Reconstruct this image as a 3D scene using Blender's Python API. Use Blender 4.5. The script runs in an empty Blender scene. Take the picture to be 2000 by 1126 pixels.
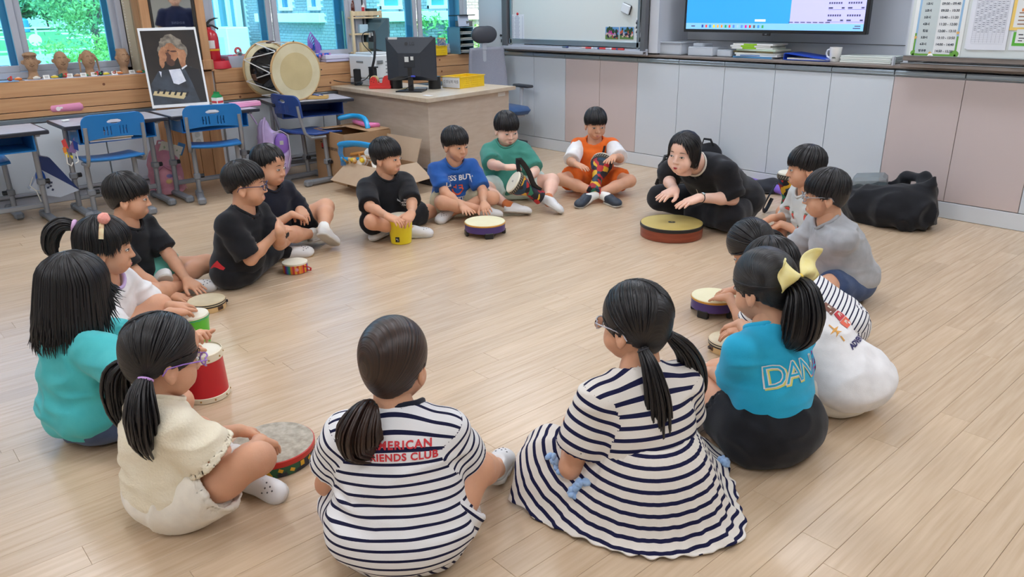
import bpy,math,random
import numpy as np
from mathutils import Vector,Matrix,Euler
from mathutils.bvhtree import BVHTree
SC=bpy.context.scene
COL=SC.collection
PI=math.pi
R=math.radians
# ------------------------------------------------------------------ camera
IMW,IMH=2000,1126
FPX=1497.0
CAM_H=1.30
YAW,PITCH,ROLL=R(-48.28),R(20.19),R(-0.77)
def cam_axes():
 f=np.array([math.sin(YAW)*math.cos(PITCH),math.cos(YAW)*math.cos(PITCH),-math.sin(PITCH)])
 r0=np.array([math.cos(YAW),-math.sin(YAW),0.0])
 u0=np.cross(r0,f)
 return math.cos(ROLL)*r0+math.sin(ROLL)*u0,-math.sin(ROLL)*r0+math.cos(ROLL)*u0,f
CR,CU,CF=cam_axes()
cam=bpy.data.cameras.new('camera')
cam.sensor_width=36.0
cam.lens=FPX/IMW*36.0
cam.clip_start=0.02
cam.clip_end=400
cam_o=bpy.data.objects.new('camera',cam)
COL.objects.link(cam_o)
m=Matrix.Identity(4)
for i in range(3):
 m[i][0],m[i][1],m[i][2]=CR[i],CU[i],-CF[i]
m.translation=(0,0,CAM_H)
cam_o.matrix_world=m
SC.camera=cam_o
def at(px,py,z):
 """point of the room at height z that the photograph shows at (px, py)"""
 d=CF+CR*(px-IMW/2)/FPX-CU*(py-IMH/2)/FPX
 return np.array([0,0,CAM_H])+d*((z-CAM_H)/d[2])
def at_y(px,py,y):
 d=CF+CR*(px-IMW/2)/FPX-CU*(py-IMH/2)/FPX
 return np.array([0,0,CAM_H])+d*(y/d[1])
def at_x(px,py,x):
 d=CF+CR*(px-IMW/2)/FPX-CU*(py-IMH/2)/FPX
 return np.array([0,0,CAM_H])+d*(x/d[0])
 # ------------------------------------------------------------------ world, sun, exposure
SC.view_settings.view_transform='Standard'
SC.view_settings.look='None'
SC.view_settings.gamma=1.0
SC.view_settings.use_curve_mapping=False
SC.view_settings.exposure=0.0
LAMP=19.0
world=bpy.data.worlds.new('world')
SC.world=world
world.use_nodes=True
wn=world.node_tree
wn.nodes.clear()
wo=wn.nodes.new('ShaderNodeOutputWorld')
wb=wn.nodes.new('ShaderNodeBackground')
ws=wn.nodes.new('ShaderNodeTexSky')
ws.sky_type='NISHITA'
ws.sun_disc=False
ws.sun_elevation=R(52)
ws.sun_rotation=R(120)
ws.air_density=1.2
ws.dust_density=2.0
wb.inputs['Strength'].default_value=0.7
wn.links.new(ws.outputs[0],wb.inputs[0])
wn.links.new(wb.outputs[0],wo.inputs[0])
sun=bpy.data.lights.new('sun','SUN')
sun.energy=4.5
sun.angle=R(3)
sun.color=(1.0,0.96,0.9)
sun_o=bpy.data.objects.new('sun',sun)
COL.objects.link(sun_o)
sun_o.rotation_euler=Vector((-0.62,0.50,-1.0)).to_track_quat('-Z','Y').to_euler()
# ------------------------------------------------------------------ materials
def lin(c):
 out=[]
 for v in c[:3]:
  v=v/255.0
  out.append(v/12.92 if v<=0.04045 else((v+0.055)/1.055)**2.4)
 return(out[0],out[1],out[2],1.0)
MATS={}
def setin(b,name,v):
 if name in b.inputs:
  b.inputs[name].default_value=v
def M(name,rgb=(200,200,200),rough=0.5,metal=0.0,spec=0.5,emit=0.0,alpha=1.0,coat=0.0,sheen=0.0):
 if name in MATS:
  return MATS[name]
 m=bpy.data.materials.new(name)
 m.use_nodes=True
 b=m.node_tree.nodes['Principled BSDF']
 c=lin(rgb)
 setin(b,'Base Color',c)
 setin(b,'Roughness',rough)
 setin(b,'Metallic',metal)
 setin(b,'Specular IOR Level',spec)
 if emit:
  setin(b,'Emission Color',c)
  setin(b,'Emission Strength',emit)
 if alpha<1:
  setin(b,'Alpha',alpha)
 if coat:
  setin(b,'Coat Weight',coat)
 if sheen:
  setin(b,'Sheen Weight',sheen)
 MATS[name]=m
 return m
class NT:
 """small helper to wire nodes"""
 def __init__(self,m):
  self.t=m.node_tree
  self.b=m.node_tree.nodes.get('Principled BSDF')
 def n(self,typ,**kw):
  nd=self.t.nodes.new(typ)
  for k,v in kw.items():
   if k in nd.inputs:
    nd.inputs[k].default_value=v
   else:
    setattr(nd,k,v)
  return nd
 def l(self,a,b):
  self.t.links.new(a,b)
def ramp(nt,pts):
 r=nt.n('ShaderNodeValToRGB')
 cr=r.color_ramp
 while len(cr.elements)<len(pts):
  cr.elements.new(0.5)
 for e,(p,c)in zip(cr.elements,pts):
  e.position=p
  e.color=c
 return r
def mat_noise(name,rgb,rgb2,scale=8.0,rough=0.5,stretch=(1,1,1),bump=0.0,bscale=None,detail=4.0,coord='Object',spec=0.5,metal=0.0,lo=0.35,hi=0.65,sheen=0.0,rand=0.0):
 """two-tone noise material with optional bump and per-object variation"""
 if name in MATS:
  return MATS[name]
 m=M(name,rgb,rough,metal,spec,sheen=sheen)
 nt=NT(m)
 tc=nt.n('ShaderNodeTexCoord')
 mp=nt.n('ShaderNodeMapping')
 mp.inputs['Scale'].default_value=stretch
 nt.l(tc.outputs[coord],mp.inputs['Vector'])
 vec=mp.outputs['Vector']
 if rand:
  oi=nt.n('ShaderNodeObjectInfo')
  ad=nt.n('ShaderNodeVectorMath',operation='ADD')
  sc=nt.n('ShaderNodeMath',operation='MULTIPLY')
  sc.inputs[1].default_value=37.0
  nt.l(oi.outputs['Random'],sc.inputs[0])
  nt.l(vec,ad.inputs[0])
  nt.l(sc.outputs[0],ad.inputs[1])
  vec=ad.outputs[0]
 nz=nt.n('ShaderNodeTexNoise')
 nz.inputs['Scale'].default_value=scale
 nz.inputs['Detail'].default_value=detail
 nt.l(vec,nz.inputs['Vector'])
 rp=ramp(nt,[(lo,lin(rgb)),(hi,lin(rgb2))])
 nt.l(nz.outputs['Fac'],rp.inputs['Fac'])
 out=rp.outputs['Color']
 if rand:
  hs=nt.n('ShaderNodeHueSaturation')
  mr=nt.n('ShaderNodeMapRange')
  mr.inputs['To Min'].default_value=1.0-rand
  mr.inputs['To Max'].default_value=1.0+rand
  nt.l(oi.outputs['Random'],mr.inputs['Value'])
  nt.l(mr.outputs[0],hs.inputs['Value'])
  nt.l(out,hs.inputs['Color'])
  out=hs.outputs['Color']
 nt.l(out,nt.b.inputs['Base Color'])
 if bump:
  bp=nt.n('ShaderNodeBump')
  bp.inputs['Strength'].default_value=bump
  bp.inputs['Distance'].default_value=0.01
  if bscale:
   n2=nt.n('ShaderNodeTexNoise')
   n2.inputs['Scale'].default_value=bscale
   n2.inputs['Detail'].default_value=3
   nt.l(vec,n2.inputs['Vector'])
   nt.l(n2.outputs['Fac'],bp.inputs['Height'])
  else:
   nt.l(nz.outputs['Fac'],bp.inputs['Height'])
  nt.l(bp.outputs['Normal'],nt.b.inputs['Normal'])
 return m
def mat_glass(name,tint=(1,1,1),rough=0.0,refl=0.06):
 """thin pane: tinted transmission plus a glossy reflection by Fresnel"""
 if name in MATS:
  return MATS[name]
 m=bpy.data.materials.new(name)
 m.use_nodes=True
 nt=NT(m)
 nt.t.nodes.clear()
 o=nt.n('ShaderNodeOutputMaterial')
 tr=nt.n('ShaderNodeBsdfTransparent')
 tr.inputs[0].default_value=(*tint,1)
 gl=nt.n('ShaderNodeBsdfGlossy')
 gl.inputs['Roughness'].default_value=rough
 fr=nt.n('ShaderNodeFresnel')
 fr.inputs['IOR'].default_value=1.3 if refl<0.05 else 1.45
 mx=nt.n('ShaderNodeMixShader')
 nt.l(fr.outputs[0],mx.inputs[0])
 nt.l(tr.outputs[0],mx.inputs[1])
 nt.l(gl.outputs[0],mx.inputs[2])
 nt.l(mx.outputs[0],o.inputs[0])
 MATS[name]=m
 return m
 # ------------------------------------------------------------------ mesh builder
class B:
 """collects shapes; build() links them as ONE mesh object"""
 def __init__(self,T=None):
  self.v=[]
  self.f=[]
  self.fm=[]
  self.T=T
  self.mi=0
 def add(self,vs,fs,T=None):
  o=len(self.v)
  for p in vs:
   p=Vector(p)
   if T is not None:
    p=T@p
   if self.T is not None:
    p=self.T@p
   self.v.append(p)
  for q in fs:
   self.f.append([i+o for i in q])
   self.fm.append(self.mi)
  return self
 def box(self,c,s,bev=0.0,T=None,rot=None):
  hx,hy,hz=s[0]/2,s[1]/2,s[2]/2
  X=Matrix.Translation(c)
  if rot is not None:
   X=X@Euler(rot).to_matrix().to_4x4()
  if T is not None:
   X=T@X
  b=min(bev,hx*.9,hy*.9,hz*.9)
  if b<=0:
   vs=[(x*hx,y*hy,z*hz)for x in(-1,1)for y in(-1,1)for z in(-1,1)]
   fs=[(0,1,3,2),(4,6,7,5),(0,4,5,1),(2,3,7,6),(0,2,6,4),(1,5,7,3)]
   return self.add(vs,fs,X)
  vs,idx=[],{}
  for x in(-1,1):
   for y in(-1,1):
    for z in(-1,1):
     for a,p in enumerate(((x*hx,y*(hy-b),z*(hz-b)),(x*(hx-b),y*hy,z*(hz-b)),(x*(hx-b),y*(hy-b),z*hz))):
      idx[(x,y,z,a)]=len(vs)
      vs.append(p)
  fs=[]
  for s_ in(-1,1):
   fs.append([idx[(s_,y,z,0)]for y,z in((-1,-1),(1,-1),(1,1),(-1,1))])
   fs.append([idx[(x,s_,z,1)]for x,z in((-1,-1),(1,-1),(1,1),(-1,1))])
   fs.append([idx[(x,y,s_,2)]for x,y in((-1,-1),(1,-1),(1,1),(-1,1))])
  for p in(-1,1):
   for q in(-1,1):
    fs.append([idx[(p,q,-1,0)],idx[(p,q,1,0)],idx[(p,q,1,1)],idx[(p,q,-1,1)]])
    fs.append([idx[(p,-1,q,0)],idx[(p,1,q,0)],idx[(p,1,q,2)],idx[(p,-1,q,2)]])
    fs.append([idx[(-1,p,q,1)],idx[(1,p,q,1)],idx[(1,p,q,2)],idx[(-1,p,q,2)]])
  for x in(-1,1):
   for y in(-1,1):
    for z in(-1,1):
     fs.append([idx[(x,y,z,a)]for a in range(3)])
  for i,q in enumerate(fs):
   ps=[Vector(vs[k])for k in q]
   cc=sum(ps,Vector())/len(ps)
   nn=(ps[1]-ps[0]).cross(ps[2]-ps[0])
   if nn.dot(cc)<0:
    fs[i]=q[::-1]
  return self.add(vs,fs,X)
 def lathe(self,prof,T=None,n=32,cap0=True,cap1=True,a0=0.0,a1=2*PI):
  full=abs(a1-a0-2*PI)<1e-6
  m_=n if full else n+1
  vs,fs=[],[]
  for r,z in prof:
   for i in range(m_):
    a=a0+(a1-a0)*i/n
    vs.append((r*math.cos(a),r*math.sin(a),z))
  for j in range(len(prof)-1):
   for i in range(n):
    k=(i+1)%m_
    fs.append((j*m_+i,j*m_+k,(j+1)*m_+k,(j+1)*m_+i))
  if full and cap0 and prof[0][0]>1e-6:
   fs.append(tuple(range(m_-1,-1,-1)))
  if full and cap1 and prof[-1][0]>1e-6:
   fs.append(tuple((len(prof)-1)*m_+i for i in range(m_)))
  return self.add(vs,fs,T)
 def cyl(self,p,q,r,n=16,r2=None,bev=0.0):
  p,q=Vector(p),Vector(q)
  L=(q-p).length
  X=Matrix.Translation(p)@(q-p).to_track_quat('Z','Y').to_matrix().to_4x4()
  r2=r if r2 is None else r2
  if bev:
   prof=[(r-bev,0),(r,bev),(r2,L-bev),(r2-bev,L)]
  else:
   prof=[(r,0),(r2,L)]
  return self.lathe(prof,X,n)
 def tube(self,pts,r,n=8,closed=False,flat=1.0,caps=True,up=None):
  P=[Vector(p)for p in pts]
  m_=len(P)
  rs=r if isinstance(r,(list,tuple))else[r]*m_
  T_=[]
  for i in range(m_):
   a=P[(i-1)%m_]if(closed or i>0)else P[i]
   b=P[(i+1)%m_]if(closed or i<m_-1)else P[i]
   t=(b-a)
   T_.append(t.normalized()if t.length>1e-9 else Vector((0,0,1)))
  nv=Vector(up)if up is not None else T_[0].orthogonal()
  vs,fs=[],[]
  for i in range(m_):
   nv=nv-T_[i]*nv.dot(T_[i])
   if nv.length<1e-6:
    nv=T_[i].orthogonal()
   nv.normalize()
   bv=T_[i].cross(nv)
   for k in range(n):
    a=2*PI*k/n
    vs.append(P[i]+nv*(rs[i]*flat*math.cos(a))+bv*(rs[i]*math.sin(a)))
  rng=m_ if closed else m_-1
  for i in range(rng):
   j=(i+1)%m_
   for k in range(n):
    l=(k+1)%n
    fs.append((i*n+k,i*n+l,j*n+l,j*n+k))
  if not closed and caps:
   fs.append(tuple(range(n-1,-1,-1)))
   fs.append(tuple((m_-1)*n+k for k in range(n)))
  return self.add(vs,fs)
 def prism(self,poly,t,T=None):
  """poly in local xy, extruded from z=0 to z=t"""
  n=len(poly)
  A=sum(poly[i][0]*poly[(i+1)%n][1]-poly[(i+1)%n][0]*poly[i][1]for i in range(n))
  if A<0:
   poly=poly[::-1]
  vs=[(x,y,0)for x,y in poly]+[(x,y,t)for x,y in poly]
  fs=[tuple(range(n-1,-1,-1)),tuple(range(n,2*n))]
  fs+=[(i,(i+1)%n,n+(i+1)%n,n+i)for i in range(n)]
  return self.add(vs,fs,T)
 def face(self,pts,T=None):
  return self.add(pts,[tuple(range(len(pts)))],T)
 def ball(self,c,r,n=14,m_=8,T=None,rot=None):
  r=(r,r,r)if not isinstance(r,(tuple,list))else r
  vs=[(0,0,-1)]
  for j in range(1,m_):
   a=-PI/2+PI*j/m_
   for i in range(n):
    b=2*PI*i/n
    vs.append((math.cos(a)*math.cos(b),math.cos(a)*math.sin(b),math.sin(a)))
  vs.append((0,0,1))
  fs=[(0,1+(i+1)%n,1+i)for i in range(n)]
  for j in range(m_-2):
   for i in range(n):
    k=(i+1)%n
    fs.append((1+j*n+i,1+j*n+k,1+(j+1)*n+k,1+(j+1)*n+i))
  e=len(vs)-1
  fs+=[(e,1+(m_-2)*n+i,1+(m_-2)*n+(i+1)%n)for i in range(n)]
  X=Matrix.Translation(c)
  if rot is not None:
   X=X@(rot if isinstance(rot,Matrix)else Euler(rot).to_matrix()).to_4x4()
  X=X@Matrix.Diagonal((*r,1))
  if T is not None:
   X=T@X
  return self.add(vs,fs,X)
 def grid(self,fn,nu,nv,closed_u=False):
  """fn(u,v) -> point, u,v in 0..1"""
  vs=[fn(i/nu,j/nv)for j in range(nv+1)for i in range(nu+(0 if closed_u else 1))]
  w=nu if closed_u else nu+1
  fs=[]
  for j in range(nv):
   for i in range(nu):
    k=(i+1)%w if closed_u else i+1
    fs.append((j*w+i,j*w+k,(j+1)*w+k,(j+1)*w+i))
  return self.add(vs,fs)
 def mesh(self,name,mats,smooth=30):
  me=bpy.data.meshes.new(name)
  me.from_pydata([tuple(p)for p in self.v],[],self.f)
  ml=mats if isinstance(mats,(list,tuple))else[mats]
  for m_ in ml:
   me.materials.append(m_)
  if len(ml)>1:
   me.polygons.foreach_set('material_index',self.fm)
  if smooth:
   me.shade_smooth()
   me.set_sharp_from_angle(angle=R(smooth))
  me.update()
  return me
 def build(self,name,mats,parent=None,smooth=30,solid=0.0):
  o=bpy.data.objects.new(name,self.mesh(name,mats,smooth))
  COL.objects.link(o)
  if parent is not None:
   o.parent=parent
  if solid:
   sm=o.modifiers.new('solid','SOLIDIFY')
   sm.thickness=solid
   sm.offset=0
  return o
def tag(o,label=None,cat=None,group=None,kind=None):
 if label:
  o['label']=label
 if cat:
  o['category']=cat
 if group:
  o['group']=group
 if kind:
  o['kind']=kind
 return o
def empty(name,loc=(0,0,0),rz=0.0,label=None,cat=None,group=None,mat=None):
 o=bpy.data.objects.new(name,None)
 o.empty_display_size=0.05
 COL.objects.link(o)
 if mat is not None:
  o.matrix_world=mat
 else:
  o.location=loc
  o.rotation_euler=(0,0,rz)
 return tag(o,label,cat,group)
def struct(name,b,mats,parent=None,smooth=30):
 o=b.build(name,mats,parent,smooth)
 if parent is None:
  o['kind']='structure'
 return o
def copy_tree(o,parent=None):
 c=o.copy()
 COL.objects.link(c)
 c.parent=parent
 for ch in list(o.children):
  copy_tree(ch,c)
 return c
def frame(o,x,y):
 """4x4 from origin, x axis and approximate y axis"""
 x=Vector(x).normalized()
 z=x.cross(Vector(y)).normalized()
 y=z.cross(x)
 m_=Matrix.Identity(4)
 for i in range(3):
  m_[i][0],m_[i][1],m_[i][2],m_[i][3]=x[i],y[i],z[i],o[i]
 return m_
def text_polys(txt,size=1.0,align='CENTER',bold=0.0,spacing=1.0):
 """triangles of a line of lettering in its own plane"""
 cu=bpy.data.curves.new('lettering','FONT')
 cu.body=txt
 cu.size=size
 cu.align_x=align
 cu.align_y='CENTER'
 cu.offset=bold
 cu.space_character=spacing
 cu.resolution_u=3
 ob=bpy.data.objects.new('lettering',cu)
 COL.objects.link(ob)
 dg=bpy.context.evaluated_depsgraph_get()
 me=ob.evaluated_get(dg).to_mesh()
 vs=[tuple(v.co)for v in me.vertices]
 fs=[tuple(p.vertices)for p in me.polygons]
 ob.evaluated_get(dg).to_mesh_clear()
 bpy.data.objects.remove(ob)
 bpy.data.curves.remove(cu)
 return vs,fs
def letter(b,txt,T,size,align='CENTER',bold=0.0,spacing=1.0,lift=0.0004):
 vs,fs=text_polys(txt,size,align,bold,spacing)
 return b.add([(x,y,lift)for x,y,z in vs],fs,T)
 # ------------------------------------------------------------------ room shell
XW,YW,ZC=-6.295,5.20,2.62
XG=-6.50
XR,YB=3.2,-3.6
WHITE=M('white_paint',(226,230,234),.55)
DOOR_W=M('laminate_white',(208,216,224),.38)
DOOR_P=M('laminate_pink',(204,190,188),.4)
ALU=M('aluminium',(170,184,194),.3,metal=.85)
GREYF=M('frame_grey',(176,180,190),.45)
GREYD=M('frame_dark',(96,98,102),.4)
BOARD=M('board_enamel',(214,222,222),.22)
COUNTER=mat_noise('counter_laminate',(140,130,124),(122,112,106),scale=3,stretch=(2,26,26),rough=.4)
BLACK=M('black_plastic',(24,25,28),.4)
CHAR=M('charcoal_plastic',(52,56,64),.45)
def wood_mat(name,a,b,stretch,rough=.5,scale=5.0,rand=.08,bump=.08):
 return mat_noise(name,a,b,scale=scale,rough=rough,stretch=stretch,bump=bump,detail=6,rand=rand,lo=.3,hi=.72)
OAK=wood_mat('floor_oak',(212,188,160),(196,170,140),(26,1.3,1),rough=.27,scale=3.0,rand=.045,bump=.03)
PINE=wood_mat('pine',(206,160,116),(186,136,92),(1.5,1.0,22),rough=.5,scale=2.2,rand=.06)
PINE_V=wood_mat('pine_upright',(200,154,110),(178,128,86),(16,16,1.1),rough=.5,scale=2.2,rand=.06)
KNOT=M('pine_knot',(120,74,46),.6)
# floor: boards run along Y; nearest ones single, the rest one mesh
fb=B()
fb.box((-1.5,1.0,-.06),(9.7,9.4,.1))
floor=struct('floor',fb,M('floor_base',(150,124,98),.7))
PWID,PLEN=.095,.92
rnd=random.Random(4)
proto={}
cells=[]
nx=int((XR-XW+.3)/PWID)+1
for i in range(nx):
 x=XW-.05+(i+.5)*PWID
 off=rnd.random()*PLEN
 y=YB-off
 while y<YW+.1:
  y0,y1=max(y,YB),min(y+PLEN,YW+.06)
  if y1-y0>.05:
   cells.append((x,(y0+y1)/2,y1-y0))
  y+=PLEN
def in_view(x,y):
 d=np.array((x,y,-CAM_H))
 z=d@CF
 if z<.3:
  return None
 u,v=IMW/2+FPX*(d@CR)/z,IMH/2-FPX*(d@CU)/z
 if-250<u<2250 and-100<v<1330:
  return z
 return None
vis=[(in_view(x,y),x,y,l)for x,y,l in cells]
near=sorted([c for c in vis if c[0]is not None])[:300]
near_set={(c[1],c[2])for c in near}
for z_,x,y,l in near:
 k=round(l,3)
 if k not in proto:
  b=B()
  b.box((0,0,-.005),(PWID-.0007,l-.0007,.010),.0008)
  proto[k]=b.mesh('plank',OAK,0)
 o=bpy.data.objects.new('plank',proto[k])
 COL.objects.link(o)
 o.parent=floor
 o.location=(x,y,0)
fb=B()
for z_,x,y,l in vis:
 if(x,y)not in near_set:
  fb.box((x,y,-.005),(PWID-.0007,l-.0007,.010))
o=fb.build('planks_far',OAK,floor,0)
o['kind']='stuff'
b=B()
b.box((-1.5,1.0,ZC+.05),(10.4,9.8,.1))
struct('ceiling',b,M('ceiling_white',(240,240,238),.8))
b=B()
b.box((XR+.05,1.0,1.3),(.1,9.6,2.7))
struct('wall_right',b,M('wall_cream',(224,222,216),.8))
b=B()
b.box((-1.5,YB-.05,1.3),(9.8,.1,2.7))
struct('wall_back',b,M('wall_cream',(224,222,216),.8))
b=B()
b.box((-1.5,5.66,1.3),(10,.1,2.7))
struct('wall_front',b,WHITE)
# ---- ceiling lamps (their own light)
LAMPM=M('lamp_diffuser',(240,245,255),.5,emit=LAMP)
for lx in(-5.0,-2.4,.2):
 for ly in(-1.6,.6,2.8,4.6):
  t=empty('ceiling_light',(lx,ly,ZC),0,'white rectangular ceiling light panel, '+('window-side','middle','inner')[(-5.0,-2.4,.2).index(lx)]+' row, '+('rearmost','second from the rear','third from the rear','nearest the television wall')[(-1.6,.6,2.8,4.6).index(ly)],'light','ceiling light panels')
  b=B()
  b.box((0,0,-.02),(1.26,.34,.04),.005)
  b.build('housing',WHITE,t)
  b=B()
  b.box((0,0,-.043),(1.2,.28,.006))
  b.build('diffuser',LAMPM,t,0)
  # ---- window wall
wl=B()
wl.box((XW-.22,.80,.42),(.40,8.74,.845))
wall_left=struct('wall_left',wl,M('wall_white',(214,216,218),.7))
b=B()
b.box((XG-.12,1.0,2.52),(.30,9.4,.36))
struct('wall_left_header',b,WHITE)
b=B()
b.box((XG-.10,-2.0,1.6),(.26,3.4,2.0))
struct('wall_left_end',b,WHITE)
# sill box and horizontal pine boards
b=B()
b.box((XW-.165,2.3,.852),(.33,5.74,.016),.004)
sill=b.build('sill_board',PINE,wall_left)
PB=[(.858,.754),(.752,.655),(.653,.613)]
rnd=random.Random(11)
for z1,z0 in PB:
 for(y0,y1)in((-.6,1.96),(2.46,4.02),(4.02,5.16)):
  b=B()
  b.box((XW-.006,(y0+y1)/2,(z0+z1)/2),(.022,y1-y0-.003,z1-z0-.0025),.003)
  o=b.build('board',PINE,wall_left)
  for _ in range(2 if y1-y0>1.3 else 1):
   yy=y0+.15+(y1-y0-.3)*rnd.random()
   kb=B()
   kb.lathe([(.011,0),(.008,.0012),(.003,.0016)],Matrix.Translation((XW+.0045,yy,z0+(z1-z0)*(.3+.4*rnd.random())))@Euler((0,PI/2,0)).to_matrix().to_4x4(),12)
   kb.build('knot',KNOT,o)
   # low white wall cabinets under the boards
rail=B()
rail.box((XW+.004,2.1,.5955),(.03,5.9,.028),.004)
struct('trim_1',rail,ALU)
bb=B()
bb.box((XW-.002,1.0,.034),(.012,8.6,.066),.002)
struct('baseboard_left',bb,GREYF)
bb=B()
bb.box((XW+.006,1.0,.088),(.02,8.6,.022),.003)
struct('trim_2',bb,GREYF)
yy=1.13-.45*4
k=0
while yy<5.0:
 if not(1.94<yy+.2<2.4):
  t=empty('wall_cabinet',(XW,yy+.225,.10),0,'low white wall cabinet under the windows, '+('out of the picture far left','out of the picture at the left','out of the picture next to the left edge','at the left edge behind the first desk','behind the desk with the paper bag','behind the desk with the long pink pencil case','','behind the lavender backpack','behind the dark blue chair','behind the tall cardboard box','hidden behind the teacher desk','behind the desk by the printer','beside the office chair')[min(k,12)],'cabinet','low cabinets under the windows')
  b=B()
  b.box((-.16,0,.235),(.3,.446,.47))
  b.build('carcass',M('wall_white',(214,216,218),.7),t,0)
  b=B()
  b.box((.004,0,.235),(.018,.441,.468),.002)
  b.build('door',DOOR_W,t)
 yy+=.45
 k+=1
 # pine pillar with mirror
py0,py1=1.965,2.445
pl=B()
pl.box((XW-.17,(py0+py1)/2,1.3),(.34,py1-py0,2.6))
pillar=struct('pillar',pl,PINE_V)
for i in range(5):
 w=(py1-py0)/5
 b=B()
 b.box((XW+.012,py0+w*(i+.5),.30),(.024,w-.003,.595),.003)
 b.build('upright_board',PINE_V,pillar)
for y_ in(py0+.035,py1-.035):
 b=B()
 b.box((XW+.016,y_,1.76),(.032,.066,1.72),.003)
 b.box((XW+.022,y_,.90),(.044,.086,.075),.004)
 b.build('upright_board',PINE_V,pillar)
mt=empty('mirror',(XW+.012,(py0+py1)/2,1.55),0,'tall mirror in a dark frame between two pine uprights','mirror')
b=B()
for y_ in(-.160,.160):
 b.box((.006,y_,0),(.022,.022,1.28),.003)
for z_ in(-.63,.63):
 b.box((.006,0,z_),(.022,.342,.022),.003)
b.build('mirror_frame',M('mirror_frame',(44,38,32),.4),mt)
b=B()
b.box((.002,0,0),(.006,.32,1.26))
b.build('mirror_glass',M('mirror_silver',(226,230,228),.02,metal=1.0),mt,0)
# roller blind cord side strip
b=B()
b.box((XW-.15,1.972-.052,1.7),(.05,.07,1.7),.004)
struct('trim_3',b,M('blind_cream',(206,204,184),.6))
b=B()
for i in range(44):
 b.ball((XW-.10,1.90,.98+i*.02),.0055,6,4)
o=b.build('blind_chain',M('bead_white',(222,220,210),.4))
tag(o,'white beaded blind chain hanging beside the left window','blind chain')
GLASS_IN=mat_glass('pane_tinted',(.50,.84,.97))
SASH=M('sash_blue_grey',(176,186,200),.35,metal=.2)
def window(n,y0,y1,meets,z0=.868,z1=2.34):
 """double sliding window: outer frame, an inner and an outer row of sashes, panes"""
 f=B()
 zc,h=(z0+z1)/2,z1-z0
 f.box((XG,(y0+y1)/2,z0+.022),(.16,y1-y0,.044),.004)
 f.box((XG,(y0+y1)/2,z1-.03),(.16,y1-y0,.06),.004)
 for y in(y0+.025,y1-.025):
  f.box((XG,y,zc),(.16,.05,h),.004)
 w=struct('window_%d'%n,f,GREYF)
 ys=[y0+.045]+meets+[y1-.045]
 for i in range(len(ys)-1):
  a,c=ys[i],ys[i+1]
  dx=.028 if i%2 else-.0
  s=B()
  x=XG+.030+dx
  for y in(a+.022,c-.022):
   s.box((x,y,zc),(.026,.044,h-.10),.003)
  s.box((x,(a+c)/2,z0+.066),(.026,c-a-.086,.044),.003)
  s.box((x,(a+c)/2,z1-.08),(.026,c-a-.086,.044),.003)
  so=s.build('sash',GREYF,w)
  g=B()
  g.box((x,(a+c)/2,zc),(.004,c-a-.08,h-.18))
  g.build('pane',GLASS_IN,so,0)
  # outer sashes, seen through the inner panes
 for i in range(len(ys)-1):
  a,c=ys[i],ys[i+1]
  s=B()
  x=XG-.055-(.03 if i%2 else 0)
  for y in(a+.01,c-.03):
   s.box((x,y,zc),(.026,.075,h-.06),.003)
  s.box((x,(a+c)/2,z0+.06),(.026,c-a-.15,.05),.003)
  s.build('outer_sash',SASH,w)
 return w
window(1,-.30,1.90,[.40,1.20])
window(2,2.50,3.86,[3.08])
window(3,3.93,5.17,[4.57])
b=B()
b.box((XG,3.895,1.6),(.2,.075,1.5),.003)
struct('trim_4',b,GREYF)
b=B()
b.box((XW-.12,3.935,1.6),(.03,.022,1.45),.003)
struct('trim_5',b,BLACK)
b=B()
b.box((XG,2.475,1.6),(.2,.06,1.5),.003)
struct('trim_6',b,GREYF)
# ------------------------------------------------------------------ front wall storage
YD=YW
bb=B()
bb.box((-1.5+.2,YW+.01,.052),(8.9,.02,.101),.002)
struct('baseboard_front',bb,M('baseboard_white',(214,220,226),.5))
XS0,DW=-5.478-.4183,.4183
doors=[]
for k in range(-1,12):
 x0=XS0+DW*k
 if k==-1:
  continue
 doors.append((x0,k))
for x0,k in doors:
# white, white, pink, pink, five white, pink, pink, white
 pink=k in(2,3,9,10)
 t=empty('storage_cabinet',(x0+DW/2,YW,.106),0,None,'cabinet','storage cabinets along the front wall')
 side={0:'white storage cabinet door beside the office chair armrest',1:'white storage cabinet just left of the pair of pink doors by the desk',2:'pink storage cabinet, first of the pair nearer the office chair',3:'pink storage cabinet behind the boy in orange',4:'white storage cabinet just right of the pink pair, above the black speaker',5:'white storage cabinet straight behind the woman in black',6:'white storage cabinet second right of the woman in black',7:'white storage cabinet behind the purple foam tube',8:'white storage cabinet beside the pink one by the black bag',9:'pink storage cabinet behind the big black bag',10:'pink storage cabinet under the timetable, right of the black bag',11:'white storage cabinet at the end of the row, right of the pink doors'}[k]
 t['label']=side
 b=B()
 b.box((0,.20,.38),(DW-.002,.36,.765))
 b.build('carcass',WHITE,t,0)
 b=B()
 b.box((0,.009,.372),(DW-.0035,.018,.742),.0015)
 b.build('door',DOOR_P if pink else DOOR_W,t)
 h=B()
 h.box((0,.004,.757),(DW-.004,.030,.007),.002)
 h.box((0,-.006,.768),(DW-.004,.008,.018),.002)
 h.box((0,.006,.779),(DW-.004,.026,.006),.002)
 h.build('handle_rail',ALU,t)
b=B()
b.box((-1.3,YW+.185,.908),(9.1,.39,.020),.004)
ct=b.build('worktop',COUNTER)
tag(ct,'long grey-brown laminate worktop over the storage cabinets','worktop')
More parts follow.
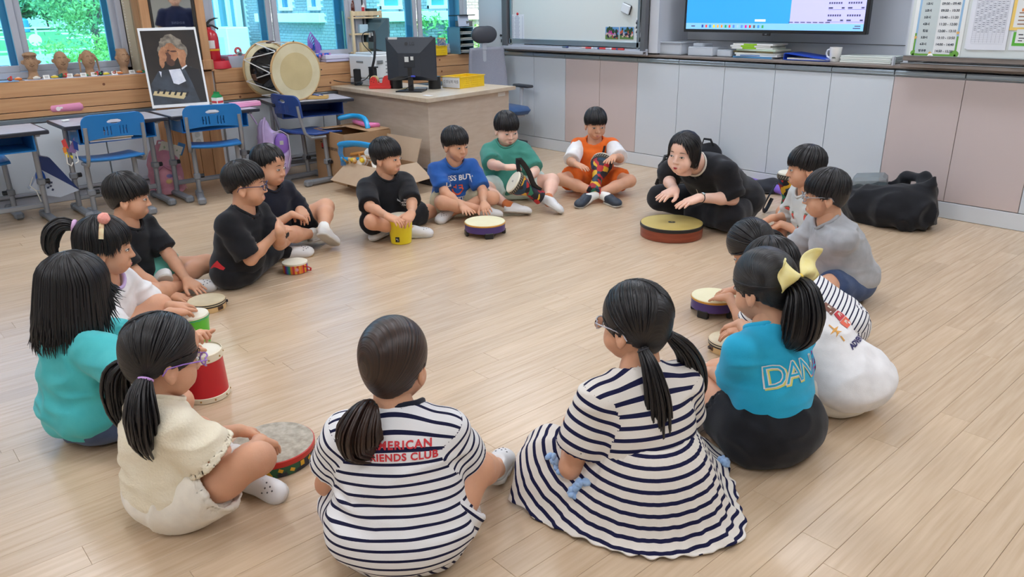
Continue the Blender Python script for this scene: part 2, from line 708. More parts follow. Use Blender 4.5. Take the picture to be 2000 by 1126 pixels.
# tall white cabinet in the corner
t=empty('tall_cabinet',(-6.09,YW,0),0,'tall white cabinet in the corner behind the office chair','cabinet')
b=B()
b.box((0,.20,1.25),(.385,.36,2.5),.003)
b.build('carcass',WHITE,t)
b=B()
b.box((0,.008,1.55),(.380,.018,1.86),.003)
d=b.build('door',DOOR_W,t)
b=B()
b.cyl((.155,-.004,1.035),(.155,-.016,1.035),.011,14)
b.build('lock',CHAR,d)
b=B()
b.box((.155,-.004,.985),(.008,.01,.03),.002)
b.build('door_pull',CHAR,d)
# sliding white board at the left
t=empty('whiteboard',(-4.975,YW-.02,.905),0,'large white enamel writing board with an aluminium frame','whiteboard')
b=B()
b.box((0,-.006,.80),(1.52,.012,1.44))
b.build('board',BOARD,t,0)
f=B()
f.box((0,-.016,.085),(1.60,.02,.045),.004)
for x in(-.775,.775):
 f.box((x,-.016,.80),(.026,.02,1.5),.003)
f.box((0,-.016,1.53),(1.60,.02,.04),.003)
f.build('board_frame',ALU,t)
for x,w_ in((-.855,.075),(.832,.046)):
 g=B()
 g.box((x,-.012,.82),(w_,.05,1.6),.003)
 g.build('side_post',GREYD,t)
g=B()
g.box((0,-.038,.036),(1.74,.06,.008),.002)
g.box((0,-.068,.028),(1.74,.008,.026),.002)
g.box((0,-.012,.030),(1.74,.02,.05),.003)
tray=g.build('pen_tray',GREYF,t)
# screen niche: side walls and back
b=B()
b.box((-4.068,5.40,1.78),(.09,.42,1.7))
b.box((-2.10,5.42,1.78),(.03,.34,1.7))
b.box((-3.07,5.60,1.78),(1.93,.02,1.7))
struct('wall_front_niche',b,M('niche_white',(206,212,222),.5))
b=B()
b.box((-3.07,5.588,1.02),(1.90,.004,.004))
struct('trim_7',b,GREYD)
# right-hand pin board
t=empty('pin_board',(-1.06,YW-.02,.905),0,'white pin board on the right that carries the timetable and notices','board')
b=B()
b.box((0,-.006,.82),(2.02,.014,1.5))
b.build('board',BOARD,t,0)
f=B()
f.box((0,-.020,.062),(2.04,.03,.030),.004)
f.box((0,-.030,.022),(2.04,.05,.026),.004)
f.build('lower_rail',COUNTER,t)
f=B()
f.box((0,-.056,.036),(2.04,.004,.005))
f.box((0,-.036,.079),(2.04,.004,.004))
f.build('rail_line',ALU,t)
# ------------------------------------------------------------------ outside the windows
GZ=-.35
GRASS=mat_noise('grass',(112,176,96),(92,156,78),scale=1.6,rough=.9,bump=.3,bscale=60)
b=B()
b.box((-60,20,GZ-.05),(106,130,.1))
b.T=None
struct('ground',b,GRASS,smooth=0)
b=B()
b.box((-28.5,-10,GZ+.004),(20,60,.02))
struct('path',b,mat_noise('yard_paving',(206,210,212),(190,194,198),scale=.6,rough=.9),smooth=0)
b=B()
b.box((-86,-6,GZ+.02),(3.0,90,.08))
struct('path_far',b,M('road_pale',(226,222,214),.9),smooth=0)
BRICK=mat_noise('brick_pale',(158,160,158),(142,146,146),scale=20,rough=.9,rand=.1)
MORTAR=M('mortar',(246,246,244),.9)
STONE=M('stone_white',(240,240,238),.8)
DARKG=mat_glass('far_glass',(.35,.5,.5))
INSIDE=M('dark_room',(96,128,122),.6)
YA,XB=9.4,-16.0
bw=B()
bw.box((-22.0,YA+.25,1.6),(12.0,.5,5.0))
bw.box((XB-.25,YA+3.5,1.6),(.5,7.0,5.0))
bld=bw.build('school_wing',MORTAR)
tag(bld,'pale brick school wing outside the right-hand windows','building')
winA=[(-17.30,1.27,3.6,.34),(-18.75,1.27,3.6,.44)]
door=(-22.1,-.2,3.2,1.35)
def blocked_A(x,z):
 for wx,z0,z1,w in winA:
  if abs(x-wx)<w/2+.11 and z>z0-.02:
   return True
 if-20.4<x<-16.9 and .98<z<1.23:
  return True
 if abs(x-door[0])<1.02 and z<door[2]:
  return True
 return False
winB=[(10.58,1.27,3.6,.42),(11.92,1.27,3.6,.42)]
def blocked_B(y,z):
 for wy_,z0,z1,w in winB:
  if abs(y-wy_)<w/2+.08 and z>z0-.05:
   return True
 return 10.0<y<13.2 and .98<z<1.24
bm_=B()
bm_.box((0,0,0),(.19,.05,.057),.004)
bme=bm_.mesh('brick',BRICK,0)
bm2=B()
bm2.box((0,0,0),(.05,.19,.057),.004)
bme2=bm2.mesh('brick',BRICK,0)
bricks=[]
for j in range(0,46):
 z=GZ+.12+j*.067
 for i in range(0,59):
  x=-16.25-i*.2-(.1 if j%2 else 0)
  if not blocked_A(x,z):
   bricks.append((x,YA-.002,z,0))
 for i in range(0,20):
  y=YA+.12+i*.2+(.1 if j%2 else 0)
  if not blocked_B(y,z):
   bricks.append((XB+.002,y,z,1))
def brick_seen(bk):
 d=np.array(bk[:3])-np.array((0,0,CAM_H))
 zz=d@CF
 u,v=IMW/2+FPX*(d@CR)/zz,IMH/2-FPX*(d@CU)/zz
 ok=-20<v<115 and 380<u<920
 return(zz*(1.0 if bk[3]else 1.5))if ok else 1e9
bricks.sort(key=brick_seen)
for x,y,z,s_ in bricks[:300]:
 o=bpy.data.objects.new('brick',bme2 if s_ else bme)
 COL.objects.link(o)
 o.parent=bld
 o.location=(x,y,z)
rb=B()
for x,y,z,s_ in bricks[300:]:
 rb.box((x,y,z),(.05,.19,.057)if s_ else(.19,.05,.057))
o=rb.build('bricks_far',BRICK,bld,0)
o['kind']='stuff'
b=B()
b.box((-18.65,YA-.06,1.105),(3.46,.20,.21),.01)
b.build('stone_band',STONE,bld)
b=B()
b.box((XB+.06,11.6,1.11),(.2,3.1,.22),.01)
b.build('stone_band',STONE,bld)
for wx,z0,z1,w in winA:
 f=B()
 for s_ in(-1,1):
  f.box((wx+s_*(w/2+.04),YA-.03,(z0+z1)/2),(.10,.14,z1-z0),.005)
 f.box((wx,YA-.03,z0+.04),(w+.16,.16,.08),.005)
 fo=f.build('window',STONE,bld)
 g=B()
 g.box((wx,YA-.02,(z0+z1)/2),(w,.03,z1-z0))
 g.build('pane',M('far_pane',(70,120,150),.1),fo,0)
for wy_,z0,z1,w in winB:
 f=B()
 for s_ in(-1,1):
  f.box((XB+.03,wy_+s_*(w/2+.04),(z0+z1)/2),(.14,.08,z1-z0),.005)
 f.box((XB+.03,wy_,z0+.04),(.16,w+.16,.08),.005)
 fo=f.build('window',STONE,bld)
 g=B()
 g.box((XB+.02,wy_,(z0+z1)/2),(.03,w,z1-z0))
 g.build('pane',M('far_pane_green',(86,158,150),.1),fo,0)
 # glazed entrance bay
f=B()
for dx in(-.95,-.40,.40,.95):
 f.box((door[0]+dx,YA-.25,1.5),(.12,.16,3.4),.01)
for z_ in(-.2,2.0,2.35,3.1):
 f.box((door[0],YA-.25,z_),(2.1,.16,.14),.01)
fo=f.build('entrance_bay',M('bay_white',(226,236,240),.4),bld)
g=B()
g.box((door[0],YA-.22,1.5),(2.0,.03,3.3))
g.build('pane',M('bay_glass',(74,130,140),.1),fo,0)
# downpipe with knots
b=B()
b.tube([(-23.35,YA-.10,GZ),(-23.35,YA-.10,3.6)],.03,8)
for i in range(26):
 b.ball((-23.35,YA-.10,GZ+.2+i*.13),(.05,.05,.04),6,4)
b.build('rain_chain',M('rain_chain',(60,84,104),.5),bld)
# outdoor unit of the air conditioner
t=empty('air_conditioner',(-20.8,YA-.75,GZ),0,'pale outdoor air conditioning unit standing by the brick wing','air conditioner')
b=B()
b.box((0,0,.62),(1.3,.6,1.24),.03)
b.build('casing',M('unit_white',(226,232,234),.5),t)
b=B()
for i in range(8):
 b.box((-.66,0,.2+i*.13),(.05,.5,.07),.01)
b.build('louvre',M('unit_grey',(196,206,210),.5),t)
b=B()
b.box((.2,-.305,.7),(.5,.012,.6),.004)
b.build('access_panel',M('unit_grey',(196,206,210),.5),t)
def leaf_tree(name,loc,h,w,seed,label,cat,mat,trunk=True,n=2600,leaf=.10,grp=None,squash=1.0):
 rg=np.random.RandomState(seed)
 t=empty(name,loc,0,label,cat,grp)
 if trunk:
  b=B()
  for k in range(7):
   a=k*2.4
   b.tube([(0,0,0),(.1*math.cos(a),.1*math.sin(a),h*.3),(w*.35*math.cos(a),w*.35*math.sin(a),h*(.55+.3*rg.rand()))],[.05*h/3,.035*h/3,.008],6)
  b.build('trunk',M('bark',(120,104,88),.9),t)
 cl=rg.randn(26,3)*np.array((w*.26,w*.26,h*.17))+np.array((0,0,h*(.62 if trunk else .48)))
 V,F=[],[]
 for i in range(n):
  c=cl[rg.randint(26)]+rg.randn(3)*np.array((w,w,h*.8))*.085
  c[2]=max(c[2],.03)
  a=rg.randn(3)
  a/=np.linalg.norm(a)
  p=np.cross(a,rg.randn(3))
  p/=np.linalg.norm(p)
  o_=len(V)
  l_=leaf*(.6+.8*rg.rand())
  V+=[c-a*l_,c+p*l_*.45,c+a*l_,c-p*l_*.45]
  F.append((o_,o_+1,o_+2,o_+3))
 me=bpy.data.meshes.new('foliage')
 me.from_pydata([tuple(v)for v in V],[],F)
 me.materials.append(mat)
 o=bpy.data.objects.new('foliage',me)
 COL.objects.link(o)
 o.parent=t
 o['kind']='stuff'
 return t
LEAF=mat_noise('leaf_green',(150,200,110),(108,166,104),scale=.9,rough=.7)
LEAF_D=mat_noise('leaf_dark',(130,176,130),(110,156,118),scale=.7,rough=.8)
T0=at_x(193,100,-30.0)
leaf_tree('tree',(-30.0,T0[1],GZ),4.6,3.4,3,'leafy green tree outside the left window','tree',LEAF,n=9000,leaf=.075)
S0=at_x(225,115,-24.0)
leaf_tree('shrub',(-24.0,S0[1],GZ),1.1,3.2,5,'bright green low shrub under the tree outside the left window','shrub',mat_noise('leaf_bright',(160,206,98),(120,180,84),scale=1.2,rough=.7),trunk=False,n=4600,leaf=.05)
P0=at_x(886,60,-15.5)
leaf_tree('shrub',(-15.4,P0[1],GZ),1.5,1.1,8,'green shrub in front of the brick wing at the far right window','shrub',LEAF,trunk=False,n=1500,leaf=.06)
for i,(px,X,h,w)in enumerate(((50,-96,5.0,6.5),(92,-97,4.0,6.0),(5,-95,5.0,6.5),(135,-98,3.6,5.0),(-42,-96,5,6.5))):
 h0=at_x(px,40,X)
 leaf_tree('hedge_tree',(X,h0[1],GZ),h,w,20+i,('hazy green tree beyond the field, behind the blue water tank','low hazy tree beyond the field before the white shed','hazy tree beyond the field seen left of the mullion','smallest hazy tree beyond the field, nearest the big tree','hazy tree beyond the field at the far left')[i],'tree',LEAF_D,n=1500,leaf=.3,grp='distant hedge trees')
for i,(px,X,hgt,w,c)in enumerate(((76,-118,8.0,8,(214,222,226)),(116,-108,4.6,6,(226,226,226)),(160,-120,9.0,9,(204,216,224)))):
 h0=at_x(px,30,X)
 t=empty('house',(X,h0[1],GZ),0,['pale house with a blue-grey roof far beyond the field','low white shed far beyond the field','tall pale house far beyond the field behind the tree'][i],'house')
 b=B()
 b.box((0,0,hgt*.32),(6,w,hgt*.64))
 b.build('wall',M('house_%d'%i,c,.8),t,0)
 b=B()
 b.prism([(-w*.56,hgt*.62),(w*.56,hgt*.62),(0,hgt*.95)],7,Matrix.Translation((3.5,0,0))@Matrix(((0,0,-1,0),(1,0,0,0),(0,1,0,0),(0,0,0,1))))
 b.build('roof',M('house_roof',(150,172,190),.7),t,0)
 for k in(-1,1):
  g=B()
  g.box((3.02,k*w*.25,hgt*.36),(.08,w*.18,hgt*.2))
  g.build('window',M('house_pane',(120,150,170),.2),t,0)
  # blue water tank beyond the field
q=at_x(44,42,-84)
b=B()
b.lathe([(.40,0),(.45,.05),(.45,1.0),(.36,1.15),(.1,1.2)],Matrix.Translation((-84,q[1],GZ)),18)
tag(b.build('water_tank',M('tank_blue',(70,150,210),.4)),'blue water tank beyond the playing field','tank')
# yard fence with branch decorations
FENCE=M('fence_white',(222,226,226),.5)
XF=-38.5
t=empty('fence',(XF,6.0,GZ),0,'white yard fence hung with pale branches outside the left window','fence')
y0,y1=-9.0,12.0
b=B()
b.box((0,(y0+y1)/2-6,1.06),(.05,y1-y0,.06))
b.build('rail',FENCE,t,0)
b=B()
b.box((0,(y0+y1)/2-6,.16),(.05,y1-y0,.06))
b.build('rail',FENCE,t,0)
n=0
y=y0
while y<=y1:
 b=B()
 b.box((0,y-6,.55),(.07,.07,1.1))
 b.build('post',FENCE,t,0)
 y+=2.1
rg=random.Random(2)
for i in range(12):
 yy_=y0+.6+(y1-y0-1.6)*rg.random()
 z_=.35+.5*rg.random()
 b=B()
 b.tube([(.06,yy_-6,z_),(.06,yy_-5.5,z_+.12*(rg.random()-.5)),(.06,yy_-4.9+rg.random()*.4,z_-.25*rg.random())],[.04,.03,.012],5)
 b.build('branch',M('branch_white',(246,246,244),.8),t)
q=at_x(68,78,XF)
b=B()
b.lathe([(0,0),(.24,0),(.24,.05),(0,.05)],Matrix.Translation((.06,q[1]-6,q[2]-GZ))@Euler((0,PI/2,0)).to_matrix().to_4x4(),18)
b.build('disc',M('branch_white',(246,246,244),.8),t)
# ------------------------------------------------------------------ implicit surfaces for bodies, hair and cloth
f32=np.float32
class Vol:
 """a distance field on a grid; shapes are blended in, then skinned"""
 def __init__(self,lo,hi,res):
  self.lo=np.array(lo,float)
  self.res=res
  self.n=np.maximum(np.ceil((np.array(hi,float)-self.lo)/res).astype(int)+1,3)
  self.F=np.full(self.n,1.0,f32)
  self.ax=[(self.lo[i]+res*np.arange(self.n[i])).astype(f32)for i in range(3)]
 def box(self,a,b):
  i0=np.clip(np.floor((np.array(a)-self.lo)/self.res).astype(int),0,self.n)
  i1=np.clip(np.ceil((np.array(b)-self.lo)/self.res).astype(int)+1,0,self.n)
  if np.any(i1<=i0):
   return None,None
  s=tuple(slice(i0[i],i1[i])for i in range(3))
  g=(self.ax[0][s[0]][:,None,None],self.ax[1][s[1]][None,:,None],self.ax[2][s[2]][None,None,:])
  return s,g
 def mix(self,s,d,k,sub=False):
  f=self.F[s]
  if sub:
   d=-d
   h=np.maximum(k-np.abs(f-d),0)/k
   self.F[s]=np.maximum(f,d)+h*h*k*f32(.25)
  else:
   h=np.maximum(k-np.abs(f-d),0)/k
   self.F[s]=np.minimum(f,d)-h*h*k*f32(.25)
 def cone(self,a,b,ra,rb=None,k=.01,cut0=False,cut1=False,sub=False,flat=None):
  """round cone a->b; cut = flat end; flat = (axis, factor) squeezes across an axis"""
  rb=ra if rb is None else rb
  a,b=np.array(a,float),np.array(b,float)
  rm=max(ra,rb)*1.05+k+2*self.res
  s,g=self.box(np.minimum(a,b)-rm,np.maximum(a,b)+rm)
  if s is None:
   return self
  ab=b-a
  L2=max(float(ab@ab),1e-9)
  p=[g[i]-f32(a[i])for i in range(3)]
  t=(p[0]*f32(ab[0])+p[1]*f32(ab[1])+p[2]*f32(ab[2]))/f32(L2)
  tc=np.clip(t,0,1)
  q=[p[i]-tc*f32(ab[i])for i in range(3)]
  d2=q[0]**2+q[1]**2+q[2]**2
  if flat is not None:
   ax,fc=np.array(flat[0],float),flat[1]
   ax=ax/np.linalg.norm(ax)
   pr=q[0]*f32(ax[0])+q[1]*f32(ax[1])+q[2]*f32(ax[2])
   d2=d2+pr*pr*f32(1/fc**2-1)
  d=np.sqrt(d2)-(f32(ra)+tc*f32(rb-ra))
  L=math.sqrt(L2)
  if cut1:
   d=np.maximum(d,(t-1)*f32(L))
  if cut0:
   d=np.maximum(d,-t*f32(L))
  self.mix(s,d.astype(f32),f32(k),sub)
  return self
 def ell(self,c,r,A=None,k=.01,sub=False):
  """ellipsoid, A = 3x3 whose columns are its axes"""
  c=np.array(c,float)
  r=np.array(r,float)
  rm=r.max()+k+2*self.res
  s,g=self.box(c-rm,c+rm)
  if s is None:
   return self
  p=[g[i]-f32(c[i])for i in range(3)]
  if A is not None:
   p=[p[0]*f32(A[0][j])+p[1]*f32(A[1][j])+p[2]*f32(A[2][j])for j in range(3)]
  k0=np.sqrt(sum((p[i]/f32(r[i]))**2 for i in range(3)))
  k1=np.sqrt(sum((p[i]/f32(r[i]**2))**2 for i in range(3)))+f32(1e-6)
  d=k0*(k0-1)/k1
  self.mix(s,d.astype(f32),f32(k),sub)
  return self
 def half(self,n,o):
  """keep only the side of the plane the normal points away from"""
  g=(self.ax[0][:,None,None],self.ax[1][None,:,None],self.ax[2][None,None,:])
  d=sum((g[i]-f32(o[i]))*f32(n[i])for i in range(3))
  self.F=np.maximum(self.F,d.astype(f32))
  return self
 def skin(self,relax=1):
  F=self.F
  F[0],F[-1],F[:,0],F[:,-1],F[:,:,0],F[:,:,-1]=1,1,1,1,1,1
  I=F<0
  cnt=np.zeros(np.array(F.shape)-1,np.int8)
  for dx in(0,1):
   for dy in(0,1):
    for dz in(0,1):
     cnt+=I[dx:I.shape[0]-1+dx,dy:I.shape[1]-1+dy,dz:I.shape[2]-1+dz]
  act=np.argwhere((cnt>0)&(cnt<8))
  if len(act)==0:
   return np.zeros((0,3)),np.zeros((0,4),int)
  idx=np.full(cnt.shape,-1,np.int32)
  idx[tuple(act.T)]=np.arange(len(act))
  cor=np.array([(x,y,z)for x in(0,1)for y in(0,1)for z in(0,1)])
  vals=np.stack([F[tuple((act+c).T)]for c in cor],1).astype(np.float64)
  acc=np.zeros((len(act),3))
  num=np.zeros(len(act))
  for a in range(8):
   for b in range(a+1,8):
    if np.abs(cor[a]-cor[b]).sum()!=1:
     continue
    va,vb=vals[:,a],vals[:,b]
    mk=(va<0)!=(vb<0)
    t=np.where(mk,va/np.where(mk,va-vb,1),0)
    acc+=np.where(mk[:,None],cor[a]+t[:,None]*(cor[b]-cor[a]),0)
    num+=mk
  V=self.lo+(act+acc/num[:,None])*self.res
  Q=[]
  for ax in range(3):
   o1,o2=(ax+1)%3,(ax+2)%3
   sl0=[slice(None)]*3
   sl1=[slice(None)]*3
   sl0[ax],sl1[ax]=slice(0,-1),slice(1,None)
   df=I[tuple(sl0)]!=I[tuple(sl1)]
   e=np.argwhere(df)
   e=e[(e[:,o1]>0)&(e[:,o2]>0)&(e[:,o1]<cnt.shape[o1])&(e[:,o2]<cnt.shape[o2])]
   if len(e)==0:
    continue
   u,w=np.zeros(3,int),np.zeros(3,int)
   u[o1],w[o2]=1,1
   q=np.stack([idx[tuple((e-u-w).T)],idx[tuple((e-w).T)],idx[tuple(e.T)],idx[tuple((e-u).T)]],1)
   fl=~I[tuple(e.T)]
   q[fl]=q[fl][:,::-1]
   Q.append(q)
  Q=np.concatenate(Q)
  Q=Q[(Q>=0).all(1)]
  for _ in range(relax):
   V=relaxed(V,Q)
  return V,Q
def relaxed(V,Q,w=.5):
 n=len(V)
 acc=np.zeros((n,3))
 c=np.zeros(n)
 for a,b in((0,1),(1,2),(2,3),(3,0)):
  for p,q in((a,b),(b,a)):
   c+=np.bincount(Q[:,p],minlength=n)
   for i in range(3):
    acc[:,i]+=np.bincount(Q[:,p],V[Q[:,q],i],n)
 return V*(1-w)+w*acc/np.maximum(c,1)[:,None]
def vnorm(V,Q):
 fn=np.cross(V[Q[:,2]]-V[Q[:,0]],V[Q[:,3]]-V[Q[:,1]])
 N=np.zeros_like(V)
 for k in range(4):
  for i in range(3):
   N[:,i]+=np.bincount(Q[:,k],fn[:,i],len(V))
 return N/np.maximum(np.linalg.norm(N,axis=1),1e-9)[:,None]
_rng=np.random.RandomState(7)
_TAB=_rng.rand(64,64,64).astype(f32)
def noise3(P):
 i=np.floor(P).astype(int)
 f=P-i
 f=f*f*(3-2*f)
 out=0
 for dx in(0,1):
  for dy in(0,1):
   for dz in(0,1):
    w=(f[:,0]if dx else 1-f[:,0])*(f[:,1]if dy else 1-f[:,1])*(f[:,2]if dz else 1-f[:,2])
    out=out+w*_TAB[(i[:,0]+dx)%64,(i[:,1]+dy)%64,(i[:,2]+dz)%64]
 return out
def folds(V,Q,seed,amp=.006,fx=9.0,fz=20.0,warp=1.2):
 """soft creases: ridged noise, finer up and down than across"""
 P=np.stack([V[:,0]*fx,V[:,1]*fx,V[:,2]*fz],1)+seed*3.17
 w=noise3(P*.6+11)
 n=noise3(P+(w*warp)[:,None])
 r=1-np.abs(2*n-1)*2
 d=amp*(np.clip(r,-1,1))+amp*.5*(noise3(P*2.3+5)-.5)
 return V+vnorm(V,Q)*d[:,None]
def to_obj(name,V,Q,mat,parent,attrs=None,T3=None):
 me=bpy.data.meshes.new(name)
 n,q=len(V),len(Q)
 me.vertices.add(n)
 me.vertices.foreach_set('co',np.asarray(V,f32).ravel())
 me.loops.add(q*4+(0 if T3 is None else len(T3)*3))
 lv=np.asarray(Q,np.int32).ravel()
 ls=np.arange(q)*4
 lt=np.full(q,4)
 if T3 is not None and len(T3):
  ls=np.concatenate([ls,q*4+np.arange(len(T3))*3])
  lt=np.concatenate([lt,np.full(len(T3),3)])
  lv=np.concatenate([lv,np.asarray(T3,np.int32).ravel()])
 me.loops.foreach_set('vertex_index',lv.astype(np.int32))
 me.polygons.add(len(ls))
 me.polygons.foreach_set('loop_start',ls.astype(np.int32))
 me.polygons.foreach_set('loop_total',lt.astype(np.int32))
 me.materials.append(mat)
 me.update(calc_edges=True)
 me.shade_smooth()
 for k,a in(attrs or{}).items():
  at_=me.attributes.new(k,'FLOAT','POINT')
  at_.data.foreach_set('value',np.asarray(a,f32))
 o=bpy.data.objects.new(name,me)
 COL.objects.link(o)
 if parent is not None:
  o.parent=parent
 return o
def join(parts):
 Vs,Qs,o=[],[],0
 for V,Q in parts:
  if len(V):
   Vs.append(V)
   Qs.append(Q+o)
   o+=len(V)
 return np.concatenate(Vs),np.concatenate(Qs)
 # ------------------------------------------------------------------ materials of people
def skin_mat(name,rgb):
 if name in MATS:
  return MATS[name]
 m=mat_noise(name,rgb,tuple(min(255,int(c*1.05))for c in rgb),scale=9,rough=.52,bump=.08,bscale=220,spec=.35)
 b=m.node_tree.nodes['Principled BSDF']
 setin(b,'Subsurface Weight',.12)
 setin(b,'Subsurface Radius',(.012,.005,.003))
 setin(b,'Subsurface Scale',1.0)
 return m
def cloth_mat(name,rgb,rgb2=None,rough=.85,weave=420,bump=.12,**kw):
 return mat_noise(name,rgb,rgb2 or tuple(min(255,int(c*1.06)+2)for c in rgb),scale=14,rough=rough,bump=bump,bscale=weave,spec=.2,sheen=.15,**kw)
def hair_mat(name,rgb,rgb2):
 if name in MATS:
  return MATS[name]
 m=M(name,rgb,.36,spec=.5)
 nt=NT(m)
 a=nt.n('ShaderNodeAttribute',attribute_name='streak')
 nz=nt.n('ShaderNodeTexNoise',noise_dimensions='1D')
 nz.inputs['Scale'].default_value=1.0
 nz.inputs['Detail'].default_value=3
 nt.l(a.outputs['Fac'],nz.inputs['W'])
 rp=ramp(nt,[(.3,lin(rgb)),(.75,lin(rgb2))])
 nt.l(nz.outputs['Fac'],rp.inputs['Fac'])
 nt.l(rp.outputs['Color'],nt.b.inputs['Base Color'])
 bp=nt.n('ShaderNodeBump')
 bp.inputs['Strength'].default_value=.55
 bp.inputs['Distance'].default_value=.004
 nt.l(nz.outputs['Fac'],bp.inputs['Height'])
 nt.l(bp.outputs['Normal'],nt.b.inputs['Normal'])
 return m
def stripe_mat(name,base,line,pitch,width,off=0.0):
 """knitted stripes that follow the cloth (attribute 'run', metres along the garment)"""
 if name in MATS:
  return MATS[name]
 m=M(name,base,.85,spec=.2)
 nt=NT(m)
 a=nt.n('ShaderNodeAttribute',attribute_name='run')
 d=nt.n('ShaderNodeMath',operation='MULTIPLY_ADD')
 d.inputs[1].default_value=1.0/pitch
 d.inputs[2].default_value=off+50.0
 nt.l(a.outputs['Fac'],d.inputs[0])
 fr=nt.n('ShaderNodeMath',operation='FRACT')
 nt.l(d.outputs[0],fr.inputs[0])
 lt=nt.n('ShaderNodeMath',operation='LESS_THAN')
 lt.inputs[1].default_value=width/pitch
 nt.l(fr.outputs[0],lt.inputs[0])
 mx=nt.n('ShaderNodeMix',data_type='RGBA')
 nt.l(lt.outputs[0],mx.inputs[0])
 mx.inputs[6].default_value=lin(base)
 mx.inputs[7].default_value=lin(line)
 nt.l(mx.outputs[2],nt.b.inputs['Base Color'])
 tc=nt.n('ShaderNodeTexCoord')
 nz=nt.n('ShaderNodeTexNoise')
 nz.inputs['Scale'].default_value=400
 nt.l(tc.outputs['Object'],nz.inputs['Vector'])
 bp=nt.n('ShaderNodeBump')
 bp.inputs['Strength'].default_value=.1
 bp.inputs['Distance'].default_value=.01
 nt.l(nz.outputs['Fac'],bp.inputs['Height'])
 nt.l(bp.outputs['Normal'],nt.b.inputs['Normal'])
 return m
SKIN={0:skin_mat('skin_light',(224,178,154)),1:skin_mat('skin_tan',(212,160,130)),2:skin_mat('skin_fair',(232,190,170))}
HAIR=hair_mat('hair_black',(13,12,14),(30,28,32))
HAIR_B=hair_mat('hair_brown',(26,17,14),(62,40,30))
EYE_W=M('eye_white',(226,222,216),.25)
EYE_D=M('eye_iris',(22,14,11),.12)
BROW=M('brow',(38,28,26),.7)
LIP={0:M('lips_child',(188,116,108),.45),1:M('lips_red',(168,42,52),.35)}
# ------------------------------------------------------------------ head (facing +Y, person's right = +X, origin between the eyes inside the skull)
def head_template(res,adult=False,chub=0.0):
 v=Vol((-.1,-.12,-.13),(.1,.125,.13),res)
 v.ell((0,-.010,.028),(.071,.088,.078),k=.01)
 v.ell((0,.020,-.028),(.057+chub*.006,.060,.070),k=.03)
 v.ell((0,.042,-.080),(.030+chub*.008,.030,.024),k=.03)
 for s in(-1,1):
  v.ell((s*.034,.044,-.044),(.030+chub*.006,.030,.032+chub*.004),k=.02)
 v.ell((0,.050,.045),(.05,.03,.035),k=.02)
 for s in(-1,1):
  v.ell((s*.0305,.0915,-.003),(.019,.0105,.0115),k=.012,sub=True)
 v.cone((0,.079,-.004),(0,.0935,-.032),.0062,.0086,k=.012)
 for s in(-1,1):
  v.ell((s*.0105,.0855,-.035),(.0072,.008,.0062),k=.007)
  v.ell((s*.006,.0915,-.0405),(.0028,.004,.002),k=.003,sub=True)
 v.ell((0,.0775,-.066),(.024,.009,.013),k=.012)
 v.ell((0,.0895,-.0645),(.021,.007,.0014),k=.003,sub=True)
 for s in(-1,1):
  v.ell((s*.073,-.006,-.018),(.0085,.019,.029),k=.006)
  v.ell((s*.079,-.002,-.014),(.006,.010,.016),k=.006,sub=True)
  v.ell((s*.072,-.002,-.042),(.007,.009,.010),k=.006)
 v.cone((0,-.018,-.05),(0,-.028,-.13),.043,.043,k=.02)
 return v.skin(1)
HEADS={}
def head_mesh(kind):
 if kind not in HEADS:
  HEADS[kind]=head_template(.0044,chub={'chub':1.0}.get(kind,0.25))
 return HEADS[kind]
def arc(pts,n=8):
 P=[Vector(p)for p in pts]
 out=[]
 for i in range(n+1):
  t=i/n
  out.append(P[0]*(1-t)**2+P[1]*2*t*(1-t)+P[2]*t*t)
 return out
def face_parts(X,parent,lips,gaze=0.0,closed=0.35):
 for s in(-1,1):
  e=B(X)
  rot=Euler((0,0,-s*.22)).to_matrix()
  e.ball((s*.0305,.0770,-.0035),(.0125,.0060,.0058-.002*closed),rot=rot)
  ew=e.build('eye',EYE_W,parent,60)
  i_=B(X)
  i_.ball((s*.0305+gaze*.004,.0806,-.0035),(.0057,.0032,.0054-.001*closed))
  i_.build('iris',EYE_D,ew,60)
  l_=B(X)
  l_.tube(arc([(s*.0170,.0822,-.0045),(s*.0300,.0862,.0060),(s*.0450,.0742,-.0030)]),[.0006,.0009,.0011,.0013,.0014,.0014,.0013,.0011,.0006],6)
  l_.build('eyelid',BROW,ew,60)
  b_=B(X)
  b_.tube(arc([(s*.0165,.0835,.0205),(s*.0310,.0835,.0250),(s*.0480,.0715,.0180)]),[.0008,.0014,.0018,.002,.002,.0018,.0015,.001,.0005],6,flat=.6,up=(0,1,0))
  b_.build('eyebrow',BROW,parent,60)
 lb=B(X)
 lb.tube(arc([(-.0165,.0795,-.0655),(0,.0925,-.0612),(.0165,.0795,-.0655)]),[.0005,.0015,.0022,.0025,.0026,.0025,.0022,.0015,.0005],8)
 lb.tube(arc([(-.0150,.0790,-.0668),(0,.0915,-.0715),(.0150,.0790,-.0668)]),[.0005,.0015,.0024,.003,.0032,.003,.0024,.0015,.0005],8)
 lb.build('lips',LIP[lips],parent,60)
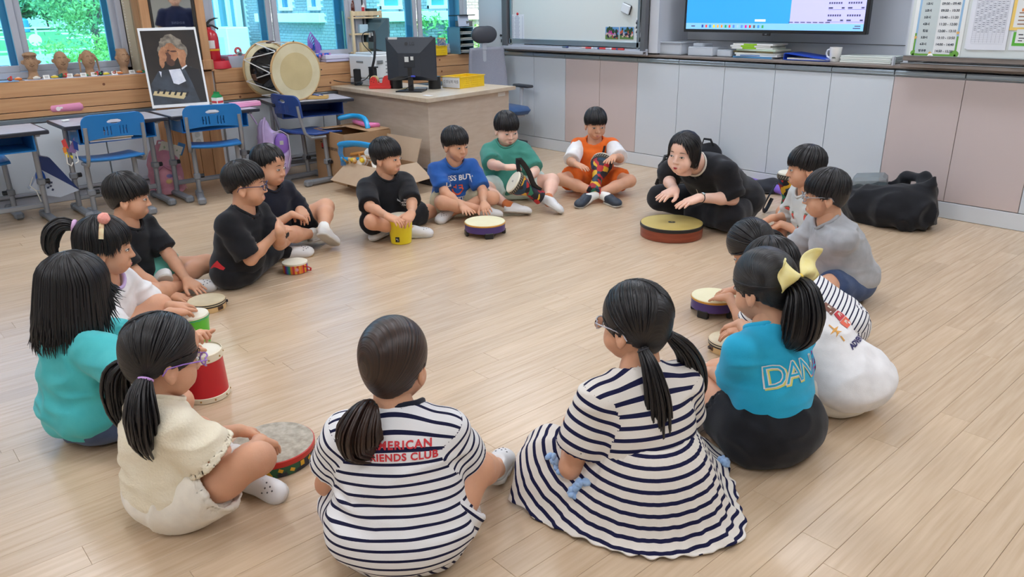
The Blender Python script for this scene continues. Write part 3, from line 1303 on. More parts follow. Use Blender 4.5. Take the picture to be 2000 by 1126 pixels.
 # ------------------------------------------------------------------ hair
CAPC=np.array((0,-.012,.030))
def tab(phi,table):
 a=np.abs(phi)
 xs=[R(t[0])for t in table]
 return np.interp(a,xs,[t[1]for t in table])
def cap_vol(rad,table,res,drop=0.0,flare=0.0,part=None,jag=.003,seed=0,fill=True):
 """hair mass round the skull, open below a hairline given by angle from the face"""
 lo=(-rad[0]-.05,-rad[1]-.055,min(-.09,-drop-.06))
 hi=(rad[0]+.05,rad[1]+.05,CAPC[2]+rad[2]+.015)
 v=Vol(lo,hi,res)
 g=[v.ax[0][:,None,None]-f32(CAPC[0]),v.ax[1][None,:,None]-f32(CAPC[1]),v.ax[2][None,None,:]-f32(CAPC[2])]
 gz=g[2]
 below=np.minimum(gz,0)
 fl=1+f32(flare)*(-below)*f32(4.0)
 # hair hangs straight below the widest line where drop allows, else follows the skull
 up=np.maximum(gz,0)/f32(rad[2])
 dn=below/f32(rad[2]*(1.35+9*drop))
 k0=np.sqrt((g[0]/(rad[0]*fl))**2+(g[1]/(rad[1]*fl))**2+up**2+dn**2)
 d=(k0-1)*f32(min(rad)*.96)
 phi=np.arctan2(g[0],g[1])+0*gz
 zc=tab(phi,table).astype(f32)
 zc=zc+f32(jag)*(np.sin(phi*23+seed)+.7*np.sin(phi*41+seed*2.1))*.6
 d=np.maximum(d,zc-(gz+f32(CAPC[2])))
 v.F=d.astype(f32)
 if part is not None:
  x0,y0,y1,dep=part
  v.cone((x0,y1,CAPC[2]+rad[2]*.93),(x0,y0,CAPC[2]+rad[2]*.93),.0001,k=.002)
  zt=CAPC[2]+rad[2]
  n=10
  for i in range(n):
   ta=y0+(y1-y0)*i/n
   tb=y0+(y1-y0)*(i+1)/n
   za=CAPC[2]+rad[2]*math.sqrt(max(0.02,1-((ta-CAPC[1])/rad[1])**2))
   zb=CAPC[2]+rad[2]*math.sqrt(max(0.02,1-((tb-CAPC[1])/rad[1])**2))
   v.cone((x0,ta,za),(x0,tb,zb),dep,k=.003,sub=True)
 return v
class Strands:
 """bundle of tapered locks collected in one mesh"""
 def __init__(self):
  self.V,self.Q,self.S,self.o=[],[],[],0
 def add(self,pts,r,n=4,flat=1.0,streak=0.0,up=None):
  P=np.asarray(pts,float)
  m_=len(P)
  T_=np.gradient(P,axis=0)
  T_/=np.maximum(np.linalg.norm(T_,axis=1),1e-9)[:,None]
  nv=np.array(up if up is not None else(.31,.52,.79),float)
  rs=np.asarray(r,float)*np.ones(m_)
  rows=[]
  for i in range(m_):
   nv=nv-T_[i]*(nv@T_[i])
   nv/=max(np.linalg.norm(nv),1e-9)
   bv=np.cross(T_[i],nv)
   a=2*PI*np.arange(n)/n
   rows.append(P[i]+rs[i]*(flat*np.cos(a)[:,None]*nv+np.sin(a)[:,None]*bv))
  V=np.concatenate(rows)
  i=np.arange(m_-1)[:,None]*n
  k=np.arange(n)[None,:]
  l=(k+1)%n
  q=np.stack([i+k,i+l,i+n+l,i+n+k],-1).reshape(-1,4)
  self.V.append(V)
  self.Q.append(q+self.o)
  self.S.append(np.full(len(V),streak)+np.tile(np.arange(n)*.35,m_))
  self.o+=len(V)
 def get(self):
  return np.concatenate(self.V),np.concatenate(self.Q),np.concatenate(self.S)
def edir(phi,el):
 return np.array((math.sin(phi)*math.cos(el),math.cos(phi)*math.cos(el),math.sin(el)))
def slerp_path(a,b,n):
 w=math.acos(max(-1,min(1,float(a@b))))
 if w<1e-4:
  return np.array([a]*n)
 t=np.linspace(0,1,n)[:,None]
 return(np.sin((1-t)*w)*a+np.sin(t*w)*b)/math.sin(w)
def surf_el(phi,z,rad):
 """elevation on the cap ellipsoid at which its height is z"""
 return math.asin(max(-.97,min(.97,(z-CAPC[2])/rad[2])))
def crown_locks(st,rad,table,rng,n=170,crown=(0,-.25,1),over=.007,out=.004,skip=0.0,r=.0044,lift=.0005,drop=0.0,flare=0.0):
 """locks combed from the crown to the hairline"""
 c=np.array(crown,float)
 c/=np.linalg.norm(c)
 R3=np.array(rad)
 for i in range(n):
  phi=-PI+2*PI*(i+rng.rand()*.9)/n
  if abs(phi)<skip:
   continue
  z=float(tab(np.array([phi]),table)[0])
  ze=z-over*(.3+rng.rand())
  if drop>0 and z<CAPC[2]-.02:
   top=edir(phi,.0)
   pth=slerp_path(c,top,7)*(R3+lift)+CAPC
   nn=7
   rr=np.array((rad[0],rad[1]))
   ext=[]
   for j in range(1,nn+1):
    t=j/nn
    zz=CAPC[2]+(ze-CAPC[2])*t
    f_=1+flare*(CAPC[2]-zz)*4.0
    # hold the curve of the mass
    s_=math.sqrt(max(.2,1-((CAPC[2]-zz)/(rad[2]*(1.35+9*drop)))**2))
    o_=out*(t**3)*(1+rng.rand())
    ext.append((CAPC[0]+math.sin(phi)*(rad[0]*f_*s_+o_),CAPC[1]+math.cos(phi)*(rad[1]*f_*s_+o_),zz))
   P=np.concatenate([pth,ext])
  else:
   e=edir(phi+rng.randn()*.05,surf_el(phi,ze,rad))
   P=slerp_path(c,e,10)*(R3+lift)+CAPC
   P[-2:]+=(P[-2:]-CAPC)*out
  P=P+rng.randn(3)*.0008
  m_=len(P)
  t=np.linspace(0,1,m_)
  rad_=r*(.55+.6*rng.rand())*np.clip(np.minimum(.35+t*2.2,(1.02-t)*4.5),.05,1)
  st.add(P,rad_,4,.75,rng.rand()*40,up=P[m_//2]-CAPC)
def tied_locks(st,rad,table,tie,rng,n=80,side=0,lift=.0003,r=.0042):
 """locks combed from the hairline (and the parting) back to a tie"""
 R3=np.array(rad)
 td=(np.array(tie)-CAPC)/R3
 td/=np.linalg.norm(td)
 for i in range(n):
  if side==0:
   phi=-PI+2*PI*(i+rng.rand())/n
  else:
   phi=side*PI*(i+rng.rand())/n
  if side!=0 and i%3==0:
   yy=-.7+1.4*rng.rand()
   a=np.array((side*.05,yy,math.sqrt(max(.05,1-yy*yy))))
  else:
   z=float(tab(np.array([phi]),table)[0])+.004
   a=edir(phi,surf_el(phi,z,rad))
  P=slerp_path(a/np.linalg.norm(a),td,9)*(R3+lift)+CAPC
  t=np.linspace(0,1,9)
  st.add(P,r*(.5+.6*rng.rand())*np.clip(np.minimum(.25+t*3,1.0),.1,1),4,.7,rng.rand()*40,up=P[4]-CAPC)
def bez(pts,n):
 P=np.array(pts,float)
 out=[]
 m_=len(P)
 for u in np.linspace(0,m_-1,n):
  i=min(int(u),m_-2)
  t=u-i
  p0,p1,p2,p3=P[max(i-1,0)],P[i],P[i+1],P[min(i+2,m_-1)]
  out.append(.5*(2*p1+(p2-p0)*t+(2*p0-5*p1+4*p2-p3)*t*t+(3*p1-p0-3*p2+p3)*t**3))
 return np.array(out)
def tail(st,pts,rng,wid,n=90,r=.004,wave=.0,tip=.35,flat=1.0):
 """a gathered tail along a path; wid = half widths along it"""
 C=bez(pts,16)
 W=np.interp(np.linspace(0,1,16),np.linspace(0,1,len(wid)),wid)
 T_=np.gradient(C,axis=0)
 T_/=np.linalg.norm(T_,axis=1)[:,None]
 nv=np.array((.8,.5,.2))
 fr=[]
 for i in range(16):
  nv=nv-T_[i]*(nv@T_[i])
  nv/=np.linalg.norm(nv)
  fr.append((nv.copy(),np.cross(T_[i],nv)))
 for k in range(n):
  a=rng.rand()*2*PI
  q=math.sqrt(rng.rand())
  e=1-(tip*rng.rand()if rng.rand()<.7 else 0)
  m_=max(6,int(16*e))
  ph=rng.rand()*6
  P=[]
  for i in range(m_):
   w=W[i]*q
   wv=wave*math.sin(i*.9+ph)*(i/16)
   P.append(C[i]+fr[i][0]*(w*math.cos(a)+wv)*flat+fr[i][1]*(w*math.sin(a)+wv*.6))
  t=np.linspace(0,1,m_)
  st.add(P,r*(.6+.7*rng.rand())*np.clip(np.minimum(.5+t*3,(1.03-t)*4),.06,1),4,1.0,rng.rand()*40)
def tail_core(v,pts,wid,k=.01):
 C=bez(pts,9)
 W=np.interp(np.linspace(0,1,9),np.linspace(0,1,len(wid)),wid)
 for i in range(8):
  v.cone(C[i],C[i+1],W[i]*.8,W[i+1]*.8,k=k)
def ring_at(c,d,r,t,X=None,n=16):
 """hair tie"""
 b=B(X)
 d=Vector(d).normalized()
 u=d.orthogonal().normalized()
 w=d.cross(u)
 b.tube([Vector(c)+u*(r*math.cos(2*PI*i/n))+w*(r*math.sin(2*PI*i/n))for i in range(n)],t,8,closed=True)
 return b
 # ------------------------------------------------------------------ hands, arms, legs, shoes
def np3(v):
 return np.array(v,float)
def hand_vol(W,tip,up,side,s,res,curl=.35,spread=.12,stump=None,thumb=.0):
 """hand from the wrist towards the finger tips; side +1 = right hand"""
 W=np3(W)
 y=np3(tip)-W
 y/=np.linalg.norm(y)
 z=np3(up)-y*(np3(up)@y)
 z/=np.linalg.norm(z)
 x=np.cross(y,z)
 A=np.stack([x,y,z],1)
 tx=-side
 def L(p):
  return W+A@(np3(p)*s)
 lo=W-.17*s
 hi=W+.17*s
 v=Vol(lo,hi,res)
 k=.006*s
 if stump is not None:
  d=np3(stump)-W
  d=d/np.linalg.norm(d)
  v.cone(W+d*.05*s,W,.0225*s,.0195*s,k=.01)
 fx=[-.0235,-.008,.0078,.0225]
 order=[0,1,2,3]if tx<0 else[3,2,1,0]
 ln={0:.050,1:.056,2:.052,3:.041}
 fr={0:.0074,1:.0077,2:.0074,3:.0064}
 for j in range(4):
  f_=order[j]
  v.cone(L((fx[j]*.62,.004,.001)),L((fx[j],.060 if f_!=3 else .055,.001)),.0125*s,.0102*s,k=.012*s)
 v.ell(L((0,.034,-.002)),(.030*s,.036*s,.0125*s),A,k=.010*s)
 for j in range(4):
  f_=order[j]
  sp=(fx[j]/.0235)*spread
  p=np3((fx[j],.060 if f_!=3 else .055,.001))
  ang=-.10-curl*.35
  l_=ln[f_]
  rr=fr[f_]
  for q,(fl,ad)in enumerate(((.46,curl*.9),(.31,curl*.8),(.23,0))):
   d=np3((math.sin(sp)*math.cos(ang),math.cos(sp)*math.cos(ang),math.sin(ang)))
   e=p+d*l_*fl
   v.cone(L(p),L(e),rr*s*(1-.1*q),rr*s*(.92-.12*q),k=.0022)
   p=e
   ang-=ad
 t0,t1,t2,t3=(tx*.018,.012,-.006),(tx*(.036+thumb*.01),.034,-.010),(tx*(.046+thumb*.018),.056,-.013),(tx*(.047+thumb*.026),.076,-.016)
 v.cone(L(t0),L(t1),.0135*s,.0115*s,k=.010*s)
 v.cone(L(t1),L(t2),.0098*s,.0084*s,k=.004)
 v.cone(L(t2),L(t3),.0084*s,.0066*s,k=.003)
 return v.skin(1)
def limb(pts,rads,res,k=.015,pad=.03,extra=()):
 P=np.array(pts)
 rm=max(rads)+pad
 v=Vol(P.min(0)-rm,P.max(0)+rm,res)
 for i in range(len(P)-1):
  v.cone(P[i],P[i+1],rads[i],rads[i+1],k=k)
 for c,r in extra:
  v.ell(c,r,k=.02)
 return v.skin(1)
def ik(a,c,l1,l2,hint):
 a,c,hint=np3(a),np3(c),np3(hint)
 d=c-a
 D=np.linalg.norm(d)
 sc=max(1.0,D/(l1+l2)*1.005)
 l1,l2=l1*sc,l2*sc
 D=max(D,abs(l1-l2)+1e-3)
 u=d/np.linalg.norm(d)
 x=(l1*l1-l2*l2+D*D)/(2*D)
 hgt=math.sqrt(max(l1*l1-x*x,1e-6))
 w=hint-u*(hint@u)
 w/=max(np.linalg.norm(w),1e-9)
 return a+u*x+w*hgt,sc
SHOES={}
def shoe_mesh(kind):
 """child's indoor shoe, heel at origin, toe along +Y, sole at z=0, opening up"""
 if kind in SHOES:
  return SHOES[kind]
 v=Vol((-.06,-.05,-.02),(.06,.19,.10),.0056)
 v.ell((0,.015,.03),(.031,.040,.036),k=.02)
 v.ell((0,.085,.024),(.036,.060,.030),k=.03)
 v.ell((.002,.125,.020),(.036,.040,.024),k=.02)
 v.ell((0,.035,.045),(.030,.046,.022),k=.02)
 v.ell((0,.010,.082),(.026,.034,.034),k=.006,sub=True)
 v.half((0,0,-1),(0,0,.006))
 up=v.skin(1)
 w=Vol((-.06,-.05,-.01),(.06,.19,.03),.0056)
 w.cone((0,.008,.006),(.001,.062,.006),.034,.031,k=.02)
 w.cone((.001,.062,.006),(.003,.125,.006),.031,.037,k=.02)
 w.half((0,0,1),(0,0,.013))
 w.half((0,0,-1),(0,0,.0))
 SHOES[kind]=(up,w.skin(1))
 return SHOES[kind]
def put_shoe(parent,heel,toe,up,s,mat,solemat,holes=None):
 heel=np3(heel)
 y=np3(toe)-heel
 y/=np.linalg.norm(y)
 z=np3(up)-y*(np3(up)@y)
 z/=np.linalg.norm(z)
 A=np.stack([np.cross(y,z),y,z],1)*s
 (V,Q),(V2,Q2)=shoe_mesh(0)
 o=to_obj('shoe',V@A.T+heel,Q,mat,parent)
 to_obj('sole',V2@A.T+heel,Q2,solemat,o)
 if holes is not None:
  X=Matrix([[A[i][0],A[i][1],A[i][2],heel[i]]for i in range(3)]+[[0,0,0,1]])
  b=B(X)
  for hx,hy in((-.016,.10),(0,.105),(.016,.10),(-.009,.118),(.009,.118),(-.018,.083),(.018,.083),(0,.13)):
   hz=.024+.030*math.sqrt(max(0,1-(hx/.037)**2-((hy-.09)/.075)**2))-.001
   b.ball((hx,hy,hz),(.0034,.0034,.0022),8,5)
  b.build('vent_hole',holes,o)
 return o
SHOE_W=M('shoe_white',(226,226,226),.45)
SHOE_N=M('shoe_navy',(44,54,68),.5)
SOLE_W=M('sole_grey',(196,192,184),.7)
SOLE_T=mat_noise('sole_tan',(200,170,120),(150,118,76),scale=120,rough=.85)
HOLE=M('vent_dark',(90,90,94),.8)
SOCK_W=cloth_mat('sock_white',(232,232,228))
# ------------------------------------------------------------------ one person
PSEED=[0]
def person(sp):
 s=sp.get('s',1.0)
 PSEED[0]+=1
 seed=PSEED[0]
 rng=np.random.RandomState(100+seed)
 G=np3((0,0,1))
 hx,hy,hz=sp['head']
 Hw=at(hx,hy,hz)
 c=-Hw[:2]/np.linalg.norm(Hw[:2])
 ir=np.array((-c[1],c[0]))
 ir=ir if ir@CR[:2]>0 else-ir
 def dirv(deg):
  a=R(deg)
  return np3((*(math.cos(a)*c+math.sin(a)*ir),0))
 fwd=dirv(sp['yaw'])
 right=np.cross(fwd,G)
 lf,lr=sp.get('lean',(0.04,0))
 pelw=Hw-fwd*lf-right*lr
 if 'pel' in sp:
  pelw=at(sp['pel'][0],sp['pel'][1],.09*s)
 base=np3((pelw[0],pelw[1],0))
 e=empty('person',base,0,sp['label'],'person',sp.get('group'))
 def rs(p):
  if p[0]in 'pq':
   return at(p[1],p[2],p[3])-base
  return(right*p[1]+fwd*p[2]+G*p[3])*s
 H0=Hw-base
 res=sp.get('res',1.0)
 pel=np3((0,0,.092*s))
 # head axes
 hf=dirv(sp['yaw']+sp.get('hyaw',0))
 pt=R(sp.get('pitch',8))
 hr=np.cross(hf,G)
 hfp=hf*math.cos(pt)-G*math.sin(pt)
 hu=np.cross(hr,hfp)
 rl=R(sp.get('roll',0))
 hr2=hr*math.cos(rl)-hu*math.sin(rl)
 hu2=hu*math.cos(rl)+hr*math.sin(rl)
 A=np.stack([hr2,hfp,hu2],1)
 hs=sp.get('hs',1.0)*.97
 Hc=H0-A@np3((0,-.012,.028))*hs
 adult=sp.get('adult',False)
 nb=sp.get('neck',.125)*s
 N=Hc-(hu2*.55+G*.45)*nb-fwd*.022*s
 if 'neckv' in sp:
  N=Hc-fwd*sp['neckv'][0]-G*sp['neckv'][1]
 u=N-pel
 SCt=N-u/np.linalg.norm(u)*.035*s
 ub=(SCt-pel)/np.linalg.norm(SCt-pel)
 tw=R(sp.get('twist',0))
 rb=right*math.cos(tw)-fwd*math.sin(tw)
 rb=rb-ub*(rb@ub)
 rb/=np.linalg.norm(rb)
 fb=np.cross(ub,rb)
 TA=np.stack([rb,fb,ub],1)
 shw=sp.get('shw',.122)*s
 bulk=sp.get('bulk',1.0)
 sh={1:SCt+rb*shw-ub*.012*s,-1:SCt-rb*shw-ub*.012*s}
 drop=sp.get('shdrop',{})
 for k_ in drop:
  sh[k_]=sh[k_]+rs(('l',*drop[k_]))
 hip={1:pel+right*.072*s-G*.008*s,-1:pel-right*.072*s-G*.008*s}
 skin=SKIN[sp.get('skin',1)]
 parts=[]
 # head and neck
 V,Q=head_mesh(sp.get('face','std'))
 hV=V*hs
 parts.append((hV@A.T+Hc,Q))
 v=Vol(np.minimum(Hc,N)-.16*s,np.maximum(Hc,N)+.16*s,.009)
 v.cone(Hc-A[:,2]*.055*hs-A[:,1]*.020*hs,N,.041*s*sp.get('neckw',1),.046*s*sp.get('neckw',1),k=.01)
 v.cone(N,SCt-ub*.02,.046*s,.06*s,k=.03)
 v.ell(SCt-ub*.03*s+fb*.004,(.098*s,.054*s,.050*s),TA,k=.03)
 parts.append(v.skin(1))
 # trunk under the clothes keeps the body one figure
 v=Vol(np.minimum(pel,SCt)-.17*s,np.maximum(pel,SCt)+.17*s,.021)
 for t_,r_ in((.02,(.105,.085,.07)),(.4,(.09,.07,.11)),(.75,(.1,.07,.11))):
  v.ell(pel+(SCt-pel)*t_,np3(r_)*s*min(bulk,1.1),TA,k=.05)
 v.half((0,0,-1),(0,0,.012))
 parts.append(v.skin(1))
 # arms and hands
 up_l,fo_l=sp.get('arm',(.195,.175))
 up_l,fo_l=up_l*s,fo_l*s
 arms={}
 for sd in(1,-1):
  a=sp['arms'].get(sd)
  if a is None:
   continue
  W=rs(a['w'])
  tip=rs(a['t'])
  if a['w'][0]=='p':
   best=min((abs(dz)+6*max(0,np.linalg.norm(at(a['w'][1],a['w'][2],a['w'][3]+dz)-base-sh[sd])/((up_l+fo_l)*.985)-1),dz)for dz in np.linspace(-.25,.25,101)if a['w'][3]+dz>.03)
   if abs(best[1])>.004:
    print('  wrist z',sp['label'][:34],sd,round(a['w'][3]+best[1],3))
   W=at(a['w'][1],a['w'][2],a['w'][3]+best[1])-base
   if a['t'][0]=='p':
    tip=at(a['t'][1],a['t'][2],a['t'][3]+best[1])-base
  hint=rs(('l',*a.get('hint',(sd*.7,-.5,-.7))))
  E_,st_=ik(sh[sd],W,up_l,fo_l,hint)
  if 'e' in a:
   E_=rs(a['e'])
  if st_>1.12:
   print('ARM STRETCH',sp['label'][:30],sd,round(st_,2))
  arms[sd]=(sh[sd],E_,W)
  fat=sp.get('armw',1.0)*s
  fd=(W-E_)/np.linalg.norm(W-E_)
  parts.append(limb([sh[sd],E_,E_+(W-E_)*.35,W],[.036*fat,.029*fat,.0275*fat,.0195*s],.0056*res,k=.02))
  parts.append(hand_vol(W,tip,rs(('l',*a['up']))if 'up' in a else G,sd,s*sp.get('hands',1.0),.0036*max(res,.9),curl=a.get('curl',.3),spread=a.get('spread',.13),stump=E_,thumb=a.get('thumb',.3)))
  # legs
 cross={1:dict(knee=('l',.20,.225,.105),ankle=('l',-.045,.245,.055),toe=('l',-.17,.19,.035)),-1:dict(knee=('l',-.20,.225,.105),ankle=('l',.055,.195,.05),toe=('l',.17,.15,.035))}
 legs={}
 lg=sp.get('legs',{})
 bare=sp.get('bare',True)
 for sd in(1,-1):
  q=dict(cross[sd])
  q.update(lg.get(sd,{})or{})
  K,An,T_=rs(q['knee']),rs(q['ankle']),rs(q['toe'])
  if q['knee'][0]=='p':
   zz=min((abs(np.linalg.norm(at(q['knee'][1],q['knee'][2],z_)-base-hip[sd])/s-.29)+.25*abs(z_-q['knee'][3]),z_)for z_ in np.linspace(.055,.32,54))[1]
   K=at(q['knee'][1],q['knee'][2],zz)-base
  if q['ankle'][0]=='p':
   zz=min((abs(np.linalg.norm(at(q['ankle'][1],q['ankle'][2],z_)-base-K)/s-.27)+.5*abs(z_-q['ankle'][3]),z_)for z_ in np.linspace(.045,.14,20))[1]
   An=at(q['ankle'][1],q['ankle'][2],zz)-base
   if q['toe'][0]=='p':
    T_=at(q['toe'][1],q['toe'][2],q['toe'][3])-base
  legs[sd]=(hip[sd],K,An,T_)
  if lg.get(sd,1)is None or not bare:
   continue
  fat=sp.get('legw',1.0)*s
  cal=K+(An-K)*.3
  bk=-np.cross(np.cross(K-hip[sd],An-K),An-K)
  bk=bk/max(np.linalg.norm(bk),1e-6)
  V,Q=limb([hip[sd],hip[sd]+(K-hip[sd])*.55,K,K+(An-K)*.35,An,An+(T_-An)*.12],[.066*fat,.057*fat,.043*fat,.040*fat,.0255*s,.024*s],.0082*res,k=.025)
  parts.append((V,Q))
 V,Q=join(parts)
 V[:,2]=np.maximum(V[:,2],.002)
 to_obj('body',V,Q,skin,e)
 XA=Matrix([[A[i][0]*hs,A[i][1]*hs,A[i][2]*hs,Hc[i]]for i in range(3)]+[[0,0,0,1]])
 if sp.get('seen',True):
  face_parts(XA,e,sp.get('lips',0),sp.get('gaze',0),sp.get('lids',.35))
  # ---------------- shoes and socks
 for sd in(1,-1):
  if lg.get(sd,1)is None or sp.get('noshoes'):
   continue
  h_,K,An,T_=legs[sd]
  q=dict(cross[sd])
  q.update(lg.get(sd,{})or{})
  td=(T_-An)/np.linalg.norm(T_-An)
  upv=rs(('l',*q['up']))if 'up' in q else(K-An)/np.linalg.norm(K-An)*.5+G*.8
  upv=upv-td*(upv@td)
  upv/=np.linalg.norm(upv)
  heel=An-td*.012*s-upv*.045*s
  low=min(heel[2],(heel+td*.16*s)[2])
  if low<.004:
   heel=heel+G*(.004-low)
  if sp.get('shoe','white')!='none':
   put_shoe(e,heel,heel+td,upv,s*sp.get('shoes',1.0),SHOE_N if sp.get('shoe')=='navy' else SHOE_W,SOLE_T if sp.get('sole')=='tan' else SOLE_W,HOLE if sp.get('holes',True)else None)
  if sp.get('sock'):
   smat,ln=sp['sock']
   V,Q=limb([An+td*.02*s-upv*.012,An,An+(K-An)*ln],[.031*s,.0305*s,.030*s+.012*s*(ln>.3)],.0075*res,k=.02)
   V[:,2]=np.maximum(V[:,2],.001)
   to_obj('sock',V,Q,smat,e)
   # ---------------- shirt
 sh_o=None
 shirt=sp.get('shirt')
 if shirt:
  ps=[pel-.24*s,pel+.24*s,SCt-.2*s,SCt+.2*s]
  for sd in arms:
   ps+=[arms[sd][1]-.1,arms[sd][1]+.1]
  v=Vol(np.min(ps,0),np.max(ps,0),.0079*res)
  ln=SCt-pel
  w=shirt.get('loose',1.0)
  v.ell(pel+ln*.70-fb*.004,np3((.126,.090,.135))*s*bulk*w,TA,k=.03)
  v.ell(pel+ln*.40-fb*.006*s,np3((.124,.096,.13))*s*bulk*w,TA,k=.05)
  hemz=shirt.get('hem',(.142,.118,.085))
  HA=np.stack([right,fwd,G],1)
  v.ell(pel+ln*.06+G*.01,np3(hemz)*s*bulk,HA,k=.05)
  v.cone(sh[1],sh[-1],.046*s,k=.045)
  v.cone(SCt-ub*.01,N,.06*s,.05*s,k=.03)
  fr=shirt.get('sleeve',.8)
  for sd in arms:
   a0,E_,W=arms[sd]
   tot=np.linalg.norm(E_-a0)
   e1=a0+(E_-a0)*min(fr,1.0)
   r0,r1=shirt.get('sw',(.050,.056))
   v.cone(a0,e1,r0*s,r1*s,k=.022,cut1=True)
   if fr>1:
    v.cone(E_,E_+(W-E_)*(fr-1),r1*s,r1*.9*s,k=.02,cut1=True)
  for sd in arms:
   a0,E_,W=arms[sd]
   if fr<=1 and res<1:
    d_=(E_-a0)/np.linalg.norm(E_-a0)
    e1=a0+(E_-a0)*fr
    v.cone(e1-d_*.022*s,e1+d_*.02,(r1-.0095)*s,(r1-.0085)*s,k=.002,cut0=True,sub=True)
  nk=shirt.get('neckr',.056)*s
  v.cone(N-ub*.012*s+fb*.010*s,N+(Hc-N)*.9+fb*.03*s,nk,nk*1.2,k=.004,sub=True)
  v.half((0,0,-1),(0,0,.004))
  V,Q=v.skin(2)
  V=folds(V,Q,seed,shirt.get('fold',.0065)*s,8/s,19/s)
  V[:,2]=np.maximum(V[:,2],.003)
  at_={}
  x_=(V-pel)@rb
  run=(V-pel)@ub+shirt.get('sag',.18)*(x_**2)
  # over the shoulders the pattern goes on round the ridge
  cs=SCt-ub*.035*s
  hr_,fr_=(V-cs)@ub,(V-cs)@fb
  h0=float((cs-pel)@ub)
  run=np.where(hr_>0,h0+shirt.get('sag',.18)*(x_**2)+.062*s*np.arctan2(hr_,-fr_),run)
  mk,rs2=np.zeros(len(V),bool),run.copy()
  for sd in arms:
   a0,E_,W=arms[sd]
   d_=(E_-a0)/np.linalg.norm(E_-a0)
   t_=(V-a0)@d_
   dist=np.linalg.norm(V-a0-np.clip(t_,0,9)[:,None]*d_,axis=1)
   m1=(sd*x_>shw*.86-.25*t_)&(dist<.085*s)&(t_>-.03)&(sd*x_>shw*.55)
   mk|=m1
   rs2=np.where((sd*x_>0)&(dist<.10*s),-t_+.3,rs2)
  fm_=mk[Q].sum(1)>=3
  dup=np.unique(Q[fm_])
  mp_=np.arange(len(V))
  mp_[dup]=len(V)+np.arange(len(dup))
  Q=Q.copy()
  Q[fm_]=mp_[Q[fm_]]
  V=np.concatenate([V,V[dup]])
  at_['run']=np.concatenate([run,rs2[dup]])
  sh_o=to_obj('dress_top' if shirt.get('dress')else 'shirt',V,Q,shirt['mat'],e,at_)
  if shirt.get('collar'):
   ax=(Hc-N)/np.linalg.norm(Hc-N)
   fbv=fb-ax*(fb@ax)
   fbv/=np.linalg.norm(fbv)
   rbv=np.cross(fbv,ax)
   c0=N+fb*.012*s
   rel=V-c0
   hh,xx,yy=rel@ax,rel@rbv,rel@fbv
   rr,aa=np.hypot(xx,yy),np.arctan2(yy,xx)
   n_=30
   hs_,rs_=np.zeros(n_),np.zeros(n_)
   for i in range(n_):
    dl=np.abs((aa-2*PI*i/n_+PI)%(2*PI)-PI)
    mk=(dl<.16)&(rr<nk*1.7)&(rr>nk*.55)&(hh>-.11*s)
    if mk.any():
     k_=np.argmax(np.where(mk,hh-.25*rr,-9))
     hs_[i],rs_[i]=hh[k_],rr[k_]
    else:
     hs_[i],rs_[i]=-.02*s,nk
   for _ in range(3):
    hs_=(np.roll(hs_,1)+2*hs_+np.roll(hs_,-1))/4
    rs_=(np.roll(rs_,1)+2*rs_+np.roll(rs_,-1))/4
   b=B()
   b.tube([c0+ax*(hs_[i]+.001)+rbv*rs_[i]*math.cos(2*PI*i/n_)+fbv*rs_[i]*math.sin(2*PI*i/n_)for i in range(n_)],shirt.get('cw',.0068)*s,8,closed=True,flat=1.25,up=ax)
   b.build('collar',shirt['collar'],sh_o,60)
   # ---------------- shorts or trousers
 so=sp.get('shorts')
 sho_o=None
 if so:
  ps=[pel-.22*s,pel+.22*s]
  for sd in legs:
   ps+=[legs[sd][1]-.12*s,legs[sd][1]+.12*s]
   if so['len']>1:
    ps+=[legs[sd][2]-.08*s,legs[sd][2]+.08*s]
  v=Vol(np.min(ps,0),np.max(ps,0),.0094*res)
  HA=np.stack([right,fwd,G],1)
  hb=sp.get('hipb',1.0)
  v.ell(pel,np3((.138,.116,.10))*s*hb,HA,k=.03)
  fr=so['len']
  r0,r1=so.get('r',(.082,.078))
  for sd in legs:
   h_,K,An,T_=legs[sd]
   if fr<=1:
    v.cone(h_,h_+(K-h_)*fr,r0*s,r1*s,k=.03,cut1=True)
   else:
    v.cone(h_,K,r0*s,r1*s*.85,k=.04)
    v.cone(K,K+(An-K)*(fr-1),r1*s*.85,r1*s*.72,k=.03,cut1=True)
  for sd in legs:
   h_,K,An,T_=legs[sd]
   if fr<=1 and res<1:
    d_=(K-h_)/np.linalg.norm(K-h_)
    e1=h_+(K-h_)*fr
    v.cone(e1-d_*.03*s,e1+d_*.03,(r1-.010)*s,(r1-.009)*s,k=.002,cut0=True,sub=True)
  v.half((0,0,-1),(0,0,.003))
  V,Q=v.skin(2)
  V=folds(V,Q,seed+50,so.get('fold',.006)*s,13/s,13/s)
  V[:,2]=np.maximum(V[:,2],.002)
  run=np.full(len(V),0.0)
  for sd in legs:
   h_,K,An,T_=legs[sd]
   d_=(K-h_)/np.linalg.norm(K-h_)
   t_=(V-h_)@d_
   run=np.where(sd*(V@right)>0,t_,run)
  sho_o=to_obj(so.get('name','shorts'),V,Q,so['mat'],e,{'run':run})
  # ---------------- hair
 hp=sp['hair']
 rad=np3(hp.get('rad',(.082,.098,.088)))
 vh=cap_vol(rad,hp['line'],.0062,hp.get('drop',0),hp.get('flare',0),hp.get('part'),hp.get('jag',.0025),seed)
 V,Q=vh.skin(1)
 ang=np.arctan2(V[:,0]-CAPC[0],V[:,1]-CAPC[1])
 st=Strands()
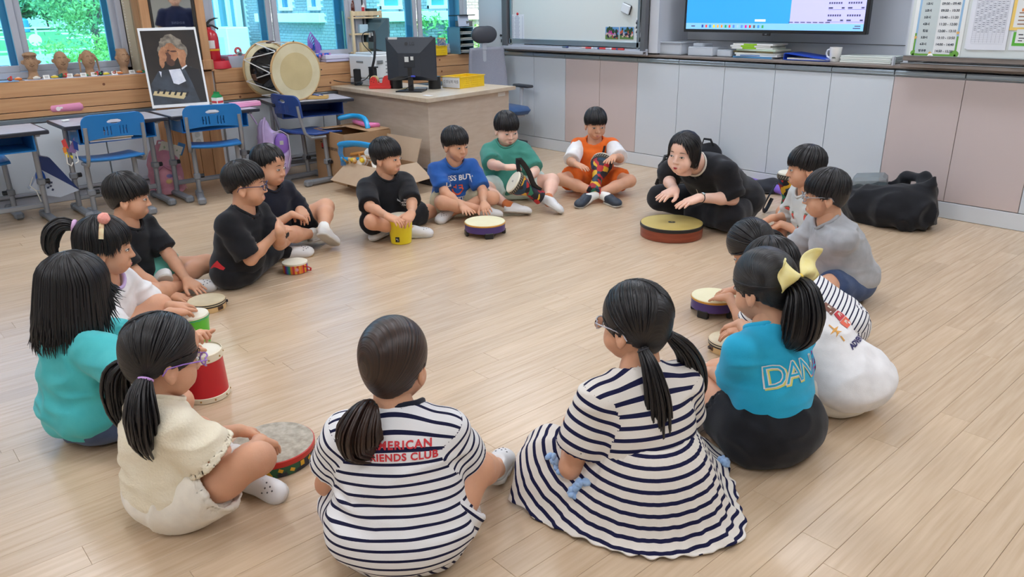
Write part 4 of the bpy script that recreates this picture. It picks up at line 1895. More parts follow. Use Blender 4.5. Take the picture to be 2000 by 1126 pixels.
 if hp.get('ties'):
  Sc=np.zeros(len(V))
  for sd,tie in hp['ties']:
   tied_locks(st,rad,hp['line'],tie,rng,int(hp.get('n',90)*1.4),sd)
   dv=V-np3(tie)
   a2=np.arctan2(dv[:,0]*.6+dv[:,1],dv[:,2])*26
   Sc=np.where((sd==0)|(np.sign(V[:,0])==sd),a2,Sc)
 else:
  Sc=ang*26
  crown_locks(st,rad,hp['line'],rng,hp.get('n',170),hp.get('crown',(.1,-.35,1)),over=hp.get('over',.007),out=hp.get('out',.004),skip=hp.get('skip',0),drop=hp.get('drop',0),flare=hp.get('flare',0),r=hp.get('r',.0044))
 for tl in hp.get('tails',[]):
  pass
 HV,HQ,HS=[V],[Q],[Sc]
 if st.V:
  a_,b_,c_=st.get()
  HV.append(a_)
  HQ.append(b_+len(V))
  HS.append(c_)
 HV,HQ,HS=np.concatenate(HV),np.concatenate(HQ),np.concatenate(HS)
 HVw=(HV*hs)@A.T+Hc
 # tails hang by gravity: built in the room's directions
 for tl in hp.get('tails',[]):
  t0=Hc+A@(np3(tl['tie'])*hs)
  if 'px' in tl:
   pts=[t0]+[at(*p)-base for p in tl['px']]
  else:
   pts=[t0]+[t0+hr*p[0]*hs+hf*p[1]*hs+G*p[2]*hs for p in tl['pts']]
  st2=Strands()
  tail(st2,pts,rng,tl['wid'],tl.get('n',90),tl.get('r',.0038),tl.get('wave',0),tl.get('tip',.35))
  P_=np.array(pts)
  vt=Vol(P_.min(0)-.09,P_.max(0)+.09,.007)
  tail_core(vt,pts,[w_*.9 for w_ in tl['wid'][:-1]]+[tl['wid'][-1]*.5])
  a1,b1=vt.skin(2)
  a_,b_,c_=st2.get()
  for aa,bb,cc in((a1,b1,np.arctan2(a1[:,0]-P_[:,0].mean(),a1[:,1]-P_[:,1].mean())*26),(a_,b_,c_)):
   HQ=np.concatenate([HQ,bb+len(HVw)])
   HVw=np.concatenate([HVw,aa])
   HS=np.concatenate([HS,cc])
  if tl.get('band'):
   dd=np.array(pts[1])-t0
   rg=ring_at(t0+dd/np.linalg.norm(dd)*.006,dd,tl['wid'][0]*.95+.004,tl.get('bt',.0045))
   rg.build('hair_tie',tl['band'],e,60)
 HVw[:,2]=np.maximum(HVw[:,2],.003)
 to_obj('hair',HVw,HQ,hp.get('mat',HAIR),e,{'streak':HS})
 # ---------------- glasses
 if sp.get('glasses'):
  gm=sp['glasses']
  b=B(XA)
  for sd in(-1,1):
   n_=20
   b.tube([(sd*.032+.0225*math.cos(2*PI*i/n_),.098-.004*abs(math.cos(2*PI*i/n_))-(.006 if sd*math.cos(2*PI*i/n_)>.7 else 0),-.005+.0165*math.sin(2*PI*i/n_))for i in range(n_)],.0021,7,closed=True)
   b.tube([(sd*.054,.092,.0),(sd*.066,.07,.002),(sd*.077,.02,.001),(sd*.0785,-.018,-.006),(sd*.077,-.028,-.024)],.0019,7)
  b.tube([(-.011,.0975,.0),(0,.1,.003),(.011,.0975,.0)],.0019,7)
  go=b.build('glasses',gm,e,60)
  for sd in(-1,1):
   l_=B(XA)
   l_.face([(sd*.032+.0215*math.cos(2*PI*i/20)*sd,.0965,-.005+.0155*math.sin(2*PI*i/20))for i in range(20)])
   l_.build('lens',mat_glass('lens_glass',(.97,.97,.98)),go,0)
 sp['_']=dict(e=e,base=base,H=Hc,A=A,hs=hs,sh=sh,arms=arms,legs=legs,pel=pel,N=N,ub=ub,rb=rb,fb=fb,SC=SCt,shirt=sh_o,shorts=sho_o,hip=hip,fwd=fwd,right=right,XA=XA,s=s)
 return sp['_']
def print_on(o,base,txt=None,polys=None,c=None,n=None,x=None,size=.02,mat=None,parent=None,name='print',bold=0.0,lift=.0022,sub=1,spacing=1.0):
 """lettering or flat shapes laid onto a garment: c centre, n direction looked from, x reading direction (all relative to the base)"""
 me=o.data
 vs=np.zeros(len(me.vertices)*3)
 me.vertices.foreach_get('co',vs)
 bvh=BVHTree.FromPolygons([tuple(p)for p in vs.reshape(-1,3)],[tuple(p.vertices)for p in me.polygons])
 n=Vector(n).normalized()
 x=Vector(x)
 x=(x-n*x.dot(n)).normalized()
 y=n.cross(x)
 if txt is not None:
  pv,pf=text_polys(txt,size,'CENTER',bold,spacing)
  pv=[(p[0],p[1])for p in pv]
 else:
  pv,pf=polys
 import bmesh
 bm=bmesh.new()
 bv=[bm.verts.new((p[0],p[1],0))for p in pv]
 for f_ in pf:
  try:
   bm.faces.new([bv[i]for i in f_])
  except ValueError:
   pass
 if sub:
  bmesh.ops.triangulate(bm,faces=bm.faces[:])
  for _ in range(sub):
   es=[e_ for e_ in bm.edges if e_.calc_length()>.012]
   if es:
    bmesh.ops.subdivide_edges(bm,edges=es,cuts=1)
    bmesh.ops.triangulate(bm,faces=bm.faces[:])
 cen=Vector(c)
 for v_ in bm.verts:
  p0=cen+x*v_.co.x+y*v_.co.y
  hit=bvh.ray_cast(p0+n*.3,-n)
  if hit[0]is not None:
   v_.co=hit[0]+n*lift
  else:
   v_.co=p0
 m2=bpy.data.meshes.new(name)
 bm.to_mesh(m2)
 bm.free()
 m2.materials.append(mat)
 ob=bpy.data.objects.new(name,m2)
 COL.objects.link(ob)
 ob.parent=parent if parent is not None else o
 return ob
 # ------------------------------------------------------------------ school furniture
BLUE=M('plastic_blue',(30,122,196),.38)
BLUE_D=M('plastic_navy',(40,72,140),.4)
STEEL=M('steel_grey',(150,154,160),.38,metal=.35)
STEEL_D=M('foot_grey',(128,132,138),.5)
TOPM=mat_noise('desk_top',(198,202,214),(188,192,206),scale=30,rough=.28)
EDGE=M('desk_edge',(38,42,54),.4)
KNOB=M('knob_black',(34,36,40),.4)
def leg_set(t,x,y0,y1,z,foot0,foot1,mat_foot=STEEL_D):
 """column with clamp standing on a bar foot that runs along y"""
 b=B()
 b.tube([(x,y0,.05),(x,y0+(y1-y0)*.5,z*.5),(x,y1,z)],.017,10)
 l=b.build('leg',STEEL,t,60)
 c=B()
 c.box((x,y0+(y1-y0)*.45,z*.45),(.046,.052,.045),.008)
 c.build('clamp',STEEL_D,l)
 c=B()
 c.cyl((x+.02,y0+(y1-y0)*.45,z*.45),(x+.05,y0+(y1-y0)*.45,z*.45),.016,12,bev=.003)
 c.build('clamp_knob',KNOB,l)
 f=B()
 f.box((x,(foot0+foot1)/2,.028),(.05,abs(foot1-foot0),.038),.012)
 for yy_ in(foot0,foot1):
  f.box((x,yy_+(.025 if yy_<(foot0+foot1)/2 else-.025),.026),(.056,.06,.050),.012)
 f.build('foot',mat_foot,l)
def chair_proto(mat,seat_h=.385):
 """school chair, sitter faces +Y"""
 t=empty('school_chair')
 def seat(u,v):
  x=(u-.5)*.37*(1-.10*v)
  y=-.17+.35*v
  z=seat_h+.014*math.cos((u-.5)*2.6)*-1+.014+(.02*max(0,.25-v)*4)-(.035*max(0,v-.8)*5*max(0,v-.8))
  return(x,y,z)
 b=B()
 b.grid(seat,14,14)
 so=b.build('seat',mat,t,60,solid=.016)
 # back shell: rounded outline with an oval grip and six slots
 holes=[(0,.118,.046,.015)]+[(sx,.062,.0036,.028)for sx in(-.066,-.047,-.028,.028,.047,.066)]
 vs,fs,ids=[],[],{}
 NU,NV=76,44
 W_,H_=.19,.165
 def shell(i,j):
  u,v=-1+2*i/NU,j/NV
  zr=max(v*H_-(H_-.055),0)
  w=W_-.055+math.sqrt(max(.055**2-zr*zr,0))if zr>0 else W_
  x=u*w
  zb=.022*(1-u*u)*(1 if abs(u)<1 else 0)
  return x,zb+v*(H_-zb)
 for j in range(NV):
  for i in range(NU):
   xm,zm=[(p_+q_)/2 for p_,q_ in zip(shell(i,j),shell(i+1,j+1))]
   if any(((xm-hx)/hw)**2+((zm-hz)/hh)**2<1 for hx,hz,hw,hh in holes):
    continue
   q=[]
   for a_,c_ in((0,0),(1,0),(1,1),(0,1)):
    key=(i+a_,j+c_)
    if key not in ids:
     x,z=shell(*key)
     ids[key]=len(vs)
     vs.append((x,-.20-.12*z-.03*(1-(x/W_)**2)+.02,seat_h+.145+z))
    q.append(ids[key])
   fs.append(q)
 b=B()
 b.add(vs,fs)
 b.build('backrest',mat,t,60,solid=.016)
 for s_ in(-1,1):
  f=B()
  f.tube([(s_*.172,-.205,seat_h+.235),(s_*.174,-.195,seat_h+.15),(s_*.176,-.165,seat_h+.03),(s_*.174,-.12,seat_h-.012),(s_*.168,.02,seat_h-.02)],.0125,10)
  f.build('side_tube',STEEL,t,60)
 for s_ in(-1,1):
  leg_set(t,s_*.150,.04,.02,seat_h-.01,-.19,.15)
 return t
def desk_proto(w=.645,d=.46,h=.62,shelf=True,tray=BLUE):
 """school desk, sitter on the -Y side"""
 t=empty('school_desk')
 b=B()
 b.box((0,0,h-.010),(w-.016,d-.016,.016),.004)
 b.build('desktop',TOPM,t)
 e=B()
 for s_ in(-1,1):
  e.box((0,s_*(d/2-.006),h-.013),(w,.014,.025),.005)
  e.box((s_*(w/2-.006),0,h-.013),(.014,d-.02,.025),.005)
 e.build('edge_band',EDGE,t)
 s=B()
 s.box((0,.0,h-.125),(w-.16,d-.10,.008),.002)
 s.box((0,d/2-.055,h-.083),(w-.16,.008,.09),.002)
 for q in(-1,1):
  s.box((q*(w/2-.084),0,h-.078),(.008,d-.10,.10),.002)
 s.build('book_shelf',tray,t)
 for q in(-1,1):
  fr=B()
  fr.box((q*(w/2-.06),0,h-.032),(.03,d-.08,.018),.004)
  fr.build('top_frame',STEEL,t)
 for q in(-1,1):
  leg_set(t,q*(w/2-.055),.06,.03,h-.04,-.20,.20)
 cb=B()
 cb.box((0,.062,.105),(w-.10,.022,.034),.006)
 cb.build('crossbar',STEEL,t)
 return t
dk=desk_proto()
spots=[((-5.715,.745),-PI/2+PI,'school desk at the left edge with a paper bag hung from its leg'),((-5.775,1.488),PI/2,'school desk carrying the long pink pencil case'),((-5.775,2.150),PI/2,'school desk carrying the milk carton and the flat pink box')]
for i,(p,rz,lb)in enumerate(spots):
 o=dk if i==0 else copy_tree(dk)
 o.location=(p[0],p[1],0)
 o.rotation_euler.z=rz
 tag(o,lb,'desk','school desks by the windows')
dk4=desk_proto(w=.66,tray=BLUE_D)
dk4.location=(-5.885,3.02,0)
dk4.rotation_euler.z=PI/2-.18
tag(dk4,'school desk with navy shelf under the big barrel drum','desk','school desks by the windows')
ch=chair_proto(BLUE)
for i,(p,rz,lb)in enumerate([((-6.06,.72),-PI/2,'blue school chair at the left edge, pushed under the far side of its desk'),((-5.60,1.415),PI/2+.02,'blue school chair before the desk with the long pink pencil case'),((-5.58,2.115),PI/2-.30,'blue school chair before the desk with the milk carton')]):
 o=ch if i==0 else copy_tree(ch)
 o.location=(p[0],p[1],0)
 o.rotation_euler.z=rz
 tag(o,lb,'chair','blue school chairs')
c4=chair_proto(BLUE_D)
c4.location=(-5.62,2.90,0)
c4.rotation_euler.z=.10
tag(c4,'dark blue school chair in front of the big barrel drum','chair')
def thing_box(name,label,cat,c,s,mat,rz=0.0,bev=.004,grp=None):
 b=B()
 b.box((0,0,s[2]/2),s,bev)
 o=b.build(name,mat)
 o.location=c
 o.rotation_euler.z=rz
 return tag(o,label,cat,grp)
 # books in the open shelf of the second desk
PAPER=M('paper',(232,228,216),.8)
bk=[((212,178,120)),(226,220,200),(120,160,190),(232,206,120),(206,120,110)]
for i,c in enumerate(bk):
 p=(-5.66-.004*i,1.44+.012*(i%2),.500+i*.0135)
 t=empty('exercise_book',p,.05*(i-2),['tan','cream','grey blue','yellow','faded red'][i]+' exercise book in the shelf of the pencil case desk','book','books in the desk shelf')
 b=B()
 b.box((0,0,.0058),(.18,.25,.010),.001)
 b.build('pages',PAPER,t)
 b=B()
 b.box((0,0,.0114),(.182,.252,.0012))
 b.build('cover',M('book_cover_%d'%i,c,.6),t)
 # ---- things on the school desks
PINK=M('case_pink',(232,150,186),.6)
p0,p1=at(100,222,.625),at(160,217,.625)
t=empty('pencil_case',((p0[0]+p1[0])/2,(p0[1]+p1[1])/2,.621),math.atan2(p1[1]-p0[1],p1[0]-p0[0]),'long pink pencil case lying on the second school desk','pencil case')
b=B()
b.box((0,0,.040),(.235,.082,.078),.026)
b.build('pouch',PINK,t,60)
b=B()
b.tube([(-.108,0,.0795),(.112,0,.0795)],.003,6)
b.tube([(.112,0,.079),(.128,.006,.070),(.132,.006,.050)],.0025,6)
b.build('zip',M('zip_pale',(240,200,216),.4),t)
b=B()
b.lathe([(0,0),(.015,0),(.015,.0008),(0,.0008)],Matrix.Translation((-.055,-.0412,.038))@Euler((PI/2,0,0)).to_matrix().to_4x4(),16)
b.box((-.035,-.0416,.044),(.018,.001,.012))
b.build('patch',M('patch_white',(248,240,240),.6),t)
q=at(128,236,.623)
thing_box('eraser','small white eraser lying on the second school desk','eraser',(q[0],q[1],.6205),(.028,.045,.012),M('eraser_white',(238,240,236),.6),.3)
q=at(482,208,.622)
t=empty('pencil_box',(q[0]-.03,q[1],.6205),PI/2-.05,'flat pink box lying on the desk beside the milk carton','box')
b=B()
b.box((0,0,.016),(.22,.085,.032),.006)
b.build('case',M('box_pink',(234,156,196),.4),t)
b=B()
b.box((0,0,.0335),(.215,.08,.004),.002)
b.build('lid',M('lid_pink',(238,176,208),.4),t)
q=at(433,211,.62)
t=empty('milk_carton',(q[0]-.06,q[1],.6205),.35,'green and white milk carton with a gable top on the third desk','carton')
b=B()
b.box((0,0,.037),(.060,.060,.074),.002)
b.build('carton',M('carton_white',(232,240,232),.5),t)
b=B()
b.add([(-.03,-.03,.074),(.03,-.03,.074),(.03,.03,.074),(-.03,.03,.074),(-.03,0,.102),(.03,0,.102)],[(0,1,5,4),(2,3,4,5),(1,2,5),(3,0,4)])
b.box((0,0,.107),(.06,.003,.014))
b.build('gable',M('carton_green',(34,150,84),.5),t,0)
b=B()
b.box((.0304,0,.042),(.001,.052,.016))
b.box((0,-.0304,.042),(.052,.001,.016))
b.build('red_band',M('carton_red',(208,60,70),.5),t)
# poster leaning against the mirror
c0,c1=at(298,212,.622),at(410,204.5,.622)
w_=np.linalg.norm(c1-c0)
tl=at_x(266.5,55,-6.262)
upv=tl-c0
xd=(c1-c0)/w_
upv=upv-xd*(upv@xd)
h_=np.linalg.norm(upv)
Xp=frame(c0,xd,upv)
t=empty('poster',mat=Xp,label='large framed portrait poster of an old musician leaning by the mirror',cat='poster')
def quad(b,pts,lift):
 return b.face([(x*w_,y*h_,lift)for x,y in pts])
b=B()
b.box((w_/2,h_/2,-.006),(w_,h_,.010),.001)
b.build('white_board',M('poster_white',(236,238,240),.45),t)
PD=mat_noise('poster_dark',(30,26,25),(44,36,32),scale=6,rough=.35)
b=B()
quad(b,[(.035,.04),(.965,.04),(.965,.965),(.035,.965)],.0004)
b.build('picture_ground',PD,t,0)
def blob(cx,cy,rx,ry,n=18,wob=.1,seed=0,rot=0):
 rg=random.Random(seed)
 out=[]
 for i in range(n):
  a=2*PI*i/n
  k=1+wob*(rg.random()-.5)*2
  x,y=rx*k*math.cos(a),ry*k*math.sin(a)
  out.append((cx+x*math.cos(rot)-y*math.sin(rot),cy+x*math.sin(rot)+y*math.cos(rot)))
 return out
def paint(name,rgb,polys,lift,rgb2=None,scale=14):
 b=B()
 for i,p in enumerate(polys):
  quad(b,p,lift+i*.00004)
 b.build(name,mat_noise('paint_'+name,rgb,rgb2 or rgb,scale=scale,rough=.4),t,0)
paint('coat',(62,72,84),[[(.035,.04),(.965,.04),(.90,.34),(.80,.50),(.60,.47),(.40,.48),(.22,.46),(.05,.30)]],.0006,(40,44,52),9)
paint('coat_shadow',(24,24,28),[[(.66,.52),(.92,.46),(.965,.06),(.84,.05),(.76,.3)]],.0008)
paint('shirt_front',(226,228,236),[[(.40,.47),(.60,.48),(.66,.32),(.52,.28),(.44,.30)],[(.23,.46),(.27,.45),(.25,.38)]],.0010,(206,210,222),20)
paint('keys',(206,186,140),[[(.05,.165),(.56,.095),(.66,.17),(.09,.215)]],.0010)
paint('black_keys',(28,30,36),[[(.12+i*.095,.185-i*.011),(.155+i*.095,.180-i*.011),(.20+i*.095,.235-i*.011),(.165+i*.095,.24-i*.011)]for i in range(6)],.0012)
paint('grey_hair',(92,84,76),[blob(.52,.79,.21,.115,26,.14,4),blob(.36,.72,.08,.10,16,.2,5),blob(.68,.70,.09,.11,16,.2,6)],.0010,(150,140,124),26)
paint('face',(182,126,88),[blob(.49,.69,.115,.12,22,.05,7)],.0014,(150,98,66),10)
paint('face_shade',(86,54,42),[blob(.42,.62,.06,.075,16,.1,8),blob(.46,.56,.07,.045,16,.1,9),blob(.54,.70,.06,.012,12,.1,10),blob(.44,.71,.04,.012,12,.1,11)],.0016)
paint('painted_hands',(196,142,104),[blob(.34,.65,.062,.085,16,.12,12,.3),blob(.31,.58,.045,.09,14,.1,13,-.1),blob(.67,.64,.075,.085,16,.12,14,-.3),blob(.66,.56,.05,.08,14,.1,15,.2)]+[blob(.33+i*.035,.715+.01*i,.016,.05,10,.05,20+i,-.5)for i in range(4)]+[blob(.60+i*.035,.715-.014*i,.016,.045,10,.05,30+i,.5)for i in range(4)],.0018,(160,108,76),18)
paint('cuff',(220,222,226),[[(.62,.485),(.72,.525),(.73,.51),(.63,.465)]],.0020)
# ---- clay heads and clay food on the sill
CLAY=mat_noise('clay',(182,146,114),(160,124,94),scale=18,rough=.9,bump=.4,bscale=70)
CLAY_D=M('clay_line',(84,60,46),.9)
labs=['clay head with a fringe of scratched hair, first on the sill from the left','bald smooth clay head, second on the window sill from the left','clay head with two long clay braids on the window sill','clay head with round ears and a curly top nearest the poster']
for i,(px,py)in enumerate(((66,148),(124,143),(176,139),(243,135))):
 q=at_x(px,py,-6.36)
 t=empty('clay_bust',(-6.36,q[1],.861),-PI/2+.15*(i-1),labs[i],'sculpture','clay heads on the sill')
 v=Vol((-.08,-.08,-.01),(.08,.08,.22),.006)
 sc_=(.92,1.0,.98,1.05)[i]
 v.ell((0,0,.125),(.044*sc_,.044,.058),k=.02)
 v.ell((0,.006,.095),(.036,.036,.040),k=.02)
 v.cone((0,-.004,.07),(0,-.004,.012),.024,.034,k=.015)
 v.ell((0,-.004,.008),(.046,.036,.012),k=.01)
 v.cone((0,.046,.130),(0,.050,.112),.006,.008,k=.008)
 for s_ in(-1,1):
  if i!=2:
   v.ell((s_*.050,0,.118),(.014,.007,.016),k=.006)
  v.ell((s_*.017,.046,.135),(.010,.006,.005),k=.006,sub=True)
 if i==2:
  for s_ in(-1,1):
   v.cone((s_*.045,-.002,.15),(s_*.062,.0,.11),.009,.009,k=.008)
   v.cone((s_*.062,0,.11),(s_*.066,.004,.035),.008,.006,k=.004)
 if i==3:
  for k in range(9):
   a=k*.7
   v.ell((.026*math.cos(a),-.006+.026*math.sin(a),.172),(.013,.013,.012),k=.004)
 if i==0:
  v.ell((0,-.004,.165),(.046,.046,.02),k=.006)
 V,Q=v.skin(1)
 V[:,2]=np.maximum(V[:,2],0)
 to_obj('clay_body',V,Q,CLAY,t)
 b=B()
 b.tube([(-.016,.0465,.098),(0,.0505,.090),(.016,.0465,.098)],.0016,6)
 for s_ in(-1,1):
  b.tube([(s_*.026,.0415,.140),(s_*.016,.0475,.144),(s_*.007,.0475,.140)],.0014,6)
 if i==0:
  for k in range(9):
   a=(k-4)*.2
   b.tube([(.044*math.sin(a),.046*math.cos(a),.165),(.047*math.sin(a),.048*math.cos(a),.148)],.0018,5)
 b.build('scratched_lines',CLAY_D,t)
lay=B()
lay.box((XW-.06,1.55,.862),(.10,.80,.003))
tag(lay.build('paper_sheet',M('paper_blue_white',(206,214,236),.7)),'pale paper sheet under the clay heads and clay food','paper')
lay=B()
lay.box((XW-.06,.93,.8625),(.13,.36,.004))
tag(lay.build('paper_sheet',M('paper_blue',(150,196,238),.7)),'light blue paper at the left end of the sill','paper')
FOOD=[(72,154,'white card plate with a brown twig of clay',0),(91,153,'white folded name card, second in the row',1),(107,152,'yellow clay banana on a card',2),(118,147,'dark green clay leaf ball',3),(127,149,'red clay strawberry',4),(136,148,'white name card with small writing',1),(151,146,'brown and white clay roll',5),(165,138,'flat green clay cap like a lotus leaf',6),(163,148,'white name card in the middle of the row',1),(187,139,'red clay scarf piece',4),(184,147,'white name card with dark dots',1),(197,143,'black and green clay penguin',7),(207,142,'yellow clay cheese block',2),(221,133,'small brown clay cone with a pink foot',8),(223,142,'white and grey clay cup',1),(233,141,'black card with orange clay fish',9),(257,138,'white name card, largest near the poster',1),(272,137,'orange clay fish tail',9),(279,134,'green clay block at the poster edge',6),(20,157,'red clay sausage at the left end of the sill',4),(36,156,'orange clay carrot at the left end of the sill',9)]
FC={0:(232,226,214),1:(236,234,228),2:(232,204,60),3:(24,96,84),4:(214,70,64),5:(178,128,90),6:(34,140,96),7:(28,34,44),8:(164,116,90),9:(226,128,60)}
for k,(px,py,lb,ty)in enumerate(FOOD):
 q=at_x(px,py,-6.325)
 z0=.864
 b=B()
 m1=M('clay_food_%d'%ty,FC[ty],.6)
 if ty==1:
  b.prism([(-.014,0),(.014,0),(0,.026)],.040,Matrix.Translation((0,.02,0))@Euler((PI/2,0,0)).to_matrix().to_4x4())
  o=b.build('name_card',m1,None,0)
  o.rotation_euler.z=.1*((k*7)%5-2)
  c=B()
  for r_ in range(2):
   c.box((.0095-.004*r_,0,.010+r_*.007),(.0012,.022,.0022),rot=(0,-.5,0))
  c.build('written_line',M('ink',(60,56,66),.7),o,0)
 elif ty in(3,4,7,8):
  b.ball((0,0,.013),(.014,.016,.013),12,8)
  b.ball((.004,.008,.026),(.008,.008,.007),10,6)
  o=b.build('clay_food',m1,None,60)
  c=B()
  c.ball((.010,-.004,.015),(.006,.007,.006),8,6)
  c.build('dab',M('dab_%d'%ty,{3:(60,130,90),4:(90,150,70),7:(90,190,90),8:(226,150,160)}[ty],.6),o,60)
 elif ty==6:
  b.lathe([(.024,.004),(.020,.012),(.010,.018),(0,.020)],None,16)
  b.cyl((0,0,0),(0,0,.008),.012,10)
  o=b.build('clay_food',m1,None,60)
 else:
  b.tube([(0,-.022,.009),(.002,-.008,.011),(.002,.008,.011),(0,.022,.008)],[.006,.0095,.009,.005],8)
  o=b.build('clay_food',m1,None,60)
  c=B()
  c.tube([(.004,-.012,.0185),(.004,.0,.0205),(.004,.010,.0185)],.003,6)
  c.build('dab',M('dab_cream',(240,232,210),.6),o,60)
 o.location=(-6.325 if ty!=6 else-6.34,q[1],z0)
 tag(o,lb+' on the sill','name card' if ty==1 else 'clay food','clay food and cards on the sill')
 # ---- fire extinguisher
q=at_x(424,128,-6.39)
RED=M('fire_red',(196,32,48),.28,coat=.4)
t=empty('extinguisher_stand',(-6.39,q[1],.860),0,'red plastic stand holding the fire extinguisher','stand')
b=B()
b.lathe([(.110,0),(.110,.012),(.098,.055),(.092,.060),(.088,.060),(.084,.03),(0,.03)],None,28)
b.build('stand',M('stand_red',(206,44,60),.45),t)
t=empty('fire_extinguisher',(-6.39,q[1]-.03,.891),-.2,'red fire extinguisher with a black lever and white label on the sill','fire extinguisher')
b=B()
b.lathe([(.060,0),(.066,.008),(.066,.205),(.060,.235),(.042,.258),(.022,.268),(.020,.285),(0,.285)],None,28)
b.build('cylinder',RED,t,50)
b=B()
b.lathe([(.0666,.106),(.0672,.108),(.0672,.118),(.0666,.120)],None,28,False,False)
b.build('yellow_band',M('band_gold',(226,168,40),.4),t)
b=B()
b.lathe([(.0668,.125),(.0670,.126),(.0670,.185),(.0668,.186)],None,12,False,False,-1.1,.35)
b.build('label_sheet',M('label_white',(228,228,226),.5),t)
b=B()
b.box((0,0,.297),(.034,.030,.028),.006)
b.tube([(0,.005,.300),(.0,.035,.296),(0,.075,.270)],.008,8)
b.tube([(0,-.005,.310),(.0,.02,.335),(0,.06,.350),(0,.085,.350)],[.010,.009,.006,.003],8)
b.build('lever_valve',KNOB,t,60)
# ---- tub of toys, ropes in a bucket
q=at_x(466,127,-6.40)
t=empty('plastic_tub',(-6.40,q[1],.861),0,'cloudy white plastic tub of toys beside the fire extinguisher','tub')
b=B()
for s_ in(-1,1):
 b.add([(s_*.062,-.09,0),(s_*.062,.09,0),(s_*.078,.11,.09),(s_*.078,-.11,.09)],[(0,1,2,3)])
 b.add([(-.062,s_*.09,0),(.062,s_*.09,0),(.078,s_*.11,.09),(-.078,s_*.11,.09)],[(0,1,2,3)])
b.add([(-.062,-.09,0),(.062,-.09,0),(.062,.09,0),(-.062,.09,0)],[(0,1,2,3)])
b.build('tub',M('cloudy_plastic',(206,216,232),.3,alpha=.72),t,0,solid=.003)
TOY=[((222,60,90),'pink red toy flap in the plastic tub'),((206,96,100),'red ring toy topmost in the tub'),((140,160,160),'grey green rolled toy in the tub'),((196,110,110),'pale red ball toy in the tub'),((150,190,170),'green striped ball toy in the tub'),((200,130,130),'rosy round toy at the tub front')]
for i,(c,lb)in enumerate(TOY):
 b=B()
 x,y,z=((-.03,-.07,.07),(.0,.01,.125),(.01,.015,.09),(.03,-.03,.075),(-.02,.05,.075),(.04,.045,.075))[i]
 if i==0:
  b.box((0,0,0),(.06,.10,.02),.006,rot=(.3,.2,0))
 elif i in(1,2):
  b.tube([(0,.022*math.cos(a),.022*math.sin(a))for a in np.linspace(0,2*PI,15)[:-1]],.010,8,closed=True)
 else:
  b.ball((0,0,0),.028,12,8)
 o=b.build('toy',M('toy_%d'%i,c,.5),None,60)
 o.location=(-6.40+x,q[1]+y,.861+z)
 tag(o,lb,'toy','toys in the plastic tub')
q=at_x(612,112,-6.42)
t=empty('rope_bucket',(-6.42,q[1],.861),0,'white bucket of looped purple skipping ropes on the sill','bucket')
b=B()
b.lathe([(.055,0),(.066,.075),(.069,.075),(.058,0)],None,20,False,False)
b.build('bucket',M('bucket_white',(222,226,226),.4),t)
PURP=M('rope_purple',(150,118,206),.35)
for i in range(6):
 b=B()
 hh=.20-.018*i
 b.tube([(.02-.012*i,-.055+.016*i,.05),(.02-.012*i,-.045+.018*i,.05+hh*.7),(.02-.01*i,-.015+.02*i,.05+hh),(.02-.01*i,.018+.016*i,.05+hh*.7),(.02-.008*i,.026+.014*i,.05)],.0068,8)
 b.build('rope',PURP,t,60)
for i in range(4):
 b=B()
 y_=-.02+i*.032
 b.cyl((.045,y_,.06),(.085,y_+.035,.052+.012*(i%2)),.013,10)
 h=b.build('rope_handle',M('handle_blue',(40,92,196),.4),t,60)
 b=B()
 b.cyl((.085,y_+.035,.052+.012*(i%2)),(.093,y_+.042,.051+.012*(i%2)),.0145,10)
 b.build('end_cap',M('cap_lilac',(196,130,190),.4),h,60)
q=at_x(645,115,-6.36)
t=empty('document_tray',(-6.37,q[1]+.03,.861),0,'pale lilac document box lying flat on the sill by the printer','box')
b=B()
b.box((0,0,.012),(.18,.23,.024),.003)
b.build('lower_box',M('doc_lilac',(200,196,222),.5),t)
b=B()
b.box((0,0,.042),(.19,.24,.034),.003)
b.build('upper_box',M('doc_white',(214,214,232),.5),t)
# ---- the big hourglass drum (janggu)
fc=at(579,139.5,.842)
vd=np.array((-fc[0],-fc[1],0))
vd/=np.linalg.norm(vd)
ang=R(31)
ax=np.array((vd[0]*math.cos(ang)-vd[1]*math.sin(ang),vd[0]*math.sin(ang)+vd[1]*math.cos(ang),0))
if ax@CR<0:
 ang=-ang
 ax=np.array((vd[0]*math.cos(ang)-vd[1]*math.sin(ang),vd[0]*math.sin(ang)+vd[1]*math.cos(ang),0))
HIDE=mat_noise('drum_hide',(222,212,178),(206,194,156),scale=5,rough=.55,bump=.05)
HIDE2=mat_noise('drum_hide_core',(206,188,140),(196,178,132),scale=6,rough=.6)
RJ=.216
X=Matrix.Translation(Vector(fc))@Vector(ax).to_track_quat('Z','Y').to_matrix().to_4x4()
t=empty('hourglass_drum',mat=X,label='big two-headed hourglass drum lying on the desk by the windows',cat='drum')
LJ=.44
b=B()
b.lathe([(.175,-.03),(.150,-.10),(.085,-.18),(.062,-.22),(.085,-.26),(.150,-.34),(.175,-LJ+.03)],None,36,False,False)
b.build('body',M('lacquer_black',(14,14,18),.12,coat=.6),t,60)
for z0,s_ in((0,1),(-LJ,-1)):
 b=B()
 b.lathe([(0,z0),(RJ-.004,z0),(RJ,z0-s_*.006),(RJ*.96,z0-s_*.012),(RJ*.60,z0-s_*.05)],None,48,False,False)
 hd_=b.build('drum_head',HIDE,t,40)
 b=B()
 b.lathe([(0,z0+s_*.0012),(RJ*.66,z0+s_*.0012),(RJ*.66,z0)],None,48,False,False)
 b.build('inner_patch',HIDE2,hd_,0)
 b=B()
 b.tube([(RJ*math.cos(a),RJ*math.sin(a),z0-s_*.006)for a in np.linspace(0,2*PI,49)[:-1]],.0085,8,closed=True)
 b.build('hoop',M('hoop_wood',(196,160,110),.5),t,60)
b=B()
